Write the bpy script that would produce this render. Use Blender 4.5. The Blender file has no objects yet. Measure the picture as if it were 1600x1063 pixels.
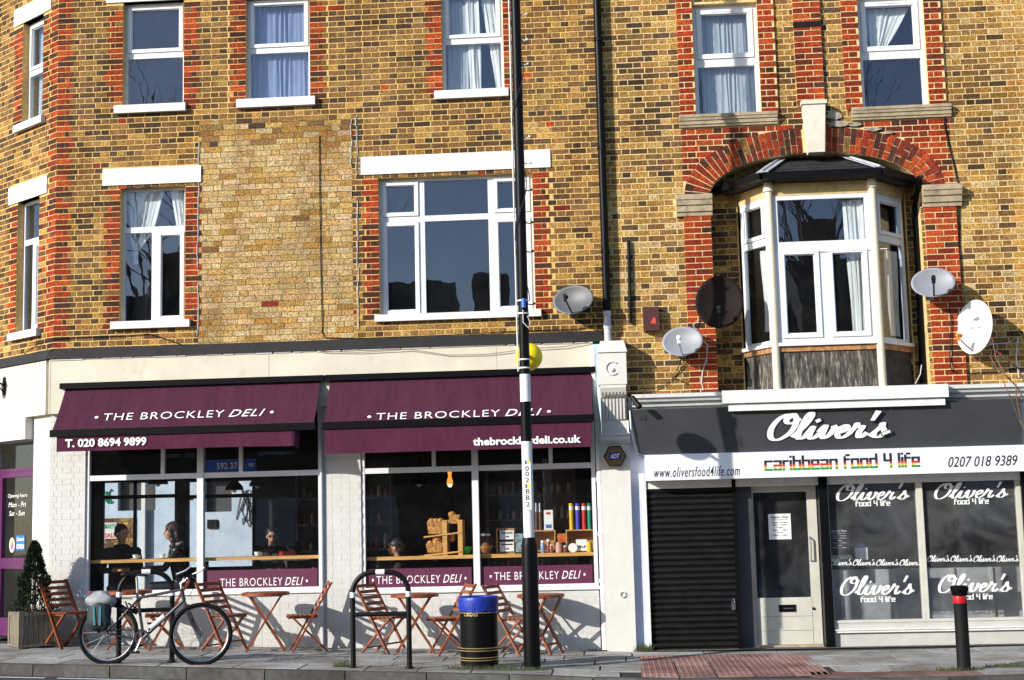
import bpy, math, random
from math import sin, cos, pi, radians, atan2, hypot, sqrt
from mathutils import Vector, Matrix
random.seed(7)
S = bpy.context.scene
COL = S.collection
# ------------------------------------------------------------------ camera
CAM_POS = Vector((0, -18.8, 1.7)); FPX = 2238.0
YAW, PITCH, ROLL = radians(3.96), radians(7.17), radians(1.404)
_f = Vector((-sin(YAW), cos(YAW), 0)); _r = Vector((cos(YAW), sin(YAW), 0)); _z = Vector((0, 0, 1))
_fw = _f*cos(PITCH) + _z*sin(PITCH); _u = _z*cos(PITCH) - _f*sin(PITCH)
_rr = _r*cos(ROLL) - _u*sin(ROLL); _uu = _u*cos(ROLL) + _r*sin(ROLL)
cd = bpy.data.cameras.new('camera'); cam = bpy.data.objects.new('camera', cd); COL.objects.link(cam)
M = Matrix((_rr, _uu, -_fw)).transposed().to_4x4(); M.translation = CAM_POS
cam.matrix_world = M; cd.sensor_width = 36; cd.lens = FPX/1600*36; cd.clip_end = 600; cd.clip_start = .1
S.camera = cam
# ------------------------------------------------------------------ light
SUN = Vector((1.19, 1.0, -0.62)).normalized()
w = bpy.data.worlds.new('World'); S.world = w; w.use_nodes = True
nt = w.node_tree; bg = nt.nodes['Background']
sk = nt.nodes.new('ShaderNodeTexSky'); sk.sky_type = 'NISHITA'; sk.sun_disc = False
sk.sun_elevation = math.asin(-SUN.z); sk.sun_rotation = atan2(-SUN.x, -SUN.y) % (2*pi)
sk.air_density = 1.0; sk.dust_density = .6; sk.ozone_density = 2.0
nt.links.new(sk.outputs[0], bg.inputs[0]); bg.inputs[1].default_value = .15
sl = bpy.data.lights.new('sun', 'SUN'); sl.energy = 4.3; sl.angle = radians(.5); sl.color = (1, .945, .86)
so = bpy.data.objects.new('sun', sl); COL.objects.link(so)
so.rotation_euler = SUN.to_track_quat('-Z', 'Y').to_euler(); so.location = (-20, -20, 15)
S.view_settings.view_transform = 'Standard'; S.view_settings.look = 'None'
S.view_settings.exposure = 0.55; S.view_settings.gamma = 1
S.view_settings.use_curve_mapping = False
S.cycles.max_bounces = 8; S.cycles.transparent_max_bounces = 16
S.cycles.sample_clamp_indirect = 6

# ------------------------------------------------------------------ measuring: survey point seen at photo (x,y) on plane Y
def at(x, y, Y=0.0):
    d = _fw*FPX + _rr*(x-800) - _uu*(y-531.5)
    return CAM_POS + d*((Y-CAM_POS.y)/d.y)
def X_(x, y, Y=0.0): return at(x, y, Y).x
def Z_(x, y, Y=0.0): return at(x, y, Y).z
def RC(x0, y0, x1, y1, Y=0.0):
    xm, ym = (x0+x1)/2, (y0+y1)/2
    return X_(x0, ym, Y), X_(x1, ym, Y), Z_(xm, y1, Y), Z_(xm, y0, Y)   # X0,X1,Z0,Z1
def gz(x): return .03*max(0., -x) if x > -9.5 else .285
# ------------------------------------------------------------------ mesh helper
class Fr:
    """wall frame: s to the right, d into the wall, z up"""
    def __init__(s, o=(0, 0), ang=0.0):
        s.o = Vector((o[0], o[1], 0)); s.ang = ang
        s.e = Vector((cos(ang), sin(ang), 0)); s.n = Vector((-sin(ang), cos(ang), 0))
    def p(s, a, d, z): return s.o + s.e*a + s.n*d + Vector((0, 0, z))
    def hit(s, x, y, d=0.0):
        dr = _fw*FPX + _rr*(x-800) - _uu*(y-531.5)
        q = s.o + s.n*d; t = (q-CAM_POS).dot(s.n)/dr.dot(s.n)
        P = CAM_POS + dr*t; return (P-s.o).dot(s.e), P.z
F0 = Fr()
class MB:
    def __init__(s, fr=None): s.v = []; s.f = []; s.c = []; s.m = []; s.fr = fr or F0; s.mi = 0
    def P(s, x, y, z): return s.fr.p(x, y, z)
    def face(s, pts, col=None, raw=False):
        b = len(s.v); s.v += [Vector(p) if raw else s.P(*p) for p in pts]; s.f.append(tuple(range(b, b+len(pts)))); s.c.append(col); s.m.append(s.mi)
    def box(s, x0, x1, y0, y1, z0, z1, col=None, j=0.0, back=True):
        R = random.uniform
        q = [(x+(R(-j, j) if j else 0), y, z+(R(-j, j) if j else 0)) for y in (y0, y1) for z in (z0, z1) for x in (x0, x1)]
        b = len(s.v); s.v += [s.P(*p) for p in q]
        fs = [(0, 1, 3, 2), (1, 5, 7, 3), (5, 4, 6, 7), (4, 0, 2, 6), (2, 3, 7, 6), (4, 5, 1, 0)]
        if not back: fs.pop(2)
        for f in fs: s.f.append(tuple(b+i for i in f)); s.c.append(col); s.m.append(s.mi)
        return s
    def hexa(s, q, col=None):
        b = len(s.v); s.v += [s.P(*p) for p in q]
        for f in [(0, 1, 3, 2), (1, 5, 7, 3), (5, 4, 6, 7), (4, 0, 2, 6), (2, 3, 7, 6), (4, 5, 1, 0)]: s.f.append(tuple(b+i for i in f)); s.c.append(col); s.m.append(s.mi)
    def bar(s, a, b, w, t=None, up=(0, 0, 1)):
        """rectangular bar from a to b"""
        a, b = Vector(a), Vector(b); t = t or w; d = (b-a).normalized(); u = Vector(up)
        if abs(d.dot(u)) > .98: u = Vector((0, 1, 0))
        r = d.cross(u).normalized(); u = r.cross(d)
        q = [p + r*sx*w/2 + u*sz*t/2 for p in (a, b) for sz in (-1, 1) for sx in (-1, 1)]
        s.hexa([tuple(x) for x in q]); return s
    def tube(s, pts, r, n=8, cap=True, closed=False, col=None):
        pts = [Vector(p) for p in pts]; m = len(pts); rs = r if isinstance(r, (list, tuple)) else [r]*m
        b = len(s.v); pu = None
        for i, p in enumerate(pts):
            if closed: d = pts[(i+1) % m]-pts[i-1]
            else: d = pts[min(i+1, m-1)]-pts[max(i-1, 0)]
            d.normalize()
            if pu is None:
                u = Vector((0, 0, 1)) if abs(d.z) < .9 else Vector((1, 0, 0))
            else: u = pu
            a = d.cross(u).normalized(); u = a.cross(d).normalized(); pu = u
            for k in range(n):
                t = 2*pi*k/n; q = p + (a*cos(t)+u*sin(t))*rs[i]; s.v.append(s.P(*q))
        for i in range(m if closed else m-1):
            i2 = (i+1) % m
            for k in range(n):
                s.f.append((b+i*n+k, b+i*n+(k+1) % n, b+i2*n+(k+1) % n, b+i2*n+k)); s.c.append(col); s.m.append(s.mi)
        if cap and not closed:
            s.f.append(tuple(b+k for k in range(n))[::-1]); s.f.append(tuple(b+(m-1)*n+k for k in range(n))); s.c += [col, col]; s.m += [s.mi]*2
        return s
    def lathe(s, prof, c=(0, 0, 0), n=24, sx=1, sy=1, col=None):
        b = len(s.v); m = len(prof)
        for r, z in prof:
            for k in range(n):
                t = 2*pi*k/n; s.v.append(s.P(c[0]+r*cos(t)*sx, c[1]+r*sin(t)*sy, c[2]+z))
        for i in range(m-1):
            for k in range(n):
                s.f.append((b+i*n+k, b+i*n+(k+1) % n, b+(i+1)*n+(k+1) % n, b+(i+1)*n+k)); s.c.append(col); s.m.append(s.mi)
        if prof[0][0] > 1e-4: s.f.append(tuple(b+k for k in range(n))[::-1]); s.c.append(col); s.m.append(s.mi)
        if prof[-1][0] > 1e-4: s.f.append(tuple(b+(m-1)*n+k for k in range(n))); s.c.append(col); s.m.append(s.mi)
        return s
    def ball(s, c, r, n=16, m=10, sx=1, sy=1, sz=1, col=None):
        return s.lathe([(max(1e-5, r*sin(pi*i/m)), -r*cos(pi*i/m)*sz) for i in range(m+1)], c, n, sx, sy, col)
    def prism(s, poly, y0, y1):
        """polygon in x,z extruded y0..y1"""
        n = len(poly)
        s.face([(x, y0, z) for x, z in poly]); s.face([(x, y1, z) for x, z in poly][::-1])
        for i in range(n):
            a, c = poly[i], poly[(i+1) % n]; s.face([(a[0], y0, a[1]), (a[0], y1, a[1]), (c[0], y1, c[1]), (c[0], y0, c[1])])
        return s
    def sweep(s, prof, x0, x1):
        """profile list of (d,z) swept along s from x0 to x1 with end caps"""
        n = len(prof)
        for i in range(n-1):
            a, c = prof[i], prof[i+1]; s.face([(x0, a[0], a[1]), (x1, a[0], a[1]), (x1, c[0], c[1]), (x0, c[0], c[1])])
        s.face([(x0, d, z) for d, z in prof]); s.face([(x1, d, z) for d, z in prof][::-1]); return s
    def build(s, name, mat, parent=None, world=True, smooth=False, kind=None):
        me = bpy.data.meshes.new(name)
        off = WLOC.get(parent.name, Vector((0, 0, 0))) if (parent and world) else Vector((0, 0, 0))
        me.from_pydata([tuple(p-off) for p in s.v], [], s.f)
        mats = mat if isinstance(mat, (list, tuple)) else [mat]
        for m in mats: me.materials.append(m)
        if len(mats) > 1: me.polygons.foreach_set('material_index', s.m)
        if any(c is not None for c in s.c):
            at_ = me.color_attributes.new('Col', 'FLOAT_COLOR', 'CORNER'); buf = []
            for f, c in zip(s.f, s.c):
                c = c or (1, 1, 1); buf += [c[0], c[1], c[2], 1.0]*len(f)
            at_.data.foreach_set('color', buf)
        if smooth:
            me.polygons.foreach_set('use_smooth', [True]*len(me.polygons)); me.validate(); me.update()
            me.set_sharp_from_angle(angle=radians(40))
        me.update()
        o = bpy.data.objects.new(name, me); COL.objects.link(o)
        if parent:
            o.parent = parent; WLOC[o.name] = off
        if kind: o['kind'] = kind
        return o
WLOC = {}
def thing(name, label, cat, loc=(0, 0, 0), rz=0, group=None):
    o = bpy.data.objects.new(name, None); COL.objects.link(o); o.location = loc; o.rotation_euler = (0, 0, rz); o.empty_display_size = .1
    o['label'] = label; o['category'] = cat
    if group: o['group'] = group
    WLOC[o.name] = Vector(loc); return o
def tag(o, label, cat, group=None):
    o['label'] = label; o['category'] = cat
    if group: o['group'] = group
    return o
def dup(root, loc, rz, label, group=None):
    r = root.copy(); COL.objects.link(r); r.location = loc; r.rotation_euler = (0, 0, rz); r['label'] = label
    if group: r['group'] = group
    for ch in list(root.children):
        c = ch.copy(); COL.objects.link(c); c.parent = r
        for g in list(ch.children):
            d = g.copy(); COL.objects.link(d); d.parent = c
    return r
# ------------------------------------------------------------------ materials
def mat(name, col, rough=.6, metal=0, noise=.15, scale=8, bump=0.0, bscale=60, attr=False, dirt=None, dscale=2.0, stretch=None, spec=.5, alpha=None, sat=None):
    m = bpy.data.materials.new(name); m.use_nodes = True; t = m.node_tree; N = t.nodes; L = t.links
    b = N['Principled BSDF']; b.inputs['Roughness'].default_value = rough; b.inputs['Metallic'].default_value = metal
    b.inputs['Specular IOR Level'].default_value = spec
    tc = N.new('ShaderNodeTexCoord'); mp = N.new('ShaderNodeMapping'); L.new(tc.outputs['Object'], mp.inputs[0])
    if attr:   # bricks and slabs share meshes: grain is taken from where each one lies
        ge = N.new('ShaderNodeNewGeometry'); L.new(ge.outputs['Position'], mp.inputs[0])
    if stretch: mp.inputs['Scale'].default_value = stretch
    def mix(a, bb, fac, mode='MIX'):
        x = N.new('ShaderNodeMix'); x.data_type = 'RGBA'; x.blend_type = mode
        for s_, v in ((0, fac), (6, a), (7, bb)):
            if hasattr(v, 'is_linked') or isinstance(v, bpy.types.NodeSocket): L.new(v, x.inputs[s_])
            elif s_ == 0: x.inputs[0].default_value = v
            else: x.inputs[s_].default_value = (*v, 1)
        return x.outputs[2]
    c = None
    if attr:
        a = N.new('ShaderNodeAttribute'); a.attribute_name = 'Col'; oi = N.new('ShaderNodeObjectInfo')
        c = mix(a.outputs['Color'], oi.outputs['Color'], 1.0, 'MULTIPLY')
    nz = N.new('ShaderNodeTexNoise'); nz.inputs['Scale'].default_value = scale; nz.inputs['Detail'].default_value = 6; nz.inputs['Roughness'].default_value = .65
    L.new(mp.outputs[0], nz.inputs['Vector'])
    rp = N.new('ShaderNodeValToRGB'); L.new(nz.outputs[0], rp.inputs[0])
    lo, hi = max(0, 1-noise*2), 1+noise
    rp.color_ramp.elements[0].position = .3; rp.color_ramp.elements[0].color = (lo, lo, lo, 1)
    rp.color_ramp.elements[1].position = .7; rp.color_ramp.elements[1].color = (hi, hi, hi, 1)
    c = mix(c if c is not None else tuple(col), rp.outputs[0], 1.0, 'MULTIPLY')
    if dirt:
        n2 = N.new('ShaderNodeTexNoise'); n2.inputs['Scale'].default_value = dscale; n2.inputs['Detail'].default_value = 9; n2.inputs['Roughness'].default_value = .72
        L.new(mp.outputs[0], n2.inputs['Vector']); r2 = N.new('ShaderNodeValToRGB'); L.new(n2.outputs[0], r2.inputs[0])
        r2.color_ramp.elements[0].position = dirt[1]; r2.color_ramp.elements[0].color = (0, 0, 0, 1)
        r2.color_ramp.elements[1].position = min(1, dirt[1]+.16); r2.color_ramp.elements[1].color = (dirt[2],)*3+(1,)
        c = mix(c, dirt[0], r2.outputs[0])
    if attr:   # broad soot and rain staining over many pieces
        n4 = N.new('ShaderNodeTexNoise'); n4.inputs['Scale'].default_value = .9; n4.inputs['Detail'].default_value = 7; n4.inputs['Roughness'].default_value = .6; m4 = N.new('ShaderNodeMapping'); m4.inputs['Scale'].default_value = (1.6, 1.6, .7); L.new(ge.outputs['Position'], m4.inputs[0]); L.new(m4.outputs[0], n4.inputs['Vector'])
        r4 = N.new('ShaderNodeValToRGB'); L.new(n4.outputs[0], r4.inputs[0]); r4.color_ramp.elements[0].position = .36; r4.color_ramp.elements[0].color = (.66, .60, .54, 1); r4.color_ramp.elements[1].position = .58; r4.color_ramp.elements[1].color = (1.08, 1.08, 1.08, 1)
        c = mix(c, r4.outputs[0], 1.0, 'MULTIPLY')
    L.new(c, b.inputs['Base Color'])
    if bump:
        n3 = N.new('ShaderNodeTexNoise'); n3.inputs['Scale'].default_value = bscale; n3.inputs['Detail'].default_value = 5; L.new(mp.outputs[0], n3.inputs['Vector'])
        bp = N.new('ShaderNodeBump'); bp.inputs['Strength'].default_value = bump; bp.inputs['Distance'].default_value = .01; L.new(n3.outputs[0], bp.inputs['Height']); L.new(bp.outputs[0], b.inputs['Normal'])
    return m
def glass(name, tint=(.9, .93, .95), refl=1.0, rough=0.0, base=.12, dust=.012):
    m = bpy.data.materials.new(name); m.use_nodes = True; t = m.node_tree; N = t.nodes; L = t.links; N.clear()
    o = N.new('ShaderNodeOutputMaterial'); tr = N.new('ShaderNodeBsdfTransparent'); tr.inputs[0].default_value = (*tint, 1)
    g = N.new('ShaderNodeBsdfGlossy'); g.inputs['Roughness'].default_value = rough; g.inputs[0].default_value = (.80, .83, 1, 1)
    fr = N.new('ShaderNodeLayerWeight'); pw = N.new('ShaderNodeMath'); pw.operation = 'POWER'; pw.inputs[1].default_value = 4.5; L.new(fr.outputs['Facing'], pw.inputs[0])
    mu = N.new('ShaderNodeMath'); mu.operation = 'MULTIPLY_ADD'; mu.inputs[1].default_value = .85
    mu.inputs[2].default_value = base; mu.use_clamp = True; L.new(pw.outputs[0], mu.inputs[0])
    # gentle ripples of old float glass
    tc = N.new('ShaderNodeTexCoord'); nz = N.new('ShaderNodeTexNoise'); nz.inputs['Scale'].default_value = 2.5; L.new(tc.outputs['Object'], nz.inputs['Vector'])
    bp = N.new('ShaderNodeBump'); bp.inputs['Strength'].default_value = .012; bp.inputs['Distance'].default_value = .05; L.new(nz.outputs[0], bp.inputs['Height']); L.new(bp.outputs[0], g.inputs['Normal'])
    mx = N.new('ShaderNodeMixShader'); L.new(mu.outputs[0], mx.inputs[0]); L.new(tr.outputs[0], mx.inputs[1]); L.new(g.outputs[0], mx.inputs[2]); 
    # thin film of dust and wiping marks
    df = N.new('ShaderNodeBsdfDiffuse'); df.inputs[0].default_value = (.62, .63, .64, 1); n2 = N.new('ShaderNodeTexNoise'); n2.inputs['Scale'].default_value = 1.7; n2.inputs['Detail'].default_value = 7; n2.inputs['Roughness'].default_value = .62; n2.inputs['Distortion'].default_value = 1.2
    L.new(tc.outputs['Object'], n2.inputs['Vector']); rg = N.new('ShaderNodeMapRange'); rg.inputs[1].default_value = .35; rg.inputs[2].default_value = .75; rg.inputs[3].default_value = dust*.35; rg.inputs[4].default_value = dust*2.2; L.new(n2.outputs[0], rg.inputs[0])
    m2 = N.new('ShaderNodeMixShader'); L.new(rg.outputs[0], m2.inputs[0]); L.new(mx.outputs[0], m2.inputs[1]); L.new(df.outputs[0], m2.inputs[2]); L.new(m2.outputs[0], o.inputs[0])
    return m
def emis(name, col, s):
    m = bpy.data.materials.new(name); m.use_nodes = True; b = m.node_tree.nodes['Principled BSDF']
    b.inputs['Base Color'].default_value = (*col, 1); b.inputs['Emission Color'].default_value = (*col, 1); b.inputs['Emission Strength'].default_value = s; return m
m_brick = mat('brick', (1, 1, 1), .88, noise=.42, scale=46, bump=.7, bscale=80, attr=True, dirt=((.04, .024, .012), .515, .9), dscale=34, spec=.2)
m_brickred = mat('red_brick', (1, 1, 1), .85, noise=.28, scale=30, bump=.4, bscale=80, attr=True, dirt=((.06, .02, .015), .6, .8), dscale=9, spec=.2)
m_mortar = mat('mortar_sand', (.68, .46, .175), .95, noise=.18, scale=25, bump=.5, bscale=120, dirt=((.12, .08, .05), .58, .6), dscale=3, spec=.1)
m_mortar2 = mat('mortar_pale', (.74, .56, .27), .95, noise=.18, scale=25, bump=.5, bscale=120, dirt=((.12, .08, .05), .58, .6), dscale=3, spec=.1)
m_white = mat('white_paint', (.70, .70, .69), .55, noise=.06, scale=6, dirt=((.36, .33, .28), .60, .6), dscale=7, stretch=(1.5, 1.5, .5), bump=.15, bscale=30)
m_upvc = mat('white_frame', (.70, .71, .74), .38, noise=.05, scale=5, dirt=((.40, .38, .35), .62, .5), dscale=9)
m_cream = mat('cream_render', (.60, .56, .45), .7, noise=.06, scale=2, dirt=((.38, .33, .25), .58, .5), dscale=2.6, bump=.15, bscale=30)
m_paintbrick = mat('painted_brickwork', (.56, .555, .53), .65, noise=.05, scale=5, dirt=((.30, .28, .24), .63, .7), dscale=3, bump=.35, bscale=60)
m_pier = mat('pier_paint', (.62, .61, .57), .6, noise=.04, scale=3, dirt=((.38, .35, .3), .66, .6), dscale=4, bump=.2, bscale=40)
m_lead = mat('black_flashing', (.012, .010, .010), .7, noise=.3, scale=6, dirt=((.3, .29, .27), .66, .6), dscale=7, bump=.5, bscale=20)
m_black = mat('black_gloss_paint', (.004, .004, .005), .4, noise=.1, scale=9, spec=.12)
m_blackm = mat('black_matt', (.007, .007, .008), .65, noise=.2, scale=9, spec=.2)
m_glass = glass('window_glass', base=.062, dust=.004)
m_shopglass = glass('shop_glass', tint=(.94, .95, .95), base=.025, dust=.0025)
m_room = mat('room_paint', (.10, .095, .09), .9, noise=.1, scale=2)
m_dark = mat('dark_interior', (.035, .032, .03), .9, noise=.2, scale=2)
def sheer(m, a):
    m.node_tree.nodes['Principled BSDF'].inputs['Alpha'].default_value = a; return m
m_curtain = mat('curtain_cloth', (.78, .76, .70), .9, noise=.05, scale=5)
m_net = sheer(mat('net_curtain', (.75, .77, .78), .9, noise=.12, scale=9, stretch=(6, 6, .5)), .62)
m_stone = mat('weathered_stone', (.42, .34, .22), .85, noise=.2, scale=7, dirt=((.08, .06, .045), .56, .8), dscale=6, bump=.5, bscale=40)
m_keyst = mat('painted_stone', (.66, .60, .50), .75, noise=.08, scale=5, dirt=((.3, .24, .17), .62, .7), dscale=4, bump=.3, bscale=40)
m_awning = mat('burgundy_canvas', (.066, .017, .036), .88, noise=.11, scale=3.0, stretch=(5, 1, .6), dirt=((.28, .17, .2), .67, .5), dscale=7, bump=.3, bscale=14, spec=.15)
m_awn2 = mat('burgundy_valance', (.076, .017, .04), .88, noise=.1, scale=5, stretch=(3, 1, 1), bump=.3, bscale=9, spec=.15)
m_vinyl = mat('purple_vinyl', (.105, .018, .055), .45, noise=.06, scale=3)
m_letter = mat('white_lettering', (.80, .80, .78), .5, noise=.04, scale=20)
m_letblk = mat('black_lettering', (.015, .015, .02), .5, noise=.04, scale=20)
m_slate = mat('slate', (.018, .018, .02), .75, noise=.4, scale=10, dirt=((.40, .39, .37), .635, .8), dscale=12, bump=.5, bscale=30)
m_signgrey = mat('charcoal_sign', (.042, .043, .048), .45, noise=.08, scale=3, dirt=((.10, .10, .10), .66, .4), dscale=5)
m_signwhite = mat('white_sign', (.74, .75, .80), .4, noise=.02, scale=3, dirt=((.5, .5, .5), .7, .4), dscale=4)
m_shutter = mat('black_shutter', (.008, .007, .007), .5, noise=.25, scale=5, spec=.2, dirt=((.03, .027, .025), .6, .5), dscale=9, bump=.2, bscale=40)
m_doorcream = mat('cream_door_paint', (.54, .53, .46), .5, noise=.06, scale=4, dirt=((.3, .27, .2), .64, .6), dscale=6)
m_greywood = mat('grey_painted_frame', (.055, .055, .06), .5, noise=.15, scale=5)
m_stall = mat('stallriser_paint', (.50, .49, .46), .55, noise=.06, scale=4, dirt=((.25, .23, .2), .62, .6), dscale=5)
m_wood = mat('chair_teak', (.25, .06, .017), .42, noise=.3, scale=9, stretch=(1, 1, 1), dirt=((.08, .02, .01), .6, .7), dscale=14)
m_pine = mat('pine_counter', (.70, .37, .11), .5, noise=.15, scale=6, stretch=(.6, 6, 6))
m_oldwood = mat('weathered_wood', (.20, .165, .12), .85, noise=.3, scale=9, stretch=(5, 5, .7), bump=.6, bscale=30, dirt=((.07, .06, .05), .58, .7), dscale=8)
m_panel = mat('peeling_panel', (.085, .075, .062), .9, noise=.6, scale=5, stretch=(7, 7, 1.1), dirt=((.46, .43, .36), .54, .85), dscale=5, bump=.6, bscale=20)
m_steel = mat('bare_steel', (.55, .55, .57), .3, metal=1, noise=.1, scale=10)
m_skin = mat('skin', (.48, .26, .17), .5, noise=.06, scale=12)
m_slab = mat('paving_concrete', (1, 1, 1), .9, noise=.18, scale=14, bump=.4, bscale=90, attr=True, dirt=((.07, .065, .06), .60, .6), dscale=5, spec=.2)
m_joint = mat('paving_bed', (.014, .013, .011), .95, noise=.3, scale=14, bump=.5, bscale=60)
m_asph = mat('asphalt', (.05, .05, .053), .85, noise=.3, scale=60, bump=.6, bscale=180, dirt=((.09, .085, .08), .6, .6), dscale=3)
m_road_white = mat('road_paint', (.72, .72, .70), .7, noise=.1, scale=20, dirt=((.15, .15, .15), .58, .8), dscale=14)
m_leaf = mat('conifer_leaf', (.028, .042, .016), .7, noise=.5, scale=14)
m_grass = mat('weed_grass', (.07, .09, .03), .8, noise=.4, scale=30)
def simple(name, c, r=.5, metal=0, n=.06): return mat(name, c, r, metal, n, 10)
# ================================================================== BRICKWORK
RU = random.uniform
YEL = [(.50, .29, .08), (.44, .245, .06), (.40, .22, .06), (.54, .335, .105)]
BRN = [(.28, .15, .052), (.215, .11, .04), (.34, .195, .065), (.25, .14, .052)]
DRK = [(.10, .062, .034), (.075, .048, .03), (.14, .08, .04)]
RED = [(.44, .055, .014), (.36, .04, .013), (.26, .032, .016), (.50, .08, .02)]
RDK = [(.16, .03, .018), (.08, .03, .022)]
PAT = [(.60, .42, .19), (.56, .39, .17), (.62, .44, .215), (.56, .36, .13), (.64, .475, .25)]
def pick(ws):
    r = random.random()*sum(x[0] for x in ws)
    for wt, p in ws:
        r -= wt
        if r <= 0: break
    c = random.choice(p); k = RU(.85, 1.15); return tuple(min(.85, x*k*RU(.95, 1.05)) for x in c)
def sub_iv(iv, a, b):
    out = []
    for p, q in iv:
        if b <= p or a >= q: out.append((p, q)); continue
        if a-p > .02: out.append((p, a))
        if q-b > .02: out.append((b, q))
    return out
def fill(fr, bricks, j, p, q, z, ch, pal, bond, proud, ref=0.0, mj=.0135):
    L, H = .2195, .1045
    if bond == 'garden': mj = .0085; L, H = .2245, .1095
    if bond == 'english': seq = [L] if j % 2 else [H]
    elif bond == 'flemish': seq = [L, H]
    elif bond == 'garden': seq = [L, L, L, H]
    else: seq = [L]
    per = sum(x+mj for x in seq); off = ref + (j*7919 % 5)*.02*(bond == 'garden') + (per/2+.02 if j % 2 else 0) if bond != 'english' else ref + (0 if j % 2 else .056)
    n = math.floor((p-off)/per)-1; x = off + n*per
    while x < q:
        for l in seq:
            a, b = max(x, p), min(x+l, q)
            if b-a > .035: bricks.append((fr, (a+b)/2, z+ch/2, b-a, ch-mj, proud+RU(-.001, .0022), pal((a+b)/2, z), 0.0))
            x += l+mj
def brickfield(fr, s0, s1, z0, z1, ch, holes, quoins, pal, bond, bricks, rects=(), exclude=None, zb=None):
    j0 = math.floor((z0-(zb or 0))/ch); j1 = math.ceil((z1-(zb or 0))/ch)
    for j in range(j0, j1):
        z = (zb or 0)+j*ch; zm = z+ch/2
        if zm < z0 or zm > z1: continue
        iv = [(s0, s1)]
        for (a, b, c, d) in holes:
            if c < zm < d: iv = sub_iv(iv, a, b)
        if exclude:
            e = exclude(zm)
            if e: iv = sub_iv(iv, *e)
        for (a, b, c, d, proud, rp, rb) in rects:
            if c < zm < d:
                full = sub_iv(iv, -99, a); full = [(max(p, a), min(q, b)) for p, q in full if p < b]
                for p, q in full:
                    if q-p > .04: fill(fr, bricks, j, p, q, z, ch, lambda s, zz: pick(rp), rb, proud, ref=a)
                iv = sub_iv(iv, a-.004, b+.004)
        for (e, dr, c, d) in quoins:
            if c < zm < d:
                ln = .233 if j % 2 else .176
                a, b = (e, e+ln) if dr > 0 else (e-ln, e)
                if not any(p-.01 <= a and b <= q+.01 for p, q in iv): continue
                iv = sub_iv(iv, a, b)
                if j % 2: segs = [(0, .223)]
                else: segs = [(0, .105), (.115, .168)]
                for u, v in segs:
                    p, q = (e+u+.003, e+v+.003) if dr > 0 else (e-v-.003, e-u-.003)
                    bricks.append((fr, (p+q)/2, zm, q-p, ch-.0135, .004+RU(0, .002), pick([(8, RED), (4.6, RDK), (.3, BRN)]), 1))
        if callable(bond) and 'PX0' in globals():
            ni = []
            for p, q in iv:
                cs = [p]+[c_ for c_ in (PX0, PX1) if p+.03 < c_ < q-.03 and z < PZ]+[q]; ni += list(zip(cs, cs[1:]))
            iv = ni
        for p, q in iv: fill(fr, bricks, j, p, q, z, ch, pal, bond(( p+q)/2, z) if callable(bond) else bond, .0025)
UNIT = []
def unit_meshes():
    for k in range(4):
        b = MB(); b.box(-.5, .5, 0, 1, -.5, .5, col=(1, 1, 1), j=.012, back=False)
        o = b.build('brick', m_brick); UNIT.append(o.data); bpy.data.objects.remove(o)
unit_meshes()
def emit(root, bricks, base, individual=300, mats=(None, None), stuff='brickwork'):
    """largest ones as separate objects, the rest joined"""
    order = sorted(range(len(bricks)), key=lambda i: -bricks[i][3]*bricks[i][4]*(1 if vis(bricks[i]) and not (len(bricks[i]) > 9 and bricks[i][9] > .1) else .01)*(1+.002*((i*37) % 11)))
    top = set(order[:individual])
    rest = MB()
    for i, bk in enumerate(bricks):
        fr, s, z, l, h, pr, c, ty = bk[:8]; ang = bk[8] if len(bk) > 8 else 0.0; tap = bk[9] if len(bk) > 9 else 0.0
        if i in top:
            o = bpy.data.objects.new('brick', random.choice(UNIT)); COL.objects.link(o); o.parent = root
            P = fr.p(s, -pr, z); o.location = P-base; o.rotation_euler = (0, -ang if fr is F0 else 0, fr.ang); o.scale = (l, .03, h)
            o.color = (*c, 1)
        else:
            hh = []
            for y in (-pr, .024-pr):
                for dz in (-h/2, h/2):
                    for dx in (-l/2, l/2):
                        x_, z_ = dx+RU(-.0025, .0025), dz*(1+tap*dx/(l/2))+RU(-.0022, .0022)
                        if ang: x_, z_ = x_*cos(ang)-z_*sin(ang), x_*sin(ang)+z_*cos(ang)
                        hh.append(fr.p(s+x_, y, z+z_))
            b = len(rest.v); rest.v += hh
            for f in [(0, 1, 3, 2), (1, 5, 7, 3), (4, 0, 2, 6), (2, 3, 7, 6), (4, 5, 1, 0)]: rest.f.append(tuple(b+q for q in f)); rest.c.append(c); rest.m.append(0)
    o = rest.build(stuff, mats[0] or m_brick, root); o['kind'] = 'stuff'
    return o
def vis(b):
    P = b[0].p(b[1], 0, b[2]) - CAM_POS; z = P.dot(_fw); return abs(P.dot(_rr)/z*FPX) < 800 and abs(P.dot(_uu)/z*FPX) < 531
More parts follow.
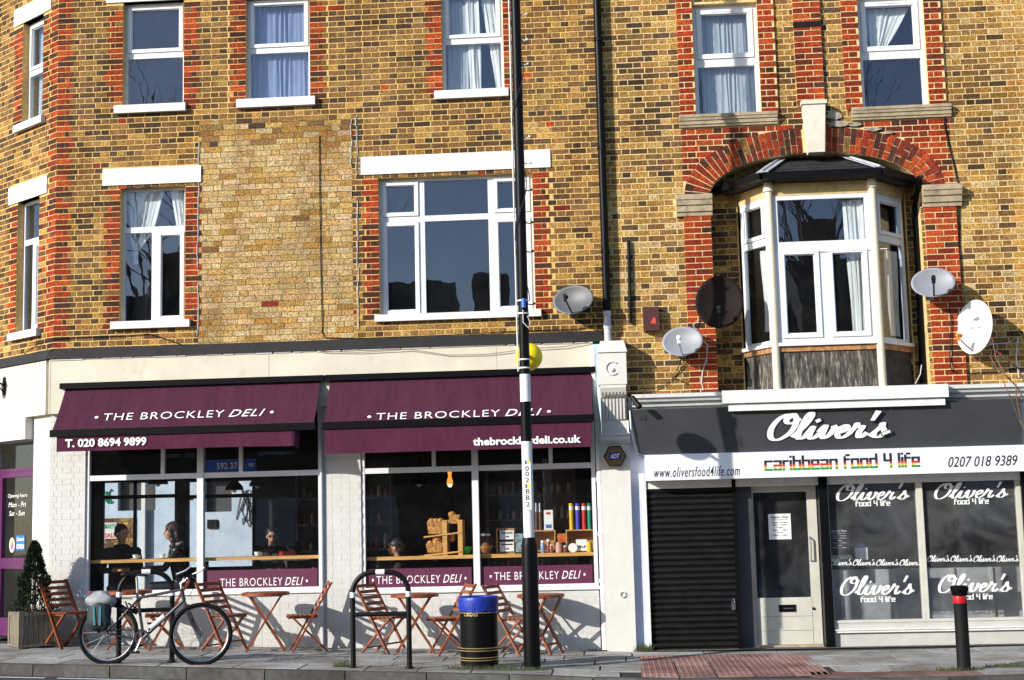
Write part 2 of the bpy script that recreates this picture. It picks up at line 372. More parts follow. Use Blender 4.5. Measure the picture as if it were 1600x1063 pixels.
def backing(name, fr, s0, s1, z0, z1, holes, mat_, root, d=0.0, thick=.28):
    xs = sorted({s0, s1, *[h[0] for h in holes], *[h[1] for h in holes]}); zs = sorted({z0, z1, *[h[2] for h in holes], *[h[3] for h in holes]})
    xs = [x for x in xs if s0 <= x <= s1]; zs = [x for x in zs if z0 <= x <= z1]; b = MB(fr)
    inh = lambda x, z: any(h[0] < x < h[1] and h[2] < z < h[3] for h in holes)
    for i in range(len(xs)-1):
        for k in range(len(zs)-1):
            x, X, z, Z = xs[i], xs[i+1], zs[k], zs[k+1]
            if inh((x+X)/2, (z+Z)/2): continue
            b.face([(x, d, z), (X, d, z), (X, d, Z), (x, d, Z)]); b.face([(x, d+thick, z), (x, d+thick, Z), (X, d+thick, Z), (X, d+thick, z)])
            for (u, v, sd) in ((x-1e-3, (z+Z)/2, 0), (X+1e-3, (z+Z)/2, 1), ((x+X)/2, z-1e-3, 2), ((x+X)/2, Z+1e-3, 3)):
                if inh(u, v) or u < s0 or u > s1 or v < z0 or v > z1:
                    A, B = {0: ((x, z), (x, Z)), 1: ((X, z), (X, Z)), 2: ((x, z), (X, z)), 3: ((x, Z), (X, Z))}[sd]
                    b.face([(A[0], d, A[1]), (B[0], d, B[1]), (B[0], d+thick, B[1]), (A[0], d+thick, A[1])])
    return b.build(name, mat_, root)
def ring(b, s0, s1, z0, z1, w, d0, d1):
    b.box(s0, s0+w, d0, d1, z0, z1); b.box(s1-w, s1, d0, d1, z0, z1)
    b.box(s0+w, s1-w, d0, d1, z0, z0+w); b.box(s0+w, s1-w, d0, d1, z1-w, z1)
def window(root, fr, s0, s1, z0, z1, d, cells, bw=.04, sw=.045, vent=False, mt=None, gm=None):
    b = MB(fr); W, H = s1-s0, z1-z0; mt = mt or m_upvc
    pcs = []
    for u0, v0, u1, v1, sash in cells:
        a, c, e, g = s0+u0*W, s0+u1*W, z0+v0*H, z0+v1*H
        ring(b, a, c, e, g, bw, d, d+.06); pcs.append((a+bw, c-bw, e+bw, g-bw, sash))
    fo = b.build('window', mt, root)
    for a, c, e, g, sash in pcs:
        if sash:
            sb = MB(fr); ring(sb, a+.003, c-.003, e+.003, g-.003, sw, d-.018, d+.045)
            ring(sb, a+sw+.0035, c-sw-.0035, e+sw+.0035, g-sw-.0035, .012, d+.004, d+.03)
            if vent: sb.box(a+W*.25, a+W*.62, d-.024, d-.0185, g-sw*.62, g-sw*.42)
            s_ = sb.build('sash', mt, fo); WLOC[s_.name] = WLOC.get(root.name); a, c, e, g = a+sw, c-sw, e+sw, g-sw
        pb = MB(fr); pb.box(a, c, d+.024, d+.03, e, g)
        pb.build('pane', gm or m_glass, fo)
    return fo
def curtain(label, fr, s0t, s1t, s0b, s1b, z0, z1, d, n=10, amp=.02, mt=None, zt=None, waist=None):
    """pleated cloth; waist=(v, s) pulls the folds towards s at relative height v"""
    b = MB(fr); nu, nv = n*6, 12; g = []
    for j in range(nv+1):
        v = j/nv; row = []
        a, c = s0b+(s0t-s0b)*v, s1b+(s1t-s1b)*v
        if waist:
            k = math.exp(-((v-waist[0])/.22)**2)*.75; a += (waist[1]-a)*k; c += (waist[1]-c)*k
        for i in range(nu+1):
            u = i/nu; ph = u*n*2*pi + sin(u*9)*.8
            ph += .9*sin(u*23+v*1.5)+.5*sin(u*51); row.append((a+(c-a)*u+.008*sin(v*6+u*30), d+amp*sin(ph)*(.55+.45*sin(u*13+1))+amp*.5*sin(v*4+u*7), z0+(z1-z0)*v))
        g.append(row)
    for j in range(nv):
        for i in range(nu): b.face([g[j][i], g[j][i+1], g[j+1][i+1], g[j+1][i]])
    o = b.build('curtain', mt or m_curtain, smooth=False); merge(o); tag(o, label, 'curtain'); return o
def merge(o, dist=1e-5, smooth=True):
    import bmesh
    bm = bmesh.new(); bm.from_mesh(o.data); bmesh.ops.remove_doubles(bm, verts=bm.verts, dist=dist); bmesh.ops.recalc_face_normals(bm, faces=bm.faces); bm.to_mesh(o.data); bm.free()
    if smooth: o.data.polygons.foreach_set('use_smooth', [True]*len(o.data.polygons))
# ================================================================== GROUND
XS = [-60, -12, -9.5, 0, 12, 60]
def sheet(name, x0, x1, y0f, y1f, dz, m, kind='structure', n=24, parent=None):
    b = MB(); xs = sorted({x0, x1, *[x for x in (-9.5, 0.) if x0 < x < x1], *[x0+(x1-x0)*i/n for i in range(n+1)]})
    for i in range(len(xs)-1):
        a, c = xs[i], xs[i+1]; b.face([(a, y0f(a), gz(a)+dz), (c, y0f(c), gz(c)+dz), (c, y1f(c), gz(c)+dz), (a, y1f(a), gz(a)+dz)])
    o = b.build(name, m, parent); 
    if kind: o['kind'] = kind
    return o
def kerbY(x):
    pts = [(-60, -2.2), (-9, -2.36), (-7.1, -2.44), (-5.6, -2.53), (-4.1, -2.68), (-1.2, -2.84), (.2, -3.16), (2.5, -3.5), (4.1, -3.42), (6, -3.2), (60, -3.2)]
    for (a, p), (c, q) in zip(pts, pts[1:]):
        if a <= x <= c: return p+(q-p)*(x-a)/(c-a)
    return -3.2
b = MB()
for x0, x1 in ((-90, -9.5), (-9.5, 0), (0, 90)):
    for y0, y1 in ((-90, 0), (0, 90)): b.face([(x0, y0, gz(x0)-.14), (x1, y0, gz(x1)-.14), (x1, y1, gz(x1)-.14), (x0, y1, gz(x0)-.14)])
o = b.build('ground', mat('ground_earth', (.10, .09, .075), .95, noise=.3, scale=3)); o['kind'] = 'structure'
o = sheet('road', -60, 60, lambda x: -18., lambda x: kerbY(x)-.14, -.125, m_asph, n=80)
pave = sheet('pavement', -30, 30, lambda x: kerbY(x)+.01, lambda x: .5 if -8.7 < x < 7 else (6 if x < 0 else .5), -.012, m_joint, n=120)
# gutter line and road markings
def strip(name, x0, x1, ya, yb, lab, dash=None):
    b = MB(); n = 40
    for i in range(n):
        a, c = x0+(x1-x0)*i/n, x0+(x1-x0)*(i+1)/n
        b.face([(a, kerbY(a)-yb, gz(a)-.120), (c, kerbY(c)-yb, gz(c)-.120), (c, kerbY(c)-ya, gz(c)-.120), (a, kerbY(a)-ya, gz(a)-.120)])
    o = b.build(name, m_road_white); o['kind'] = 'structure'
strip('road_line', -9, -6.45, .30, .37, ''); strip('road_line', -6.3, -3.2, .30, .37, ''); strip('road_line', -1.35, -.9, .33, .75, ''); strip('road_line', 1.9, 3.4, .35, .9, '')
# kerb stones
def kerb():
    k = 0; x = -9.4
    while x < 7:
        L_ = .91; x2 = x+L_-.012; b = MB(); ya, yb = kerbY(x), kerbY(x2); za, zb_ = gz(x), gz(x2); w_, c = .15, RU(.75, 1.15)
        cc = (.10*c, .098*c, .095*c)
        b.hexa([(x, ya-w_+.01, za-.14), (x2, yb-w_+.01, zb_-.14), (x, ya-w_+.015, za+.0), (x2, yb-w_+.015, zb_+.0), (x, ya, za-.14), (x2, yb, zb_-.14), (x, ya, za+.002), (x2, yb, zb_+.002)], cc)
        b.build('kerb_stone', m_slab, pave); x += L_
kerb()
# paving slabs laid in courses parallel to the kerb
def paving():
    n = 0; rows = [(.06, .632), (.655, 1.212), (1.235, 1.80), (1.825, 2.39), (2.415, 3.0)]
    # tactile area centre right by the kerb
    tact = (X_(1008, 1030, -1.4), X_(1160, 1030, -1.4)); tx0, tx1 = .32, 1.62
    for ri, (a, c) in enumerate(rows):
        x = -9.3 + (.37 if ri % 2 else 0)
        while x < 6.2:
            L_ = random.choice([.6, .75, .9]) if ri != 2 else .6; x2 = min(x+L_-.020, 6.2)
            red = (tx0-.1 < (x+x2)/2 < tx1+ri*.0+.3) and kerbY(x)+c < -1.0 or (1.6 < (x+x2)/2 < 3.1 and ri == 0)
            ys = [kerbY(x)+a, kerbY(x2)+a, kerbY(x)+c, kerbY(x2)+c]
            if min(ys[2:]) > .04 and min(ys[:2]) > -.15: x += L_; continue
            ys[2] = min(ys[2], -.005); ys[3] = min(ys[3], -.005)
            if red: x += L_; continue
            k = RU(.78, 1.12); cc = (.35*k, .345*k, .335*k*RU(.95, 1)); dz = RU(-.003, .003); t1 = RU(-.002, .002)
            b = MB(); z0, z1_ = gz(x), gz(x2)
            b.hexa([(x, ys[0], z0-.03), (x2, ys[1], z1_-.03), (x, ys[0], z0+dz), (x2, ys[1], z1_+dz+t1), (x, ys[2], z0-.03), (x2, ys[3], z1_-.03), (x, ys[2], z0+dz), (x2, ys[3], z1_+dz)], cc)
            b.build('paving_slab', m_slab, pave); n += 1; x += L_
    # red blister slabs
    for i in range(5):
        for j in range(6):
            x, y = tx0-.1+i*.405, kerbY(.3)+.06+j*.405
            for reg in (0,):
                if y > -.9 or x > 1.95: continue
                k = RU(.7, 1.15); b = MB(); c_ = (.29*k, .165*k, .15*k)
                b.box(x, x+.388, y, y+.388, gz(x)-.03, gz(x)+.001, c_)
                for p in range(6):
                    for q in range(6):
                        cx, cy = x+.035+p*.065, y+.035+q*.065; b.lathe([(.014, 0), (.009, .005)], (cx, cy, gz(x)+.001), 6, col=c_)
                b.build('tactile_slab', m_slab, pave); n += 1
    for i in range(6):
        x = 2.0+i*.405; k = RU(.8, 1.1); b = MB(); c_ = (.24*k, .14*k, .125*k)
        y = kerbY(x)+.06; b.box(x, x+.395, y, y+.5, -.03, .001, c_); b.build('tactile_slab', m_slab, pave)
    return n
paving()
b = MB()   # concrete strip against the right shop
o = sheet('shop_threshold', .35, 6.2, lambda x: -.16, lambda x: .45, .003, m_slab2 if 'm_slab2' in globals() else mat('threshold_concrete', (.12, .115, .105), .9, noise=.25, scale=8, bump=.4), n=4)
# ================================================================== DELI BUILDING, upper floors
XC = (X_(92, 0)+X_(83, 540))/2; XP = X_(942, 270); XR = 7.2; ZTOP = 10.0
DB = Vector((-3.8, 0, 0)); deli = thing('brick_building', 'yellow and brown brick corner building with deli shopfront on its ground floor', 'building', DB)
ZB1 = Z_(300, 549)  # underside of brick, top of lead flashing
FC = Fr((XC, 0), radians(-39))
def U(box): return RC(*box)
w1 = U((192, 2, 287, 167)); w2 = U((384, -6, 484, 158)); w3 = U((690, -20, 786, 143)); w4 = U((187, 291, 289, 504)); w5 = U((592, 274, 834, 491))
zh = (w1[3]+w2[3])/2
ups = [w1, w2, w3]; holes = [w1, w2, w3, w4, w5]
def patch(s, z): return PX0 < s < PX1 and z < PZ
PX0, PX1, PZ = X_(310, 360), X_(551, 360), Z_(430, 191)
def pal_deli(s, z):
    if patch(s, z):
        if z > PZ-.35: return pick([(2, YEL), (1.6, BRN), (.5, DRK), (2, PAT)])
        return pick([(10, PAT), (1.3, YEL), (.12, BRN), (.04, RED)])
    t = sin(s*1.3+z*.7)+sin(s*.6-z*1.9+2)   # drifting weather staining of the old stocks
    lower = 1 if z < Z_(700, 200) else 0
    return pick([(1.0+lower*1.1-t*.3, YEL), (4.6, BRN), (3.2-lower*1.0+t*.6, DRK), (.10, RED)])
bricks = []
q = []
for h in (w1, w2, w3, w4, w5):
    q += [(h[0], -1, h[2]-.05, h[3]), (h[1], 1, h[2]-.05, h[3])]
q.append((XC, 1, ZB1, ZTOP))
def lint(x0, y0, x1, y1):
    r = U((x0, y0, x1, y1)); return r
lin4 = U((161, 262, 314.5, 288)); lin5 = U((564, 240, 860, 268)); lin1 = (w1[0]-.24, w1[1]+.24, w1[3], w1[3]+.25); lin2 = (w2[0]-.24, w2[1]+.24, w2[3], w2[3]+.25); lin3 = (w3[0]-.24, w3[1]+.24, w3[3], w3[3]+.25)
lins = [lin1, lin2, lin3, lin4, lin5]
sl = [U((180.5, 164, 291.5, 177)), U((371, 154, 493.5, 168)), U((679.5, 141, 795, 154.5)), U((175, 501, 298, 513.5)), U((586.5, 488, 846, 499.5))]
allh = holes + [(l[0], l[1], l[2]-.001, l[3]) for l in lins]
brickfield(F0, XC, XP, ZB1, ZTOP, .0772, allh, q, pal_deli, lambda s, z: 'garden' if patch(s, z) else 'english', bricks)
backing('mortar_wall', F0, XC, XP, ZB1-.05, ZTOP, holes, m_mortar, deli)
MB().box(PX0, lin5[0]-.003, -.0012, -.0004, ZB1, PZ-.0).box(lin5[0]-.003, PX1-.0, -.0012, -.0004, ZB1, lin5[2]-.003).build('patch_pointing', mat('dark_pointing', (.17, .115, .055), .95, noise=.35, scale=20), deli) if PX1 > lin5[0] else MB().box(PX0, PX1, -.0012, -.0004, ZB1, PZ).build('patch_pointing', mat('dark_pointing', (.17, .115, .055), .95, noise=.35, scale=20), deli)
for l in lins:
    MB().box(l[0], l[1], -.022, .10, l[2], l[3]).build('lintel', m_white, deli)
for s_ in sl:
    b = MB(); b.hexa([(s_[0], -.075, s_[2]), (s_[1], -.075, s_[2]), (s_[0], -.075, s_[3]-.008), (s_[1], -.075, s_[3]-.008), (s_[0], .098, s_[2]), (s_[1], .098, s_[2]), (s_[0], .098, s_[3]+.012), (s_[1], .098, s_[3]+.012)])
    b.build('window_sill', m_white, deli)
two = [(0, .505, 1, 1, True), (0, 0, 1, .505, False)]
for h in ups: window(deli, F0, *h, .10, two)
window(deli, F0, *w4, .10, [(0, .69, 1, 1, False), (0, 0, .5, .69, False), (.5, 0, 1, .69, True)])
window(deli, F0, *w5, .10, [(0, .705, .275, 1, True), (0, 0, .275, .705, True), (.275, .705, .727, 1, False), (.275, 0, .727, .705, False), (.727, .705, 1, 1, True), (.727, 0, 1, .705, True)])
# chamfered left face
def UC(x0, y0, x1, y1):
    xm, ym = (x0+x1)/2, (y0+y1)/2; return FC.hit(x0, ym)[0], FC.hit(x1, ym)[0], FC.hit(xm, y1)[1], FC.hit(xm, y0)[1]
c1 = UC(35, 30, 67, 202); c2 = UC(26, 318, 60, 522); SL = -2.35
c1 = (c1[0], c1[1], w1[2], w1[3]); c2 = (c2[0], c2[1], w4[2], w4[3])
cq = [(0, -1, ZB1, ZTOP)]
for h in (c1, c2): cq += [(h[0], -1, h[2]-.05, h[3]), (h[1], 1, h[2]-.05, h[3])]
cl = [(c1[0]-.24, c1[1]+.22, c1[3], c1[3]+.25), (c2[0]-.24, c2[1]+.22, c2[3], c2[3]+.25)]
brickfield(FC, SL, 0, ZB1, ZTOP, .0772, [c1, c2]+cl, cq, pal_deli, 'english', bricks)
backing('mortar_wall', FC, SL, 0, ZB1-.05, ZTOP, [c1, c2], m_mortar, deli)
for l in cl: MB(FC).box(l[0], l[1], -.022, .10, l[2], l[3]).build('lintel', m_white, deli)
for h in (c1, c2):
    MB(FC).box(h[0]-.1, h[1]+.1, -.075, .098, h[2]-.10, h[2]+.003).build('window_sill', m_white, deli)
window(deli, FC, *c1, .10, two); window(deli, FC, *c2, .10, [(0, .69, 1, 1, False), (0, 0, .5, .69, False), (.5, 0, 1, .69, True)])
emit(deli, bricks, DB)
nb1 = len(bricks)
# repair scars: pale mortar lines at edges of the newer patch
b = MB()
for xx, z0, z1 in ((PX0-.01, w4[2]-.2, PZ-.05), (PX1+.06, ZB1+.1, PZ+.05), (PX1-.01, PZ-1.1, PZ)):
    z = z0
    while z < z1:
        h_ = RU(.04, .22); x_ = xx+RU(-.012, .012)
        if random.random() < .75: b.box(x_, x_+.012, -.014, -.002, z, min(z+h_, z1))
        z += h_+.005
b.build('mortar_repair', mat('grey_mortar', (.42, .43, .44), .9, noise=.2), deli)
# rooms behind the upper windows
def room(root, fr, s0, s1, d0, d1, z0, z1, m_):
    b = MB(fr)
    b.face([(s0, d1, z0), (s1, d1, z0), (s1, d1, z1), (s0, d1, z1)]); b.face([(s0, d0, z0), (s0, d1, z0), (s0, d1, z1), (s0, d0, z1)])
    b.face([(s1, d0, z0), (s1, d0, z1), (s1, d1, z1), (s1, d1, z0)]); b.face([(s0, d0, z0), (s1, d0, z0), (s1, d1, z0), (s0, d1, z0)]); b.face([(s0, d0, z1), (s0, d1, z1), (s1, d1, z1), (s1, d0, z1)])
    return b.build('room', m_, root)
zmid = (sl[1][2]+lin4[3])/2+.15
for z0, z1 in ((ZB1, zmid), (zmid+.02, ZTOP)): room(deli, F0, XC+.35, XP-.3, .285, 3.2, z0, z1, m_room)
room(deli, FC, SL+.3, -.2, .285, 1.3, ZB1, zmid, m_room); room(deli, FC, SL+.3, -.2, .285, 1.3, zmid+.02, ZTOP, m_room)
MB().box(SL*.777+XC-.2, XP, -.02, 4.6, ZTOP, ZTOP+.2).build('roof', m_slate, deli)
# side wall running back from the chamfer, stopping at the yard
ex = XC+SL*cos(FC.ang); ey = SL*sin(FC.ang)
MB().box(ex-.02, ex+.26, ey+.25, 4.6, -.1, ZTOP).build('side_wall', m_mortar, deli)
# ================================================================== LETTERING
def planar(fr, X0, X1, Z0, Z1, d): return lambda u, v: fr.p(X0+(X1-X0)*u, d, Z0+(Z1-Z0)*v)
FONT_CACHE = {}
def glyphs(s, bold=0.0, shear=0.0, space=1.0, parts=None):
    """flat outline polygons of a string, normalised to the unit box; parts = list of (text, bold, shear)"""
    segs = parts or [(s, bold, shear)]; V, Fc, x = [], [], 0.0
    for t, bo, sh in segs:
        cu = bpy.data.curves.new('lettering', 'FONT'); cu.body = t; cu.offset = bo; cu.shear = sh; cu.space_character = space; cu.resolution_u = 3; cu.fill_mode = 'FRONT'
        o = bpy.data.objects.new('lettering', cu); COL.objects.link(o); dg = bpy.context.evaluated_depsgraph_get(); e = o.evaluated_get(dg); me = e.to_mesh()
        vs = [Vector(v.co) for v in me.vertices]; b = len(V)
        mnx = min(v.x for v in vs); mxx = max(v.x for v in vs)
        V += [Vector((v.x-mnx+x, v.y, 0)) for v in vs]; Fc += [tuple(b+i for i in p.vertices) for p in me.polygons]; x += mxx-mnx+.28*space
        e.to_mesh_clear(); bpy.data.objects.remove(o)
    return norm(V, Fc)
def norm(V, Fc):
    a, c = min(v.x for v in V), max(v.x for v in V); e, g = min(v.y for v in V), max(v.y for v in V)
    return [((v.x-a)/(c-a), (v.y-e)/(g-e)) for v in V], Fc
def place(gl, fn, parent, m, name='lettering', lift=None):
    V, Fc = gl
    # one object per word: sort faces into runs separated by a clear gap
    wd, ht = (fn(1, .5)-fn(0, .5)).length, (fn(0, 1)-fn(0, 0)).length; gap = .34*ht/max(wd, 1e-6)
    iv = sorted((min(V[i][0] for i in f), max(V[i][0] for i in f), k) for k, f in enumerate(Fc)); runs = []; end = -9
    for a_, c_, k in iv:
        if a_-end > gap or not runs: runs.append([])
        runs[-1].append(k); end = max(end, c_)
    if 1 < len(runs) <= 6 and ht > .03:
        for r_ in runs:
            idx = sorted({i for k in r_ for i in Fc[k]}); mp_ = {i: n_ for n_, i in enumerate(idx)}
            b = MB(); b.v = [fn(V[i][0], V[i][1])-Vector((0, V[i][2] if len(V[i]) > 2 else 0, 0)) for i in idx]
            for k in r_: b.f.append(tuple(mp_[i] for i in Fc[k])); b.c.append(None); b.m.append(0)
            o = b.build(name, m, parent)
        return o
    b = MB(); b.v = [fn(q[0], q[1])-Vector((0, q[2] if len(q) > 2 else 0, 0)) for q in V]; 
    for f in Fc: b.f.append(f); b.c.append(None); b.m.append(0)
    return b.build(name, m, parent)
SCR = {
 'O': (1.68, [[(1.05, 1.72), (.72, 2.0), (.3, 1.6), (.12, .85), (.35, .12), (.85, .02), (1.35, .6), (1.42, 1.45), (1.1, 2.02), (.8, 1.8), (.88, 1.4), (1.2, 1.3), (1.6, 1.62)]]),
 'l': (.70, [[(-.12, .2), (.3, .95), (.52, 1.75), (.42, 2.1), (.25, 1.75), (.16, .7), (.24, .1), (.5, .08), (.72, .4)]]),
 'i': (.68, [[(-.06, .3), (.17, .98), (.14, .3), (.3, .02), (.52, .12), (.68, .4)], [(.22, 1.38), (.38, 1.5)]]),
 'v': (1.0, [[(-.06, .55), (.12, .95), (.2, .95), (.2, .3), (.34, .03), (.62, .25), (.74, .8), (.66, 1.02), (.78, .8), (1.02, .85)]]),
 'e': (.80, [[(-.06, .42), (.32, .5), (.52, .78), (.36, 1.0), (.12, .75), (.08, .3), (.28, .02), (.55, .1), (.82, .42)]]),
 'r': (.86, [[(-.06, .35), (.16, .9), (.18, 1.12), (.3, .86), (.58, .88), (.5, .4), (.58, .05), (.78, .08), (.95, .35)]]),
 "'": (.45, [[(.25, 2.05), (.12, 1.35)]]),
 's': (.9, [[(-.1, .1), (.3, .75), (.36, 1.1), (.44, .78), (.66, .38), (.5, .02), (.2, .03), (.1, .22)], [(.6, .2), (.92, .4)]])}
def crom(P, n=7):
    Q = [P[0]]+list(P)+[P[-1]]; out = []
    for i in range(1, len(Q)-2):
        for k in range(n):
            t = k/n; p0, p1, p2, p3 = Q[i-1], Q[i], Q[i+1], Q[i+2]
            out.append(tuple(.5*((2*p1[a])+(-p0[a]+p2[a])*t+(2*p0[a]-5*p1[a]+4*p2[a]-p3[a])*t*t+(-p0[a]+3*p1[a]-3*p2[a]+p3[a])*t**3) for a in (0, 1)))
    out.append(tuple(P[-1])); return out
def script(word, fat=0.0):
    V, Fc, x = [], [], 0.0
    for ch in word:
        adv, st = SCR[ch]
        for s_ in st:
            c = crom(s_); b = len(V); n = len(c)
            for i, p in enumerate(c):
                q0, q1 = c[max(0, i-1)], c[min(n-1, i+1)]; dx, dy = q1[0]-q0[0], q1[1]-q0[1]; L_ = hypot(dx, dy) or 1; dx /= L_; dy /= L_
                down = abs(dy); w_ = (.04+.105*down**1.5)+fat
                if ch == "'": w_ = .15*(1-.45*i/n)+fat
                if ch == 'i' and len(s_) == 2: w_ = .10+fat
                ex = (fat if i in (0, n-1) else 0)*(-1 if i == 0 else 1)
                X, Y = x+p[0]+dx*ex, p[1]+dy*ex
                for sg in (-1, 1): V.append(Vector((X-dy*w_*sg+.32*(Y+dx*w_*sg), Y+dx*w_*sg, .0007*len(Fc)/(n-1)+.0005*i/n)))
            for i in range(n-1): Fc.append((b+2*i, b+2*i+2, b+2*i+3, b+2*i+1))
        x += adv
    return V, Fc
def script_n(word, fat=0.0):
    V0, F_ = script(word, 0.0); a, c = min(v.x for v in V0), max(v.x for v in V0); e, g = min(v.y for v in V0), max(v.y for v in V0)
    V, F_ = script(word, fat); return [((v.x-a)/(c-a), (v.y-e)/(g-e), v.z) for v in V], F_
G7 = dict(a='....|....|####|...#|####|#..#|####', b='#...|#...|####|#..#|#..#|#..#|####', c='....|....|####|#...|#...|#...|####', d='...#|...#|####|#..#|#..#|#..#|####',
 e='....|....|####|#..#|####|#...|####', f='.##|#..|###|#..|#..|#..|#..', i='#|.|#|#|#|#|#', l='#|#|#|#|#|#|#', n='....|....|####|#..#|#..#|#..#|#..#', o='....|....|####|#..#|#..#|#..#|####', r='...|...|###|#..|#..|#..|#..')
G7['4'] = '#..#|#..#|#..#|####|...#|...#|...#'; G7[' '] = '..|..|..|..|..|..|..'
def blocky(s, fn, parent, mats, sx=1.0):
    wt = sum(len(G7[c].split('|')[0])+.55 for c in s)-.55; b = MB(); x = 0
    for ch in s:
        R_ = G7[ch].split('|'); wv = len(R_[0])
        for r in range(7):
            k = 0
            while k < wv:
                if R_[r][k] == '#':
                    e = k
                    while e < wv and R_[r][e] == '#': e += 1
                    n_ = len(b.v); fat = .12
                    for u, v in ((x+k-fat, 6-r), (x+e+fat, 6-r), (x+e+fat, 7-r), (x+k-fat, 7-r)): b.v.append(fn(u/wt, v/7))
                    b.f.append((n_, n_+1, n_+2, n_+3)); b.c.append(None); b.m.append(0 if len(mats) == 1 else (0 if r < 4 else r-3)); k = e
                else: k += 1
        x += wv+.55
    return b.build('lettering', mats, parent)
DELI_TXT = [('• THE BROCKLEY', .002, 0), ('DELI', .014, .35), ('•', .0, 0)]
g_deli = glyphs('', parts=[('•', .0, 0), ('THE BROCKLEY', -.004, 0), ('DELI', .004, .35), ('•', .0, 0)], space=1.12)
# dots sit lower than cap height: unit box is set by the capitals
g_oliver = script_n("Oliver's"); g_oliver_b = script_n("Oliver's", .04); g_oliver_o = script_n("Oliver's", .10)
# ================================================================== DELI SHOPFRONT
zft = Z_(500, 549, -.09)-.0; zfb = Z_(84, 647, -.09)
xfl, xfr = X_(76, 600, -.09), X_(927, 565, -.09)
MB().box(XC-.02, xfr, -.09, 0.0, zfb, zft).build('fascia', m_cream, deli)
b = MB(FC); b.box(SL, -.02, -.09, 0.0, zfb, zft); b.build('fascia', m_cream, deli)
for x in (xfl+.02, X_(420, 580, -.09), X_(776, 570, -.09)): MB().box(x, x+.004, -.0925, -.09, zfb, zft).build('fascia_joint', m_stone, deli)
b = MB(); b.sweep([(0, zft+.16), (-.03, zft+.155), (-.115, zft+.03), (-.125, zft+.012), (-.09, zft+.01), (0, zft+.01)], XC-.05, XP-.08); b.build('flashing', m_lead, deli)
b = MB(FC); b.sweep([(0, zft+.16), (-.03, zft+.155), (-.115, zft+.03), (-.125, zft+.012), (-.09, zft+.01), (0, zft+.01)], SL, .03); b.build('flashing', m_lead, deli)
b = MB()   # ragged white fillet under the flashing
x = XC
while x < xfr:
    l = RU(.1, .4); h = RU(.008, .02); b.box(x, min(x+l, xfr), -.105, -.0905, zft+.008-h, zft+.0095); x += l+RU(0, .03)
b.build('paint_fillet', m_white, deli)
# ---- wall below fascia: painted brick
WL = (X_(132, 810), X_(503, 810)); WR = (X_(564, 810), X_(932, 810)); zsL = Z_(320, 926); zsR = Z_(745, 921); ztop = zfb
sw = [(WL[0], WL[1], zsL, ztop), (WR[0], WR[1], zsR, ztop)]
pb = []; wcol = lambda s, z: (1, 1, 1)
m_pb = m_paintbrick
brickfield(F0, XC-.02, WR[1], -.02, zfb, .0772, sw, [], wcol, 'english', pb)
pbm = MB()
for fr, s, z, l, h, pr, c, ty in pb:
    if z-h/2 < gz(s)-.12: continue
    l += .0085; h += .0088; pr = .003+RU(-.0006, .0006)
    pbm.box(s-l/2, s+l/2, -pr, .02, z-h/2, z+h/2, j=.0008, back=False)
o = pbm.build('painted_brickwork', m_pb, deli); o['kind'] = 'stuff'
backing('painted_wall', F0, XC-.02, WR[1], -.1, zfb, sw, m_pb, deli, thick=.22)
# ---- shop windows
def shop_window(box, z0, mid, trans_y, uppers, strips):
    s0, s1, _, z1 = box; w_ = .05; b = MB()
    b.box(s0, s0+w_, .02, .10, z0, z1); b.box(s1-w_, s1, .02, .10, z0, z1); b.box(s0+w_, s1-w_, .02, .10, z0, z0+.045)
    b.box(s0+w_, s1-w_, .02, .10, z1-.05, z1); b.box(mid-.042, mid+.042, .01, .11, z0+.045, z1-.05)
    zt = trans_y
    for a, c in ((s0+w_, mid-.042), (mid+.042, s1-w_)): b.box(a, c, .025, .095, zt-.035, zt+.035)
    for u in uppers: b.box(u-.025, u+.025, .03, .09, zt+.035, z1-.05)
    f = b.build('shop_window', m_upvc, deli)
    for a, c in ((s0+w_, mid-.042), (mid+.042, s1-w_)):
        p = MB(); p.box(a, c, .058, .064, z0+.045, zt-.035); p.build('pane', m_shopglass, f)
        p = MB(); p.box(a, c, .058, .064, zt+.035, z1-.05); p.build('pane', m_shopglass, f)
    p = MB(); p.box(s0-.04, s1+.04, -.03, .019, z0-.03, z0+.008); p.build('sill', m_white, f)
    return f
ztr = Z_(400, 743, .03)
midL = X_(313, 830, .03); midR = X_(744, 830, .03)
fL = shop_window(sw[0], zsL, midL, Z_(320, 743, .03), [X_(253, 715), X_(375, 715)], None)
fR = shop_window(sw[1], zsR, midR, Z_(700, 733, .03), [X_(677, 712), X_(860, 712)], None)
def vinyl(f, x0, x1, y0, y1, tx0, tx1, ty0, ty1):
    a, c, z0, z1 = RC(x0, y0, x1, y1, .05); MB().box(a, c, .050, .0535, z0, z1).build('vinyl_strip', m_vinyl, f)
    a, c, z0, z1 = RC(tx0, ty0, tx1, ty1, .05); place(g_deli, planar(F0, a, c, z0, z1, .0490), f, m_letter)
vinyl(fL, 319, 496, 890, 922, 337, 481, 903, 915.5)
vinyl(fR, 571, 737, 888, 920, 581, 729, 899, 911.5)
vinyl(fR, 751, 926, 884, 916, 765, 915, 893, 905.5)
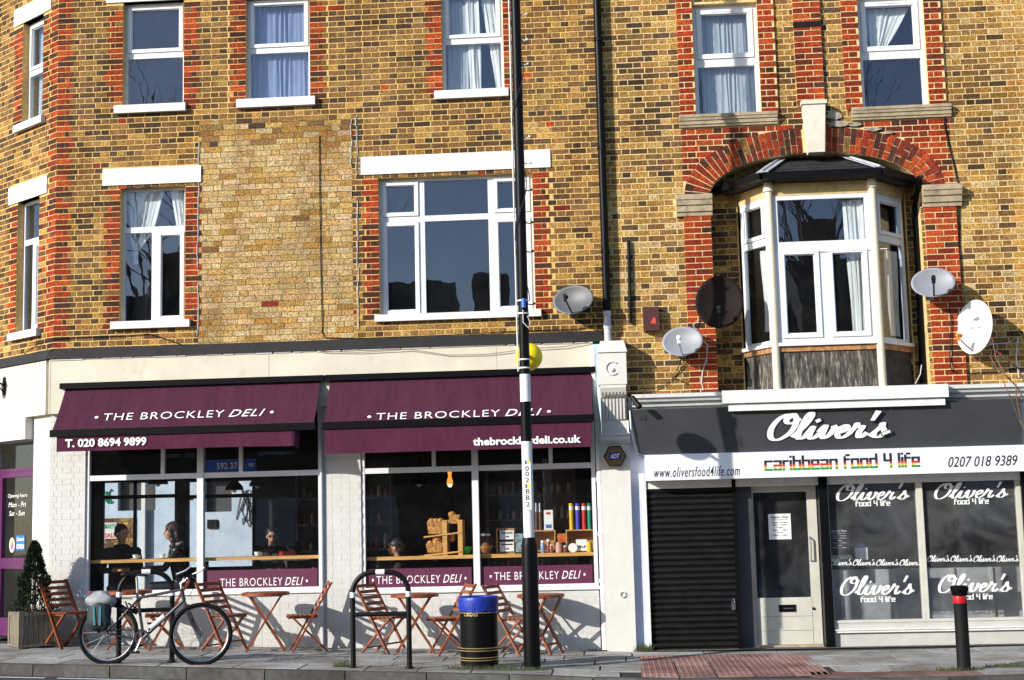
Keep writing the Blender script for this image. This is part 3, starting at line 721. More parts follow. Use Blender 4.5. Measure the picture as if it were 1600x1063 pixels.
# ---- chamfer entrance
def BC(x0, y0, x1, y1, d=0.0):
    xm, ym = (x0+x1)/2, (y0+y1)/2; return FC.hit(x0, ym, d)[0], FC.hit(x1, ym, d)[0], FC.hit(xm, y1, d)[1], FC.hit(xm, y0, d)[1]
cx = FC.hit(50, 850)[0]; zg = .22; zdl = FC.hit(20, 690)[1]
b = MB(FC); b.box(cx, -.0, 0, .25, -.05, zfb); b.build('column', m_pier, deli)
b = MB(FC); b.box(SL, cx-.02, -.12, .25, zdl, zfb-.004); b.build('door_lintel', m_pier, deli)
MB(FC).box(SL-.2, SL+.5, 0, .25, -.1, zdl-.002).build('painted_wall', m_pb, deli)
m_purple = mat('purple_door_paint', (.10, .016, .085), .4, noise=.06, scale=6)
dz0, dz1 = .26, FC.hit(20, 738, .2)[1]
b = MB(FC); dl, dr = SL+.55, cx-.03
ring(b, dl, dr, dz0, dz1, .075, .20, .26); b.box(dl+.075, dr-.075, .20, .26, FC.hit(20, 889, .2)[1], FC.hit(20, 872, .2)[1])
b.box(dl, dr, .195, .25, dz0+.075, dz0+.25)
dr_ = b.build('door', m_purple, deli)
MB(FC).box(dl+.07, dr-.07, .228, .234, dz0+.25, dz1-.07).build('pane', m_shopglass, dr_)
b = MB(FC); b.box(dl, cx, .20, .26, dz1+.003, dz1+.05); b.build('transom', m_purple, deli)
MB(FC).box(dl, cx, .23, .236, dz1+.05, zdl).build('transom_pane', m_shopglass, deli)
MB(FC).tube([(dr-.11, .17, 1.15), (dr-.11, .15, 1.2), (dr-.11, .15, 1.5), (dr-.11, .17, 1.55)], .012).build('handle', m_steel, dr_)
def sticker(poly_c, r, fn=None): pass
s_, z_ = FC.hit(18, 852, .22)
b = MB(FC); 
cols = [(.8, .1, .05), (.85, .45, .05), (.1, .5, .15), (.05, .25, .7), (.35, .1, .55), (.8, .1, .4)]
mm = [m_letter]+[simple('sticker_ink', c) for c in cols]
b.face([(s_+.075*cos(2*pi*k/20), .226, z_+.105*sin(2*pi*k/20)) for k in range(20)])
for i in range(6):
    b.mi = i+1; b.face([(s_, .2245, z_)]+[(s_+.05*cos(pi/3*i+pi/9*k), .2245, z_+.072*sin(pi/3*i+pi/9*k)) for k in range(4)])
b.build('sticker', mm, dr_)
a, c, z0, z1 = BC(25, 837, 38, 860, .22); b = MB(FC); b.box(a, c, .222, .226, z0, z1); b.build('sticker', simple('sticker_blue', (.02, .16, .42)), dr_)
place(glyphs('OPEN', bold=.03), planar(FC, a+.01, c-.01, z0+.02, z0+(z1-z0)*.42, .2205), dr_, m_letter)
place(glyphs("Come in", bold=.02, shear=.3), planar(FC, a+.015, c-.015, z0+(z1-z0)*.62, z1-.02, .2205), dr_, m_letter)
a, c, z0, z1 = BC(12, 768, 42, 830, .22)
for i, t in enumerate(('Opening hours', 'Mon - Fri', 'Sat - Sun')): place(glyphs(t, shear=.2), planar(FC, a+.02*i, c-.03*i, z1-.10-i*.12, z1-.03-i*.12, .2205), dr_, m_letter)
# ---- interior
gd = .11
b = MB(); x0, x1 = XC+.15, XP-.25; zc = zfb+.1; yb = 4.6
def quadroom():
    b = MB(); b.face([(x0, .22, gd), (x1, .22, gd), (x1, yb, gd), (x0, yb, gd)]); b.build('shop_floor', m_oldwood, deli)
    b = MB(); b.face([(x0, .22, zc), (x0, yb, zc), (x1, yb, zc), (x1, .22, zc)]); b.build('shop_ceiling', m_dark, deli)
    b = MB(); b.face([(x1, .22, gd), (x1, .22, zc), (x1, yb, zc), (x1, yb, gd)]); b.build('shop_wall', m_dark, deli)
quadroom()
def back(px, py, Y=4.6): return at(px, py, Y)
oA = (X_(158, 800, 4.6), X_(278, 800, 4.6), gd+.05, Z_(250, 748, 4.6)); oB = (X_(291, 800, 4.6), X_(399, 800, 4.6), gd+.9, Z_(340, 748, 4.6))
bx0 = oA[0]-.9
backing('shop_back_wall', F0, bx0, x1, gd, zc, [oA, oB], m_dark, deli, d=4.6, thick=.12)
b = MB(); ring(b, *oA, .05, 4.58, 4.64); b.box(oA[0], oA[1], 4.58, 4.64, oA[3]-.32, oA[3]-.26); b.box(oA[0]+.55, oA[0]+.60, 4.585, 4.635, oA[2], oA[3]); f = b.build('back_window', m_blackm, deli)
MB().box(oA[0], oA[1], 4.61, 4.615, oA[2], oA[3]).build('pane', m_shopglass, f)
b = MB(); ring(b, *oB, .05, 4.58, 4.64); b.box(oB[0], oB[1], 4.585, 4.635, oB[3]-.32, oB[3]-.26); f = b.build('back_window', m_blackm, deli)
MB().box(oB[0], oB[1], 4.61, 4.615, oB[2], oB[3]).build('pane', m_shopglass, f)
# sunlit side-street wall beyond
YW = 8.2; wx0, wx1 = X_(120, 800, YW), X_(430, 800, YW)
wall = thing('yard_wall', 'pale blue painted wall with graffiti seen through the deli window behind the seated pair', 'wall', ((wx0+wx1)/2, YW, .1))
wh = [(X_(184, 780, YW), X_(243, 780, YW), Z_(210, 798, YW), Z_(210, 748, YW)), (X_(320, 780, YW), X_(362, 780, YW), Z_(340, 800, YW), Z_(340, 752, YW))]
m_pale = mat('pale_blue_render', (.50, .60, .74), .8, noise=.1, scale=3, dirt=((.15, .17, .2), .6, .7), dscale=5, bump=.4, bscale=20)
backing('rendered_wall', F0, wx0-1.2, wx1+.6, -.1, 3.3, wh, m_pale, wall, d=YW, thick=.3)
for h in wh: MB().box(h[0], h[1], YW+.15, YW+.2, h[2], h[3]).build('shuttered_window', m_greywood, wall)
b = []; 
brickfield(F0, X_(163, 830, YW), X_(213, 830, YW), Z_(190, 870, YW), Z_(190, 806, YW), .0772, [], [], lambda s, z: pick([(3, YEL), (2, BRN)]), 'flemish', b)
bb = MB(); [bb.box(s-l/2, s+l/2, YW-.02, YW+.0, z-h/2, z+h/2, col=c) for fr, s, z, l, h, pr, c, ty in b]; bb.build('brickwork', m_brick, wall)['kind'] = 'stuff'
b = MB(); b.box(X_(221, 800, YW-.1), X_(227, 800, YW-.1), YW-.12, YW-.02, .1, Z_(224, 755, YW)); b.build('down_pipe', m_white, wall)
sgn = thing('poster', 'white poster with green and red words on the brick patch behind the seated man', 'poster', (X_(170, 830, YW-.06), YW-.05, Z_(170, 830, YW)))
a, c, z0, z1 = RC(163, 817, 182, 842, YW-.05); MB().box(a, c, YW-.05, YW-.03, z0, z1).build('board', m_white, sgn)
place(glyphs('MARTH', bold=.03), planar(F0, a+.01, c-.01, z0+(z1-z0)*.62, z1-.02, YW-.053), sgn, simple('green_ink', (.02, .35, .18)))
place(glyphs('SALE', bold=.03), planar(F0, a+.01, c-.01, z0+.02, z0+(z1-z0)*.36, YW-.053), sgn, simple('red_ink', (.55, .03, .03)))
def scribble(cx_, cy_, w_, h_, n, r, m_, seed, Y):
    rr = random.Random(seed); b = MB()
    for k in range(n):
        p = [(cx_+rr.uniform(-w_, w_), cy_+rr.uniform(-h_, h_)) for _ in range(5)]; c = crom(p, 5)
        b.tube([at(x, y, Y) for x, y in c], r, 4)
    return b.build('graffiti', m_, wall)
scribble(382, 792, 13, 30, 6, .006, m_letblk, 3, YW-.012); scribble(171, 775, 6, 12, 4, .012, simple('green_spray', (.03, .3, .12)), 5, YW-.012)
scribble(298, 778, 4, 5, 2, .01, m_letblk, 6, YW-.012)
b = MB(); a, c, z0, z1 = RC(324, 812, 339, 826, YW-.02); b.box(a, c, YW-.04, YW-.001, z0, z1); b.build('vent', m_blackm, wall)
# blue hanging sign inside
hs = thing('hanging_sign', 'blue sign with white digits hanging inside above the deli window counter', 'sign', (X_(366, 728, .6), .6, Z_(366, 728, .6)))
a, c, z0, z1 = RC(322, 718, 400, 738, .6); MB().box(a, c, .6, .63, z0, z1).build('board', simple('sign_blue', (.02, .12, .6)), hs)
a, c, z0, z1 = RC(339, 723, 371, 733, .6); place(glyphs('592 37', bold=.02), planar(F0, a, c, z0, z1, .595), hs, m_letter)
a, c, z0, z1 = RC(388, 724, 397, 730, .6); place(glyphs('app', bold=.02), planar(F0, a, c, z0, z1, .595), hs, m_letter)
# counters along the windows
ztc = Z_(320, 872, .13); ztcR = Z_(745, 867, .13)
cL = MB().box(sw[0][0]+.03, sw[0][1]-.02, .13, .50, ztc-.04, ztc).build('window_counter', m_pine); tag(cL, 'long pale wooden counter behind the left deli window', 'counter')
cR = MB().box(sw[1][0]+.03, X_(652, 867, .2), .13, .235, ztcR-.045, ztcR).box(X_(652, 867, .2), sw[1][1]-.02, .13, .60, ztcR-.045, ztcR).build('window_counter', m_pine); tag(cR, 'long pale wooden counter behind the right deli window with groceries on it', 'counter')
for o in (cL, cR):
    for x in (.02, .5, .98):
        s0, s1 = (sw[0][0], sw[0][1]) if o is cL else (sw[1][0], sw[1][1]); xx = s0+(s1-s0)*x; xx = min(max(xx, s0+.08), s1-.08); zt = ztc if o is cL else ztcR
        MB().box(xx-.02, xx+.02, .19, .23, gd, zt-.046).build('support', m_blackm, o)
# back shelving
def shelf_unit(px0, px1, Y, label, seed):
    rr = random.Random(seed); a, c = X_(px0, 800, Y), X_(px1, 800, Y); t = thing('shelf_unit', label, 'shelves', ((a+c)/2, Y, gd))
    b = MB(); b.box(a, a+.03, Y, Y+.3, gd, 2.5); b.box(c-.03, c, Y, Y+.3, gd, 2.5); b.box(a, c, Y+.3, Y+.32, gd, 2.5); b.build('carcass', mat('shelf_paint', (.16, .15, .14), .7), t)
    for z in (.9, 1.3, 1.7, 2.1, 2.48): MB().box(a+.03, c-.03, Y+.01, Y+.3, z-.015, z+.015).build('shelf', mat('shelf_paint', (.2, .19, .17), .7), t)
    ms = [simple('jar_stock', x) for x in ((.3, .12, .05), (.35, .3, .2), (.1, .12, .06), (.3, .05, .04), (.4, .38, .35))]
    for z in (.915, 1.315, 1.715, 2.115):
        x = a+.1
        b = MB(); 
        while x < c-.1:
            b.mi = rr.randrange(5); h = rr.uniform(.1, .24); b.lathe([(.04, 0), (.04, h*.8), (.025, h*.86), (.025, h)], (x, Y+.13, z), 8); x += rr.uniform(.09, .16)
        b.build('jars', ms, t)
shelf_unit(462, 500, 3.2, 'dim tall shelf with jars behind the right end of the left deli window', 1)
shelf_unit(566, 612, 3.4, 'dim tall shelf with jars behind the left end of the right deli window', 2)
shelf_unit(760, 900, 4.0, 'dim wide shelf with jars at the back behind the right deli window', 4)
# ================================================================== AWNINGS
PA = .57
zat = Z_(300, 601, -.12); zaf = Z_(300, 667, -PA)
def awning(label, xt0, xt1, xv0, xv1, yt, yf, yvt, yvb, texts, vtext, rail):
    a, c = xt0, xt1; t = thing('awning', label, 'awning', ((a+c)/2, -.1, 2.9))
    zt, zf = yt, yf
    b = MB(); nu, nv = 60, 6; G = []
    for j in range(nv+1):
        v = j/nv
        G.append([(a+(c-a)*i/nu, -.12-(PA-.12-.01)*v, zt-(zt-zf)*v-.016*sin(pi*v)*(1+.35*sin(i*.9)+.35*sin(i*.37+2))+.0022*sin(i*1.9+v*1.5)*(.3+v)) for i in range(nu+1)])
    for j in range(nv):
        for i in range(nu): b.face([G[j][i], G[j+1][i], G[j+1][i+1], G[j][i+1]])
    o = b.build('fabric', m_awning, t); merge(o)
    fn = lambda X, v: Vector((X, -.12-(PA-.13)*v, zt-(zt-zf)*v-.016*sin(pi*v)+.009)) + Vector((0, -.006, 0))
    x0, x1, v0, v1 = texts
    place(g_deli, lambda u, v: fn(x0+(x1-x0)*u, v1+(v0-v1)*v), t, m_letter)
    MB().box(a-.02, c+.02, -PA-.035, -PA+.02, zf-.085, zf+.008).build('front_bar', m_black, t)
    b = MB(); nu = 40; zt2 = zf-.085; G = []
    for j in range(5):
        v = j/4; row = []
        for i in range(nu+1):
            u = i/nu; x = xv0+(xv1-xv0)*u; cur = .05*max(0, (u-.93)/.07)**2*v if rail == 'curl' else 0
            row.append((x, -PA-.012-.008*sin(u*25)*v-cur, zt2+.01-(zt2+.01-yvb)*v + (.03*max(0, (u-.8)/.2)**2*v*sin(u*6) if rail == 'curl' else 0)))
        G.append(row)
    for j in range(4):
        for i in range(nu): b.face([G[j][i], G[j+1][i], G[j+1][i+1], G[j][i+1]])
    if rail == 'curl':
        e = [g[-1] for g in G]; 
        for j in range(4): b.face([e[j], e[j+1], (e[j+1][0]+.03, e[j+1][1]+.12, e[j+1][2]-.05), (e[j][0]+.03, e[j][1]+.12, e[j][2])])
    o = b.build('valance', m_awn2, t); merge(o)
    tx0, tx1, tz0, tz1, s_ = vtext
    place(glyphs(s_, bold=.035), planar(F0, tx0, tx1, tz0, tz1, -PA-.026), t, m_letter)
    # folding arms
    for sx in (.12, .88):
        xx = a+(c-a)*sx; b = MB(); b.tube([(xx, -.1, zt-.16), (xx+.25*(1 if sx < .5 else -1), -.30, zt-.34)], .02, 6); b.tube([(xx+.25*(1 if sx < .5 else -1), -.30, zt-.34), (xx, -PA+.03, zf-.06)], .018, 6); b.build('folding_arm', m_blackm, t)
    MB().box(a-.06, c+.055, -.19, -.092, zt-.012, zt+.065).build('cassette', m_black, t)
    return t
zvb1 = Z_(280, 701, -PA); zvb2 = Z_(715, 704, -PA); yfc = Z_(300, 667, -PA)
def vbox(x0, y0, x1, y1): return (*RC(x0, y0, x1, y1, -PA-.02),)
def tb(px0, px1, py0, py1):   # text box on sloping cloth: solve v from measured pixel rows
    def vy(px, py):
        lo, hi = 0., 1.
        for _ in range(30):
            v = (lo+hi)/2; Y = -.12-(PA-.13)*v; z = zat-(zat-zaf)*v
            if Z_(px, py, Y) < z: lo = v
            else: hi = v
        return (lo+hi)/2
    pm = (px0+px1)/2; v0, v1 = vy(pm, py0), vy(pm, py1); Y = -.12-(PA-.13)*(v0+v1)/2
    return X_(px0, (py0+py1)/2, Y), X_(px1, (py0+py1)/2, Y), v0, v1
A1 = (X_(103, 607, -.12)+X_(81, 668, -PA))/2, (X_(496, 597, -.12)+X_(495, 665, -PA))/2
A2 = (X_(515, 597, -.12)+X_(507, 668, -PA))/2, (X_(925, 587, -.12)+X_(925, 664, -PA))/2
awning('left burgundy canvas awning with phone number on its curled valance', A1[0], A1[1], X_(89, 690, -PA), X_(462, 690, -PA), zat, zaf, 0, zvb1, tb(148, 428, 642, 653.5), (*vbox(102, 684.5, 229, 698), 'T. 020 8694 9899'), 'curl')
awning('right burgundy canvas awning with web address on its valance', A2[0], A2[1], X_(508, 690, -PA), X_(925, 690, -PA), zat, zaf, 0, zvb2, tb(574, 861, 642, 653.5), (*vbox(739, 682, 908, 698), 'thebrockleydeli.co.uk'), '')
# ================================================================== WHITE PIER AND PIPES
px0, px1 = (X_(932, 545, -.2)+X_(950, 1017, -.12))/2, (X_(976, 545, -.2)+X_(997, 1017, -.12))/2
pier = thing('pilaster', 'white painted pilaster with fluted console between the two shops', 'pilaster', ((px0+px1)/2, -.1, .02))
zs = [Z_(958, y, -.2) for y in (534, 552, 602, 676, 693)]
MB().box(px0, px1, -.12, .02, -.02, zs[4]).build('shaft', m_pier, pier)
b = MB(); xm = (px0+px1)/2
b.hexa([(px0-.0, -.33, zs[1]), (px1+.01, -.33, zs[1]), (px0+.04, -.30, zs[0]), (px1-.03, -.30, zs[0]), (px0, .0, zs[1]), (px1+.01, .0, zs[1]), (px0+.04, .0, zs[0]+.03), (px1-.03, .0, zs[0]+.03)])
b.box(px0+.005, px1-.005, -.31, -.0, zs[2], zs[1]-.003)
b.build('cap_block', m_pier, pier)
b = MB(); b.tube([(xm+.085*cos(t*.3), -.315, (zs[1]+zs[2])/2+.085*sin(t*.3)) for t in range(3, 19)], .012, 6); b.ball((xm, -.31, (zs[1]+zs[2])/2-.02), .03, 8, 6); b.build('roundel', m_pier, pier)
b = MB(); b.sweep([(-.0, zs[2]-.003), (-.30, zs[2]-.003), (-.30, zs[2]-.04), (-.22, zs[2]-.18), (-.17, zs[2]-.4), (-.16, zs[3]+.02), (-.16, zs[3]), (0, zs[3])], px0+.02, px1-.02)
b.build('console', m_pier, pier)
for i in range(7):
    x = px0+.055+i*(px1-px0-.11)/6; b = MB(); b.sweep([(-.302, zs[2]-.10), (-.29, zs[2]-.10), (-.225, zs[2]-.18), (-.18, zs[3]+.17), (-.2, zs[3]+.17), (-.24, zs[2]-.18)], x-.012, x+.012); b.build('flute', m_pier, pier)
b = MB(); b.sweep([(0, zs[3]-.003), (-.19, zs[3]-.003), (-.20, zs[3]-.03), (-.17, zs[3]-.05), (-.175, zs[3]-.09), (-.14, zs[4]), (0, zs[4])], px0-.01, px1+.01); b.build('base_moulding', m_pier, pier)
b = MB(); x, z = at(973, 929, -.13).x, at(973, 929, -.13).z; b.tube([(x+.035*cos(t*.5), -.135, z+.035*sin(t*.5)) for t in range(13)], .008, 5); b.build('doorbell', m_pier, pier)
# ADT box
x, z = at(961, 714, -.2).x, at(961, 713, -.2).z
ad = thing('alarm_box', 'hexagonal brown alarm box with blue emblem on the white pilaster', 'alarm box', (x, -.12, z))
hexp = [(x+.135*cos(pi/3*k)*1.06, z+.145*sin(pi/3*k)) for k in range(6)]
MB().prism(hexp, -.20, -.122).build('casing', simple('bronze_plastic', (.19, .105, .04), .4), ad)
b = MB()
for k in range(6): b.bar((hexp[k][0], -.205, hexp[k][1]), (hexp[(k+1) % 6][0], -.205, hexp[(k+1) % 6][1]), .012)
b.build('rim', m_black, ad)
MB().box(x-.075, x+.075, -.207, -.201, z-.048, z+.048).build('badge', simple('badge_blue', (.01, .03, .2), .4), ad)
place(glyphs('ADT', bold=.03, shear=.2), planar(F0, x-.06, x+.06, z-.03, z+.03, -.2085), ad, m_letter)
# pipes
def pipe(label, segs, name='drain_pipe', mt=None, brackets=()):
    t = thing(name, label, 'pipe', segs[0][0][-1]); 
    for k, (pts, r, m_) in enumerate(segs): MB().tube(pts, r, 12).build('pipe_section', m_, t, smooth=True)
    for (x, y, z, r, m_) in brackets:
        b = MB(); b.tube([(x, y, z-.025), (x, y, z+.025)], r, 12); b.box(x-.02, x+.02, y, 0, z-.02, z+.02); b.build('bracket', m_, t)
    return t
m_greypipe = mat('grey_pipe_paint', (.48, .50, .55), .5, noise=.08, scale=6)
xp = (X_(932.5, 0, -.09)+X_(949, 500, -.09))/2; zj = Z_(949, 487, -.09); zb_ = Z_(950, 531, -.09)
pipe('tall black downpipe with grey lower end running down between the two buildings', [([(xp, -.09, ZTOP), (xp, -.09, zj)], .052, m_black), ([(xp, -.09, zj), (xp, -.09, zb_-.03)], .047, m_greypipe)], brackets=[(xp, -.09, z, .06, m_black) for z in (5.2, 6.6, 8.1)]+[(xp, -.09, zj-.02, .056, m_greypipe), (xp, -.09, zj-.2, .056, m_greypipe)])
xq = X_(942, 900, -.08); zq = Z_(938, 660, -.08); xq2 = X_(927, 570, -.11)
pipe('white downpipe squeezed between the deli window and the white pilaster', [([(xq2, -.12, Z_(925, 545, -.12)), (xq2, -.12, zq+.35), (xq, -.07, zq), (xq, -.07, gz(xq)+.02)], .04, m_white)], brackets=[(xq, -.07, z, .05, m_white) for z in (.9, 1.5, 2.2)])
xv = X_(503.5, 900, -.03)
pipe('thin grey cable pipe down the left edge of the brick pier between the deli windows', [([(xv, -.025, zfb), (xv, -.025, gz(xv)+.02)], .022, m_greypipe)])
# ================================================================== RIGHT BUILDING
RB = Vector((3.2, 0, 0)); tk = thing('brick_building', 'yellow brick building with red brick arch and bay window above the grey takeaway shopfront', 'building', RB)
ZR0 = Z_(1290, 612, -.0)
Xa, Xb = X_(1114, 420), X_(1444, 420); Zs = Z_(1275, 299); Zc = Z_(1270, 238); Xm = (Xa+Xb)/2; ea = (Xb-Xa)/2; rise = Zc-Zs; RT = .335
pl0, pl1 = X_(1071, 420), Xa; pr0, pr1 = X_(1449, 420), X_(1499, 420)
ul = RC(1084, 5, 1186, 177); ur = RC(1343, -1, 1447, 170)
zcn1 = (Z_(1138, 176)+Z_(1407, 171))/2; zcn0 = (Z_(1138, 194)+Z_(1407, 190))/2
lx0, lx1 = X_(1061, 186), X_(1214, 186); rx0, rx1 = X_(1330, 181), X_(1485, 181)
ul = (ul[0], ul[1], zcn1-.02, ul[3]); ur = (ur[0], ur[1], zcn1-.02, ul[3])
kx0, kx1 = X_(1252, 170), X_(1287, 170); kb0, kb1 = X_(1261, 238), X_(1286, 238); kzt = Z_(1270, 168)
REDP = [(8, RED), (1.2, RDK)]; REDM = [(5, RED), (2.5, RDK)]
rects = [(pl0, pl1, ZR0-.2, Zs-.28, .045, REDP, 'stretch'), (pr0, pr1, ZR0-.2, Zs-.28, .045, REDP, 'stretch'),
 (X_(1059, 90), ul[0]-.0, zcn1, ZTOP, .035, REDP, 'flemish'), (ul[1], X_(1212, 90), zcn1, ZTOP, .035, REDP, 'flemish'),
 (X_(1317, 90), ur[0], zcn1, ZTOP, .035, REDP, 'flemish'), (ur[1], X_(1474, 90), zcn1, ZTOP, .035, REDP, 'flemish'),
 (X_(1240, 60), X_(1283, 60), kzt+.02, ZTOP, .05, REDP, 'stretch'),
 (lx0+.02, X_(1232, 200), Zs-.02, zcn0-.003, .003, REDM, 'flemish'), (X_(1300, 200), rx1-.02, Zs-.02, zcn0-.003, .003, REDM, 'flemish')]
def ell(zm, a, r):
    return a*sqrt(max(0, 1-((zm-Zs)/r)**2)) if zm < Zs+r else -1
def excl(zm):
    if zm < Zs-.02: return None
    h = ell(max(zm, Zs), ea+RT+.01, rise+RT+.01)
    return (Xm-h, Xm+h) if h > 0 else None
def pal_r(s, z):
    if s > X_(1578, 200): return pick([(7, [(.58, .30, .07), (.52, .33, .12)]), (1, YEL)])
    if s > pr1: return pick([(5, YEL), (1.8, PAT), (3, BRN), (1.9+sin(z*2.3+s)*.8, DRK), (.6, [(.50, .24, .05)])])
    t = sin(z*1.7+s)
    if s < lx0 and z < Z_(1000, 250): return pick([(5, YEL), (2.6, PAT if z < Z_(1000, 300) and z > Z_(1000, 480) else BRN), (2.2, BRN), (1.0+t*.3, DRK)])
    if z < Z_(1000, 500): return pick([(3, YEL), (3, BRN), (1.5, DRK)])
    return pick([(3.6, YEL), (3, BRN), (2.4+t*.5, DRK), (.06, RED)])
rb = []
hs_ = [ul, ur, (Xa, Xb, ZR0-.3, Zs), (lx0, lx1, zcn0-.001, zcn1), (rx0, rx1, zcn0-.001, zcn1), (kx0+.02, kx1-.02, Zc, kzt),
 (pl0-.09, pl1+.0, Zs-.28, Zs-.0), (pr0-.0, pr1+.06, Zs-.28, Zs-.0)]
brickfield(F0, XP, XR, ZR0-.1, ZTOP, .0795, hs_, [], pal_r, 'flemish', rb, rects=rects, exclude=excl)
# voussoirs of the flattened arch
perim = 0; pts = []
N_ = 400
for i in range(N_+1):
    t = pi*i/N_; pts.append((t, Xm+ea*cos(t), Zs+rise*sin(t)))
def at_len(target):
    acc = 0
    for (t0, x0_, z0_), (t1, x1_, z1_) in zip(pts, pts[1:]):
        d = hypot(x1_-x0_, z1_-z0_)
        if acc+d >= target: return t0+(t1-t0)*(target-acc)/d
        acc += d
    return pi
tot = sum(hypot(b_[1]-a_[1], b_[2]-a_[2]) for a_, b_ in zip(pts, pts[1:]))
def kap(t): return ea*rise/(ea**2*sin(t)**2+rise**2*cos(t)**2)**1.5
vs_ = []; acc_ = 0.0; i = 0
while acc_ < tot:
    st_ = .0785/(1+.17*kap(at_len(min(acc_+.02, tot-.001)))); vs_.append((at_len(min(acc_+st_/2, tot-.001)), st_)); acc_ += st_
for i, (t, st_) in enumerate(vs_):
    kk_ = kap(t); x, z = Xm+ea*cos(t), Zs+rise*sin(t); nx, nz_ = cos(t)/ea, sin(t)/rise; L_ = hypot(nx, nz_); nx /= L_; nz_ /= L_
    if abs(x-(kb0+kb1)/2) < (kb1-kb0)/2+.02: continue
    ang = atan2(nz_, nx)
    for (u, v) in ([(.003, .215), (.225, RT-.0)] if i % 2 else [(.003, .105), (.115, RT)]):
        m_ = (u+v)/2; rb.append((F0, x+nx*m_, z+nz_*m_, v-u, st_*(1+m_*kk_)-.0125, .008+RU(0, .003), pick([(6, RED), (3, RDK), (.8, BRN)]), 2, ang, ((v-u)/2*kk_)/(1+m_*kk_)))
emit(tk, rb, RB)
for a, c, e, g, pr_, _, _ in rects:
    if pr_ > .02: MB().box(a+.004, c-.004, -(pr_-.0035), -.0005, e, g).build('pier_pointing', m_mortar2, tk)
# backing with arch cut out
backing('mortar_wall', F0, XP, Xa, ZR0-.3, ZTOP, [h for h in (ul,) if h[1] < Xa] , m_mortar2, tk) if ul[1] < Xa else None
bigholes = [ul, ur]
def bigwall():
    b = MB(); zt = Zs+rise+.02
    xs = sorted({XP, XR, Xa, Xb, *[h[0] for h in bigholes], *[h[1] for h in bigholes], *[Xm+ea*cos(pi*i/40) for i in range(41)]})
    xs = [xs[0]]+[x for a, x in zip(xs, xs[1:]) if x-a > 1e-5]
    for a, c in zip(xs, xs[1:]):
        m_ = (a+c)/2; bot = [ZR0-.3, ZR0-.3]
        if Xa < m_ < Xb: bot = [Zs+rise*sqrt(max(0, 1-((x-Xm)/ea)**2)) for x in (a, c)]
        segs = [(bot, [ZTOP]*2)]
        for h in bigholes:
            if h[0] < m_ < h[1]: segs = [(bot, [h[2]]*2), ([h[3]]*2, [ZTOP]*2)]
        for lo, hi in segs: b.face([(a, 0, lo[0]), (c, 0, lo[1]), (c, 0, hi[1]), (a, 0, hi[0])])
        if Xa < m_ < Xb: b.face([(a, 0, bot[0]), (a, .3, bot[0]), (c, .3, bot[1]), (c, 0, bot[1])])
    for h in bigholes:
        for (x0, z0, x1, z1) in ((h[0], h[2], h[0], h[3]), (h[1], h[2], h[1], h[3]), (h[0], h[3], h[1], h[3]), (h[0], h[2], h[1], h[2])): b.face([(x0, 0, z0), (x1, 0, z1), (x1, .3, z1), (x0, .3, z0)])
    for x in (Xa, Xb): b.face([(x, 0, ZR0-.3), (x, .3, ZR0-.3), (x, .3, Zs), (x, 0, Zs)])
    b.build('mortar_wall', m_mortar2, tk)
bigwall()
# recess wall
RD = .30
rq = []
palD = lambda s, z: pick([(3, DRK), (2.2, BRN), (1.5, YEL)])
# bay geometry
YB = -.28
bl, fl_, fr_, br = X_(1157, 430, RD), X_(1206, 420, YB), X_(1369, 420, YB), X_(1419, 430, RD)
zb_top = Z_(1290, 304, YB); zb_bot = Z_(1290, 534, YB); z_pan = Z_(1290, 609, YB)
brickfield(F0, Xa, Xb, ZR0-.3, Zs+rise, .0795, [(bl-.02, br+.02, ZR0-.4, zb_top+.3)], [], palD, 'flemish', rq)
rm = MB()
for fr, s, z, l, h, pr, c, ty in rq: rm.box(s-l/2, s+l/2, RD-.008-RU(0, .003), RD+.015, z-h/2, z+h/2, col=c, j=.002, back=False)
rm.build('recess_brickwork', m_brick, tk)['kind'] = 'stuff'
backing('recess_wall', F0, Xa-.05, Xb+.05, ZR0-.3, Zs+rise+.05, [(bl, br, ZR0-.4, zb_top+.1)], m_mortar, tk, d=RD, thick=.1)
# cornices, keystone, capitals
def moulding(x0, x1, z0, z1, name='cornice', proj=.10, m_=None, par=None):
    h = z1-z0; b = MB(); b.sweep([(0, z0), (-proj*.4, z0), (-proj*.45, z0+h*.16), (-proj*.62, z0+h*.2), (-proj*.7, z0+h*.45), (-proj*.86, z0+h*.5), (-proj*.95, z0+h*.72), (-proj*1.05, z0+h*.74), (-proj*1.08, z1-.01), (-proj*.9, z1), (0, z1+.01)], x0, x1)
    return b.build(name, m_ or m_stone, par or tk)
moulding(lx0, lx1, zcn0, zcn1); moulding(rx0, rx1, zcn0, zcn1)
b = MB(); b.hexa([(kb0, -.16, Zc-.04), (kb1, -.16, Zc-.04), (kx0, -.16, kzt), (kx1, -.16, kzt), (kb0, .02, Zc-.04), (kb1, .02, Zc-.04), (kx0, .02, kzt), (kx1, .02, kzt)]); b.box(kx0-.02, kx1+.02, -.18, .02, kzt, kzt+.05); b.build('keystone', m_keyst, tk)
moulding(pl0-.09, pl1+.02, Zs-.28, Zs, 'capital', .14); moulding(pr0-.02, pr1+.07, Zs-.28, Zs, 'capital', .14)
for h in (ul, ur):
    window(tk, F0, *h, .09, [(0, .49, 1, 1, True), (0, 0, 1, .49, False)], bw=.055, sw=.06, vent=True)
MB().box(X_(1240, 60)-.004, X_(1283, 60)+.004, -.062, -.04, Z_(1262, 44), Z_(1262, 36)).build('dark_gap_band', m_blackm, tk)  # black strip standing in for a dark gap across the red brick
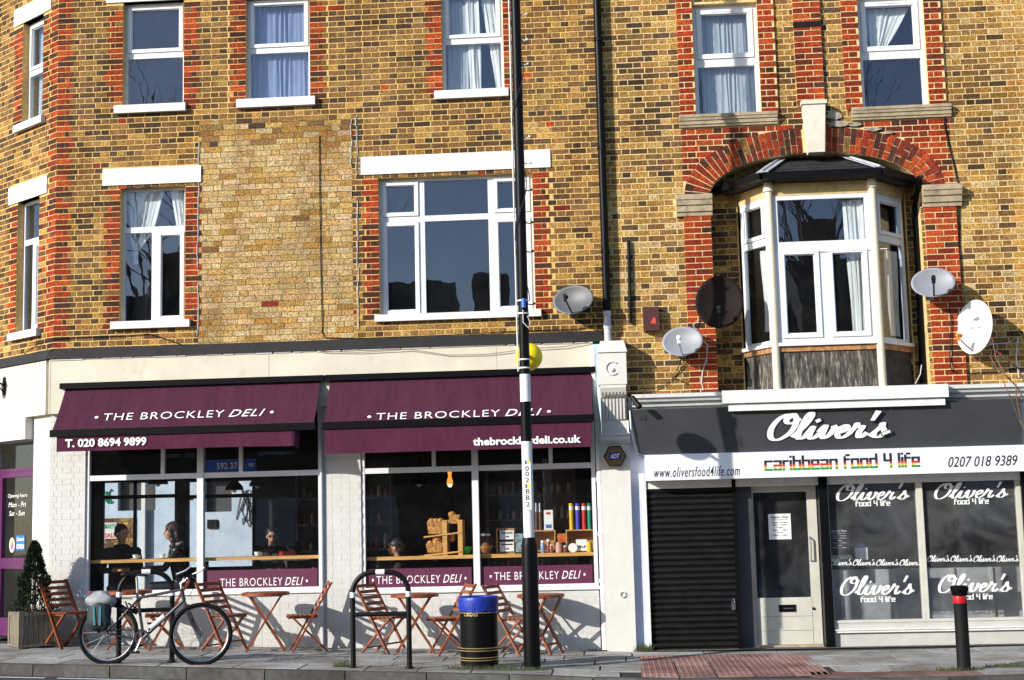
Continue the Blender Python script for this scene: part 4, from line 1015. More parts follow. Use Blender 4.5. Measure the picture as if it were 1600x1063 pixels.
# cement patch above arch
b = MB(); rr = random.Random(4)
for (px, py, w_, h_) in ((1303, 181, .12, .06), (1310, 195, .14, .05), (1362, 203, .12, .03), (1388, 208, .09, .025), (1335, 196, .10, .03)):
    x, z = X_(px, py), Z_(px, py); b.lathe([(1e-4, 0), (1, 0), (.9, .6), (1e-4, 1)], (0, 0, 0), 9) if 0 else b.face([(x+w_*cos(2*pi*k/9)*rr.uniform(.7, 1.1), -.031-rr.uniform(0, .004), z+h_*sin(2*pi*k/9)*rr.uniform(.7, 1.2)) for k in range(9)])
b.build('cement_repair', simple('cement', (.38, .33, .25), .95, n=.3), tk)
# ---- bay
facets = [('left', Fr((bl, RD), atan2(YB-RD, fl_-bl)), hypot(fl_-bl, YB-RD)), ('mid', Fr((fl_, YB), 0), fr_-fl_), ('right', Fr((fr_, YB), atan2(RD-YB, br-fr_)), hypot(br-fr_, RD-YB))]
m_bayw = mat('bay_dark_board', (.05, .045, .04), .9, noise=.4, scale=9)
m_colm = mat('cream_column_paint', (.66, .60, .46), .6, noise=.06, scale=6, dirt=((.34, .26, .16), .6, .8), dscale=6)
m_sand = mat('sandy_header', (.60, .44, .20), .85, noise=.2, scale=8, dirt=((.2, .13, .07), .58, .7), dscale=8)
for nm, fr, L_ in facets:
    if nm == 'mid': window(tk, fr, .05, L_-.05, zb_bot, zb_top, .0, [(0, .655, 1, 1, False), (0, 0, .5, .655, True), (.5, 0, 1, .655, True)], bw=.055, sw=.055, vent=True)
    else: window(tk, fr, .05, L_-.06, zb_bot, zb_top, .0, [(0, .70, 1, 1, True), (0, 0, 1, .70, False)], bw=.045, sw=.045)
    MB(fr).box(.0, L_-.02, -.05, .10, zb_bot-.045, zb_bot-.002).build('window_sill', m_upvc, tk)
    MB(fr).box(.03, L_-.03, .0, .06, zb_top+.003, zb_top+.17).build('header', m_sand, tk)
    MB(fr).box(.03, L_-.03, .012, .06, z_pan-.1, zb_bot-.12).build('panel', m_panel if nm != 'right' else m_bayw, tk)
    MB(fr).box(.02, L_-.02, -.012, .06, zb_bot-.115, zb_bot-.048).build('rail', mat('rusty_rail', (.45, .22, .08), .8, noise=.35, scale=14, dirt=((.1, .06, .04), .55, .7), dscale=9), tk)
for x in (fl_, fr_):
    b = MB(); b.tube([(x, YB-.01, z_pan-.08), (x, YB-.01, zb_top+.06)], .052, 12); b.tube([(x, YB-.01, zb_top+.06), (x, YB-.01, zb_top+.09), (x, YB-.01, zb_top+.18)], [.07, .07, .05], 12); b.build('column', m_colm, tk, smooth=True)
# roof of bay
ze = Z_(1290, 270, YB-.16); zr = Zc-.02; ov = .20
eav = [(bl-.30, RD-.02), (fl_-.09, YB-ov), (fr_+.09, YB-ov), (br+.30, RD-.02)]; rid = [(fl_+.28, RD-.03), (fr_-.28, RD-.03)]
b = MB()
rl, rr_ = (rid[0][0], rid[0][1], zr), (rid[1][0], rid[1][1], zr)
E_ = [(x, y, ze) for x, y in eav]
def slate_facet(A, B, C, D, rows):
    """A-B eaves, D-C ridge"""
    A, B, C, D = map(Vector, (A, B, C, D)); nrm = (B-A).cross(D-A).normalized()
    if nrm.z < 0: nrm = -nrm
    for i in range(rows):
        v0, v1 = i/rows, min(1, (i+1.15)/rows); p0, p1 = A.lerp(D, v0), B.lerp(C, v0); q0, q1 = A.lerp(D, v1), B.lerp(C, v1); wd = (p1-p0).length; n = max(1, round(wd/.24))
        off = .5 if i % 2 else 0
        k = -off
        while k < n:
            u0, u1 = max(0, k/n)+.003, min(1, (k+1)/n)-.003; k += 1
            if u1-u0 < .02: continue
            l = nrm*(.012+.004*random.random()); a_, b_, c_, d_ = p0.lerp(p1, u0)+l, p0.lerp(p1, u1)+l, q0.lerp(q1, u1)+nrm*.003, q0.lerp(q1, u0)+nrm*.003
            s_ = MB(); s_.hexa([tuple(x) for x in (a_-nrm*.01, b_-nrm*.01, a_, b_, d_-nrm*.01, c_-nrm*.01, d_, c_)]); s_.build('slate', m_slate, tk)
slate_facet(E_[1], E_[2], rr_, rl, 4); slate_facet(E_[0], E_[1], rl, rl, 4); slate_facet(E_[2], E_[3], rr_, rr_, 4)
b.face([E_[0], E_[1], rl]); b.face([E_[1], E_[2], rr_, rl]); b.face([E_[2], E_[3], rr_]); b.face([(x, y, z-.03) for x, y, z in E_]); b.build('roof_deck', m_blackm, tk)
m_leadg = mat('lead_hip', (.42, .44, .48), .6, noise=.25, scale=12, dirt=((.08, .08, .08), .56, .7), dscale=12)
for p, q_ in ((E_[1], rl), (E_[2], rr_), (rl, rr_)):
    b = MB(); P, Q = Vector(p)+Vector((0, 0, .03)), Vector(q_)+Vector((0, 0, .03)); b.bar(P, Q, .17, .012); b.tube([P+Vector((0, 0, .012)), Q+Vector((0, 0, .012))], .022, 6); b.build('lead_hip', m_leadg, tk)
b = MB()
for p, q_ in zip(E_, E_[1:]): b.bar((p[0], p[1]+.0, ze-.025), (q_[0], q_[1]+.0, ze-.025), .10, .09)
b.build('gutter', m_black, tk)
b = MB(); ib = [(bl-.0, RD), (fl_, YB+.03), (fr_, YB+.03), (br, RD)]
for i in range(3): b.face([(*eav[i], ze-.06), (*eav[i+1], ze-.06), (*ib[i+1], ze-.07), (*ib[i], ze-.07)])
for p, q_ in zip(ib, ib[1:]): b.bar((p[0], p[1]+.03, (zb_top+.17+ze)/2), (q_[0], q_[1]+.03, (zb_top+.17+ze)/2), .04, max(.02, ze-zb_top-.17))
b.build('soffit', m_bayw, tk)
# rooms
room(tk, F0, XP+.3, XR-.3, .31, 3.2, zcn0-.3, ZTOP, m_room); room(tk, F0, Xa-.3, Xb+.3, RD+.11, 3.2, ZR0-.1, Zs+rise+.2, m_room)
MB().box(XP+.003, XR, -.02, 4.6, ZTOP, ZTOP+.2).build('roof', m_slate, tk)
MB().box(XR-.25, XR, .31, 4.6, -.1, ZTOP).build('side_wall', m_mortar2, tk)
# ================================================================== TAKEAWAY SHOPFRONT (parts of the right building)
yf_ = -.26
zk = [Z_(1300, y, -.3) for y in (606, 620, 640)]
sx0, sx1 = X_(988, 640, -.25), XR
b = MB(); h0, h1 = Z_(1060, 638, -.3), Z_(1060, 614, -.3); moulding(sx0, sx1, h0, h1, 'cornice', .28, m_white)
bx0_, bx1_ = X_(1128, 622, -.36), X_(1481, 612, -.36)
MB().box(bx0_, bx1_, -.40, -.27, Z_(1300, 626, -.36), Z_(1300, 606, -.36)).build('blind_box', m_white, tk)
MB().box(bx0_+.08, bx1_-.04, -.36, -.27, Z_(1300, 638, -.36), Z_(1300, 627, -.36)).build('blind_rail', m_white, tk)
# charcoal sign, leaning slightly forward, left end rounded
zt_, zb2 = h0-.004, Z_(1200, 706, -.26)
b = MB(); s0_, s1_ = X_(986, 670, -.28), X_(1597, 660, -.28); s1_ = max(s1_, sx0+4)
b.hexa([(s0_+.10, -.22, zb2), (s1_, -.22, zb2), (s0_, -.30, zt_), (s1_, -.30, zt_), (s0_+.10, 0, zb2), (s1_, 0, zb2), (s0_, 0, zt_), (s1_, 0, zt_)])
sg = thing('shop_sign', 'long charcoal fascia sign with white script name above the takeaway', 'sign', ((s0_+s1_)/2, -.2, zb2))
b.build('board', m_signgrey, sg)
b = MB(); b.tube([(s0_-.008, -.305, zt_-.01), (s0_+.0, -.305, zt_-.25), (s0_+.06, -.25, zb2+.04), (s0_+.13, -.225, zb2-.005), (s1_, -.225, zb2-.005)], .012, 6); b.build('trim', m_steel, sg)
sgY = lambda z: -.22-.08*(z-zb2)/(zt_-zb2)
a, c, z0, z1 = RC(1199, 643.5, 1389, 686, -.265)
place(g_oliver_o, lambda u, v: Vector((a+(c-a)*u, sgY(z0+(z1-z0)*v)-.006, z0+(z1-z0)*v)), sg, m_letblk, 'lettering')
place(g_oliver_b, lambda u, v: Vector((a+(c-a)*u, sgY(z0+(z1-z0)*v)-.010, z0+(z1-z0)*v)), sg, m_letter)
n0 = RC(1000, 648, 1011, 657, -.28); place(glyphs('12', bold=.03, shear=.2), lambda u, v: Vector((n0[0]+(n0[1]-n0[0])*u, sgY(n0[2])-.008, n0[2]+(n0[3]-n0[2])*v)), sg, m_letblk)
xj = X_(1393, 670, -.26); b = MB(); b.hexa([(xj, sgY(zb2)-.002, zb2+.02), (xj+.008, sgY(zb2)-.002, zb2+.02), (xj, sgY(zt_)-.002, zt_-.02), (xj+.008, sgY(zt_)-.002, zt_-.02), (xj, sgY(zb2)+.003, zb2+.02), (xj+.008, sgY(zb2)+.003, zb2+.02), (xj, sgY(zt_)+.003, zt_-.02), (xj+.008, sgY(zt_)+.003, zt_-.02)]); b.build('panel_joint', m_steel, sg)
# white box sign below
wz1, wz0 = Z_(1300, 703.5, -.3), Z_(1300, 744, -.3); wx0_, wx1_ = X_(1008, 730, -.3), s1_
ws = thing('shop_sign', 'white fascia sign with striped lettering under the charcoal sign', 'sign', ((wx0_+wx1_)/2, -.2, wz0))
MB().box(wx0_, wx1_, -.30, -.0, wz0, wz1).build('board', m_signwhite, ws)
a, c, z0, z1 = RC(1194, 707.5, 1437, 733, -.3); 
z1 -= .02
blocky('caribbean food 4 life', planar(F0, a, c, z0, z1, -.303), ws, [m_letblk, simple('stripe_red', (.55, .02, .03)), simple('stripe_yellow', (.75, .45, .02)), simple('stripe_green', (.02, .25, .05))])
a, c, z0, z1 = RC(1022, 729, 1156, 745, -.3); place(glyphs('www.oliversfood4life.com', bold=.005, shear=.3, space=1.15), planar(F0, a, c, z0, z1, -.303), ws, m_letblk)
a, c, z0, z1 = RC(1481, 712.5, 1590, 729, -.3); place(glyphs('0207 018 9389', bold=.005, shear=.3), planar(F0, a, c, z0, z1, -.303), ws, m_letblk)
# left return wall and band between the signs
MB().box(px1+.003, X_(1011, 880), -.03, .3, -.02, ZR0).build('return_wall', mat('shade_tinted_white', (.62, .66, .80), .6, noise=.08, scale=4, dirt=((.08, .09, .07), .68, .8), dscale=4), tk)  # white wall; the lavender cast of its shade is put into the colour
MB().box(px1+.004, XR, -.02, .3, wz0-.1, ZR0).build('bressummer', m_white, tk)
lz0, lz1 = 0.0, wz0
gx0, gx1 = X_(1012, 880), X_(1153, 880)
# roller shutter
MB().box(gx0-.02, gx0+.012, -.045, .10, 0, lz1).build('shutter_channel', m_white, tk)
sh = []
n = 27; hh = (lz1-.02)/n
b0 = MB(); h_ = hh
for i in range(n):
    z = .02+i*hh; b = MB(); b.sweep([(.03, z+.004), (.012, z+.010), (.0, z+hh*.4), (.006, z+hh*.8), (.03, z+hh-.004)], gx0+.015, gx1-.04); b.build('shutter_slat', m_shutter, tk)
MB().box(gx0+.01, gx1-.03, .028, .05, 0, lz1).build('shutter_backing', m_blackm, tk)
MB().box(gx1-.04, gx1+.01, -.03, .08, .0, lz1).build('shutter_channel', m_black, tk)
b = MB(); xl_, zl_ = X_(1146, 945, -.03), Z_(1146, 947, -.03); b.box(xl_-.025, xl_+.025, -.04, -.005, zl_-.05, zl_+.05); b.tube([(xl_-.015, -.025, zl_+.05), (xl_-.01, -.025, zl_+.09), (xl_+.01, -.025, zl_+.09), (xl_+.015, -.025, zl_+.05)], .006, 5); b.build('padlock', m_steel, tk)
m_doorglass = glass('dusty_door_glass', base=.04, dust=.02, rough=.03)
# door and surround, set back
DY = .16
fx0, fx1 = gx1+.012, X_(1284, 880, .0)
MB().box(fx0, X_(1178, 880, DY), DY-.05, .3, .0, lz1).build('door_surround', m_greywood, tk)
d0, d1 = X_(1178, 880, DY), X_(1280, 880, DY); zt1 = Z_(1225, 757, DY); zmid_ = Z_(1225, 934, DY)
b = MB(); b.box(d0, d1, DY, DY+.045, .03, zmid_); b.box(d1-.12, d1, DY, DY+.045, zmid_, zt1-.1); b.box(d0, d0+.025, DY, DY+.045, zmid_, zt1-.1); b.box(d0, d1, DY, DY+.045, zt1-.1, zt1)
dd = b.build('door', m_doorcream, tk)
b = MB(); 
for z in (zmid_-.24, zmid_-.42): b.box(d0, d1-.12, DY-.004, DY+.0, z, z+.006)
b.box(d1-.124, d1-.118, DY-.003, DY, .03, zmid_); b.build('panel_groove', m_stone, dd)
MB().box(d0+.025, d1-.12, DY+.02, DY+.026, zmid_, zt1-.1).build('pane', m_doorglass, dd)
a, c, z0, z1 = RC(1217, 945, 1243, 956, DY); b = MB(); ring(b, a, c, z0, z1, .018, DY-.014, DY+.001); b.box(a+.018, c-.018, DY-.006, DY, z0+.018, z1-.018); b.build('letter_box', m_black, dd); MB().box(a+.06, c-.02, DY-.012, DY-.007, (z0+z1)/2-.008, (z0+z1)/2+.004).build('flap', m_steel, dd)
xh = X_(1267, 860, DY-.05); b = MB(); b.tube([(xh, DY, Z_(1267, 839, DY)), (xh, DY-.05, Z_(1267, 842, DY)), (xh, DY-.05, Z_(1267, 874, DY)), (xh, DY, Z_(1267, 877, DY))], .011, 8); b.build('handle', m_steel, dd)
b = MB(); b.ball((X_(1271, 951, DY), DY-.008, Z_(1271, 951, DY)), .018, 8, 6); b.build('keyhole', m_blackm, dd)
MB().box(d0, d1, DY-.08, .3, -.02, .028).build('door_step', m_stone, tk)
a, c, z0, z1 = RC(1201, 803, 1236, 843, DY+.01)
pn = thing('notice', 'white opening times notice taped inside the glass of the cream door', 'notice', ((a+c)/2, DY+.012, (z0+z1)/2))
MB().box(a, c, DY+.012, DY+.0145, z0, z1).build('paper', m_letter, pn)
def notice_lines(a, c, z0, z1, y, par, m_):
    H = z1-z0; place(glyphs('Opening Times', bold=.02, shear=.3), planar(F0, a+.03, c-.03, z1-H*.2, z1-H*.08, y), par, m_)
    MB().box(a+.04, c-.04, y-.0005, y, z1-H*.24, z1-H*.225).build('rule', m_, par)
    for i, t in enumerate(('Monday - Thursday', '8.30am - 10.00pm', 'Friday', '8.30am - 11.00pm', 'Saturday', '10.00am - 11.00pm')):
        wd = (c-a)*(.68 if len(t) > 9 else .3); m = (a+c)/2; place(glyphs(t, bold=.02, shear=.2), planar(F0, m-wd/2, m+wd/2, z1-H*(.37+i*.1), z1-H*(.31+i*.1), y), par, m_)
notice_lines(a, c, z0, z1, DY+.0105, pn, m_letblk)
# display window
MB().box(fx1, X_(1298, 880), -.05, .3, .0, lz1).build('post', m_black, tk)
k0, k1, kz = X_(1296, 860, .02), XR-.2, Z_(1440, 967, .02); km = X_(1442, 860, .02); ke = X_(1594, 860, .02)
b = MB(); zt2 = lz1-.0
b.box(k0-.0, k0+.018, .0, .09, kz, zt2); b.box(km-.045, km+.03, -.01, .10, kz, zt2); b.box(ke-.005, ke+.05, .0, .09, kz, zt2); b.box(k0, XR-.1, -.01, .10, kz-.035, kz)
dw = b.build('display_window', m_doorcream, tk)
m_dusty = glass('dusty_shop_glass', tint=(.9, .91, .92), base=.05, rough=.05, dust=.04)
for a, c in ((k0+.018, km-.045), (km+.03, ke-.005)): MB().box(a, c, .04, .046, kz, zt2).build('pane', m_dusty, dw)
MB().box(ke+.05, XR, -.06, .3, 0, lz1).build('post', m_black, tk)
zs1 = Z_(1440, 983, .0)
MB().box(X_(1298, 880), ke+.05, .0, .3, zs1+.02, kz-.035).build('stallriser', m_stall, tk)
b = MB(); b.sweep([(0, zs1-.03), (-.025, zs1-.03), (-.025, zs1-.01), (-.04, zs1), (-.04, zs1+.012), (0, zs1+.019)], X_(1298, 880), ke+.05); b.build('stallriser_moulding', m_white, tk)
MB().box(X_(1298, 880), ke+.05, .015, .3, -.02, zs1-.03).build('stallriser', m_stall, tk)
# window transfers
def olv(x0, y0, x1, y1, sub=None):
    a, c, z0, z1 = RC(x0, y0, x1, y1, .03); place(g_oliver, planar(F0, a, c, z0, z1, .035), dw, m_letter)
    if sub: a, c, z0, z1 = RC(*sub, .03); blocky('food 4 life', planar(F0, a, c, z0, z1, .035), dw, [m_letter])
olv(1306, 755, 1420, 782, (1337, 782, 1391, 791)); olv(1459, 753, 1574, 779, (1491, 779, 1545, 788))
olv(1312, 899, 1428, 930, (1345, 932, 1399, 941)); olv(1465, 896, 1580, 926, (1498, 928, 1551, 937))
for x in (1296, 1332.5, 1369, 1405.5): olv(x, 873.5, x+35, 884)
for x in (1449, 1485, 1521, 1557): olv(x, 867.5, x+34.5, 878)
a, c, z0, z1 = RC(1296, 825, 1327, 862, .06)
pn2 = thing('notice', 'black opening times notice with white words in the takeaway window', 'notice', ((a+c)/2, .05, (z0+z1)/2)); MB().box(a, c, .050, .052, z0, z1).build('paper', m_letblk, pn2); notice_lines(a, c, z0, z1, .0488, pn2, m_letter)
# takeaway interior: counter, partitions
fz = .03
b = MB(); b.face([(fx0, .31, fz), (XR-.3, .31, fz), (XR-.3, 3.6, fz), (fx0, 3.6, fz)]); b.build('shop_floor', mat('pale_tiles', (.30, .30, .30), .5), tk)
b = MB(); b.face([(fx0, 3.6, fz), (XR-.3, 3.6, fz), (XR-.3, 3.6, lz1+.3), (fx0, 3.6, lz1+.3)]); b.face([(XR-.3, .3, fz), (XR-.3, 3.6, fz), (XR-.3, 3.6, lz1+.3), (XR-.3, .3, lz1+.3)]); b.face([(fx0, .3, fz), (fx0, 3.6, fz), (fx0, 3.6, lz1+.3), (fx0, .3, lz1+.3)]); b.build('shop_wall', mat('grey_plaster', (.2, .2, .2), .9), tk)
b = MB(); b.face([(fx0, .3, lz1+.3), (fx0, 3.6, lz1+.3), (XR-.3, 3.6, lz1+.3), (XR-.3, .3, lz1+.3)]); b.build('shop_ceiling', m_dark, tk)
ct = thing('serving_counter', 'grey panelled serving counter inside the takeaway behind the glass', 'counter', (4.1, 1.3, fz))
m_ctr = mat('counter_laminate', (.50, .51, .52), .5, noise=.3, scale=1.5)
MB().box(X_(1296, 900, 1.2), X_(1600, 900, 1.2)+.5, 1.2, 1.25, fz, Z_(1440, 887, 1.2)).build('front', m_ctr, ct)
MB().box(X_(1296, 900, 1.2), X_(1600, 900, 1.2)+.5, 1.18, 1.8, Z_(1440, 887, 1.2), Z_(1440, 887, 1.2)+.03).build('worktop', m_blackm, ct)
for px in (1399, 1490, 1550):
    x = X_(px, 920, 1.18); MB().box(x-.02, x+.02, 1.165, 1.2, fz, Z_(1440, 888, 1.2)).build('cover_strip', m_doorcream, ct)
bb = thing('carton', 'small white carton with blue and green top on the takeaway window ledge', 'carton', (X_(1346, 865, .25), .25, Z_(1346, 876, .25)))
a, c, z0, z1 = RC(1336, 856, 1356, 875, .25); MB().box(a, c, .25, .38, z0, z1).build('box', m_letter, bb); a, c, z0, z1 = RC(1341, 850, 1352, 856, .25); MB().box(a, c, .27, .36, z0, z1).build('lid', simple('lid_blue', (.03, .2, .5)), bb)
a, c, z0, z1 = RC(1297, 868, 1331, 874, .2); o = MB().box(a, c, .2, .35, z0, z1).build('paper_stack', m_letter); tag(o, 'flat stack of white papers at the left end of the takeaway window ledge', 'papers')
MB().box(k0, ke, .11, .45, Z_(1440, 878, .12)-.03, Z_(1440, 878, .12)).build('ledge', m_blackm, tk)
# lamp above the sign
x, z = at(993, 629, -.42).x, at(993, 629, -.42).z
lp = thing('security_camera', 'small black camera bracket at the left end of the takeaway cornice', 'camera', (x, -.3, z))
b = MB(); b.tube([(x-.04, -.42, z+.07), (x+.05, -.5, z-.07)], [.03, .038], 10); b.build('housing', m_black, lp); MB().tube([(x-.03, -.3, z-.02), (x-.0, -.42, z)], .012, 6).build('bracket', m_blackm, lp)
# black rainwater pipe from bay gutter
xg = X_(1434, 380, RD-.08); xg2 = X_(1446, 560, RD-.08)
pipe('thin black rainwater pipe between the bay window and the right red pilaster', [([(xg, -.1, ze-.04), (xg+.01, .0, ze-.16), (xg, RD-.09, ze-.35), (xg2-.05, RD-.09, Z_(1446, 600, RD))], .045, m_black)], brackets=[])
x = X_(984, 440, -.03); pipe('short rusty black pipe stub fixed alone to the yellow brick left of the red pilaster', [([(X_(982, 376, -.04), -.04, Z_(982, 376, -.04)), (X_(985, 505, -.04), -.04, Z_(985, 505, -.04))], .022, m_blackm)])
xk = X_(1489, 400, -.02)
pipe('thin black cable pipe running down the right edge of the red arch', [([(X_(1480, 100, -.02), -.02, ZTOP), (xk, -.02, Z_(1480, 200, -.02)), (X_(1487, 290, -.02)+.09, -.02, Z_(1487, 290, -.02)), (X_(1500, 560, -.02), -.02, Z_(1500, 560, -.02))], .009, m_blackm)])
# alarm box, brown
x0_, x1_, z0_, z1_ = RC(1005, 480, 1030, 517, -.1)
al = thing('alarm_box', 'brown box with a red mark on the yellow brick beside the dishes', 'alarm box', ((x0_+x1_)/2, 0, z0_))
MB().box(x0_, x1_, -.13, -.015, z0_, z1_).build('casing', simple('brown_plastic', (.07, .022, .018), .4), al)
xm_, zm_ = (x0_+x1_)/2+.02, (z0_+z1_)/2-.03; MB().prism([(xm_-.035, zm_-.03), (xm_+.04, zm_-.04), (xm_+.03, zm_+.05), (xm_+.01, zm_+.045)], -.134, -.1305).build('emblem', simple('emblem_red', (.6, .06, .03)), al)
# ================================================================== SATELLITE DISHES
m_dishg = mat('dish_grey', (.085, .088, .098), .5, noise=.05, scale=8, dirt=((.12, .12, .12), .62, .6), dscale=9)
m_dishl = mat('dish_light_grey', (.23, .24, .27), .5, noise=.05, scale=8, dirt=((.2, .2, .2), .64, .6), dscale=9)
m_dishd = mat('dish_dark_brown', (.011, .006, .005), .7, noise=.1, scale=8, spec=.15)
m_dishw = mat('dish_white', (.80, .79, .76), .45, noise=.03, scale=8)
def dish(label, px, py, a, bb, nrm, m_, wallY=0.0, dist=.28, arm=.30, lnbm=None, text=None, armdir=(0, -1)):
    Y = wallY-dist; c = at(px, py, Y); t = thing('satellite_dish', label, 'satellite dish', (c.x, wallY, c.z))
    n = Vector(nrm).normalized(); r = n.cross(Vector((0, 0, 1))).normalized()*-1; u = r.cross(n)*-1
    if u.z < 0: u = -u
    b = MB(); nr, na = 8, 36; dep = .055
    for side, off in ((0, 0.0), (1, -.006)):
        for i in range(nr):
            for k in range(na):
                q = []
                for (ii, kk) in ((i, k), (i, k+1), (i+1, k+1), (i+1, k)):
                    rr_ = ii/nr; th = 2*pi*kk/na; q.append(c + r*(a*rr_*cos(th)) + u*(bb*rr_*sin(th)) + n*(dep*(rr_*rr_-1)+off))
                b.face(q if not side else q[::-1])
    for k in range(na):
        q = [c + r*(a*x*cos(2*pi*kk/na)) + u*(bb*x*sin(2*pi*kk/na)) + n*o_ for kk, x, o_ in ((k, 1, 0), (k+1, 1, 0), (k+1, 1.02, -.01), (k, 1.02, -.01))]; b.face(q)
    o = b.build('reflector', m_, t); merge(o)
    foot = c + u*(-bb*.97)*(-armdir[1]) + r*a*armdir[0]; foc = c + n*arm + u*(-bb*.42) + r*(a*armdir[0]*.3)
    MB().tube([foot-n*.03, foot.lerp(foc, .6)-u*.02, foc-u*.03], .011, 6).build('arm', m_blackm if lnbm is None else m_steel, t)
    b = MB(); b.tube([foc+n*.03, foc-n*.045], [.026, .03], 10); b.box(foc.x-.02, foc.x+.02, foc.y-.02, foc.y+.03, foc.z-.07, foc.z-.01); b.build('receiver', lnbm or m_blackm, t)
    b = MB(); bk = c - n*(dep+.01); b.tube([bk, bk-n*.06, (c.x, wallY-.06, c.z-.08)], .018, 6); b.tube([(c.x, wallY-.06, c.z-.16), (c.x, wallY-.06, c.z+.0)], .02, 8); b.box(c.x-.05, c.x+.05, wallY-.055, wallY-.012, c.z-.2, c.z-.08); b.build('mount', m_steel, t)
    if text:
        for s_, du, w_, h_ in text: place(glyphs(s_, bold=.01, shear=.2), lambda p, q, du=du, w_=w_, h_=h_: c + r*((p-.5)*w_) + u*(du+(q-.5)*h_) + n*(.006-dep*(1-((du)/bb)**2)*.96), t, simple('print_grey', (.06, .06, .07)))
    return t
dish('dark grey oval satellite dish beside the tall black downpipe', 895, 468, .275, .205, (-.30, -1, .30), m_dishg)
dish('large dark brown round satellite dish overlapping the left red pilaster', 1124, 472, .305, .345, (-.12, -1, .12), m_dishd, dist=.34, arm=.25)
dish('light grey oval satellite dish low down next to the brown alarm box', 1066, 533, .262, .205, (-.2, -1, .30), m_dishl, lnbm=m_dishw)
dish('pale grey oval satellite dish on the right red pilaster', 1458, 441, .27, .205, (-.2, -1, .32), m_dishl, wallY=-.045)
dish('tall narrow white satellite dish with printed lettering at far right', 1521, 511, .30, .345, (-.85, -.55, .10), m_dishw, lnbm=simple('lnb_orange', (.7, .22, .02)), arm=.26, text=[('CABO', .11, .17, .05), ('HDTV  Televes', -.0, .2, .03), ('- - - - -', .06, .2, .008)])
# ================================================================== CABLES
def cable(label, pts, r=.006, m_=None, px=True):
    P = [at(*p) for p in pts] if px else pts
    o = MB().tube(P, r, 5).build('cable', m_ or m_blackm, smooth=True); tag(o, label, 'cable'); return o
m_wcab = simple('white_cable', (.6, .6, .58))
cable('black cable dropping straight down the pale brick patch then along the wall foot', [(499, 212, -.015), (499.5, 300, -.015), (501, 400, -.015), (503, 490, -.015), (503.5, 520, -.015), (508, 528, -.02), (560, 529, -.02), (700, 524, -.02), (800, 518, -.02), (900, 515, -.02), (926, 510, -.02), (928, 495, -.03), (920, 488, -.06)])
cable('black cable sagging along the lead flashing above the left awning', [(38, 553, .2), (60, 538, .0), (84, 530, -.02), (130, 527, -.02), (200, 525, -.02), (232, 522, -.02), (250, 527, -.02), (290, 541, -.04)])
cable('thin pale cable hanging in a shallow curve across the cream fascia', [(500, 549, -.13), (560, 551, -.12), (640, 546, -.13), (700, 555, -.12), (760, 554, -.12), (830, 545, -.13), (880, 542, -.13), (925, 534, -.13)], .005, simple('tan_cable', (.25, .18, .10)))
cable('white cable looping from the grey dish down to the takeaway cornice', [(1092, 500, -.06), (1083, 508, -.1), (1088, 520, -.05), (1106, 540, -.05), (1104, 560, -.05), (1098, 580, -.05), (1096, 598, -.05), (1099, 610, -.05)], .007, m_wcab)
cable('black cable tangle below the grey dish', [(1066, 556, -.08), (1060, 575, -.03), (1050, 590, -.03), (1075, 600, -.03), (1090, 580, -.03), (1097, 560, -.03)])
cable('second black cable tangle trailing to the cornice', [(1070, 556, -.08), (1063, 580, -.02), (1040, 602, -.02), (1020, 607, -.05), (1000, 607, -.1)])
cable('black cable from the white dish down the red pilaster', [(1482, 470, -.07), (1486, 500, -.07), (1484, 560, -.07), (1487, 580, -.07), (1500, 584, -.03), (1560, 582, -.03), (1585, 575, -.03)], .008)
cable('white cable sagging at far right above the takeaway cornice', [(1528, 548, -.1), (1548, 538, -.05), (1575, 536, -.05), (1590, 527, -.03), (1588, 560, -.03), (1592, 590, -.03)], .007, m_wcab)
cable('white cable hanging by the rainwater pipe', [(1440, 570, -.03), (1438, 585, -.03), (1430, 600, -.06)], .006, m_wcab)
# ================================================================== WALL LANTERN
fx = FC.hit(17, 605)
ln = thing('wall_lamp', 'black wall lantern on the cream fascia at the left edge', 'lamp', FC.p(fx[0], -.09, fx[1]))
b = MB(FC); b.box(fx[0]-.03, fx[0]+.03, -.11, -.09, fx[1]-.12, fx[1]+.13); b.build('plate', m_black, ln)
b = MB(FC); b.tube([(fx[0], -.11, fx[1]+.02), (fx[0]-.02, -.2, fx[1]+.07), (fx[0]-.05, -.28, fx[1]+.08)], .013, 6); b.tube([(fx[0], -.11, fx[1]-.08), (fx[0]-.02, -.17, fx[1]+.0), (fx[0]-.03, -.22, fx[1]+.07)], .009, 6); b.build('arm', m_black, ln)
b = MB(FC); b.lathe([(.10, 0), (.03, .10), (.01, .14)], (fx[0]-.06, -.31, fx[1]+.10), 8); b.lathe([(.05, -.16), (.085, 0)], (fx[0]-.06, -.31, fx[1]+.10), 6); b.build('lantern', m_black, ln)
# ================================================================== STREET THINGS
def gp(x, y): return (x, y, gz(x))
# --- beacon pole
pb0 = at(831, 1030, -2.3); PX, PY = -1.0, -2.33
def pz(py): return Z_(826, py, PY)
m_polew = mat('pole_white_band', (.76, .76, .78), .4, noise=.03, dirt=((.4, .4, .38), .62, .5), scale=8)
m_yel = mat('yellow_globe', (.95, .70, .01), .45, noise=.03, scale=5)
pole = thing('beacon_pole', 'tall black and white banded crossing beacon pole with yellow globe by the kerb', 'beacon pole', (PX, PY, gz(PX)))
MB().lathe([(.095, 0), (.092, pz(855)-gz(PX)), (.085, pz(848)-gz(PX)), (.072, pz(840)-gz(PX))], (PX, PY, gz(PX)), 20).build('base_sleeve', m_black, pole, smooth=True)
bands = [(840, 690, m_polew), (690, 628, m_black), (628, 585, m_polew)]
for y0, y1, m_ in bands: MB().tube([(PX, PY, pz(y0)), (PX, PY, pz(y1))], .061, 20).build('band', m_, pole, smooth=True)
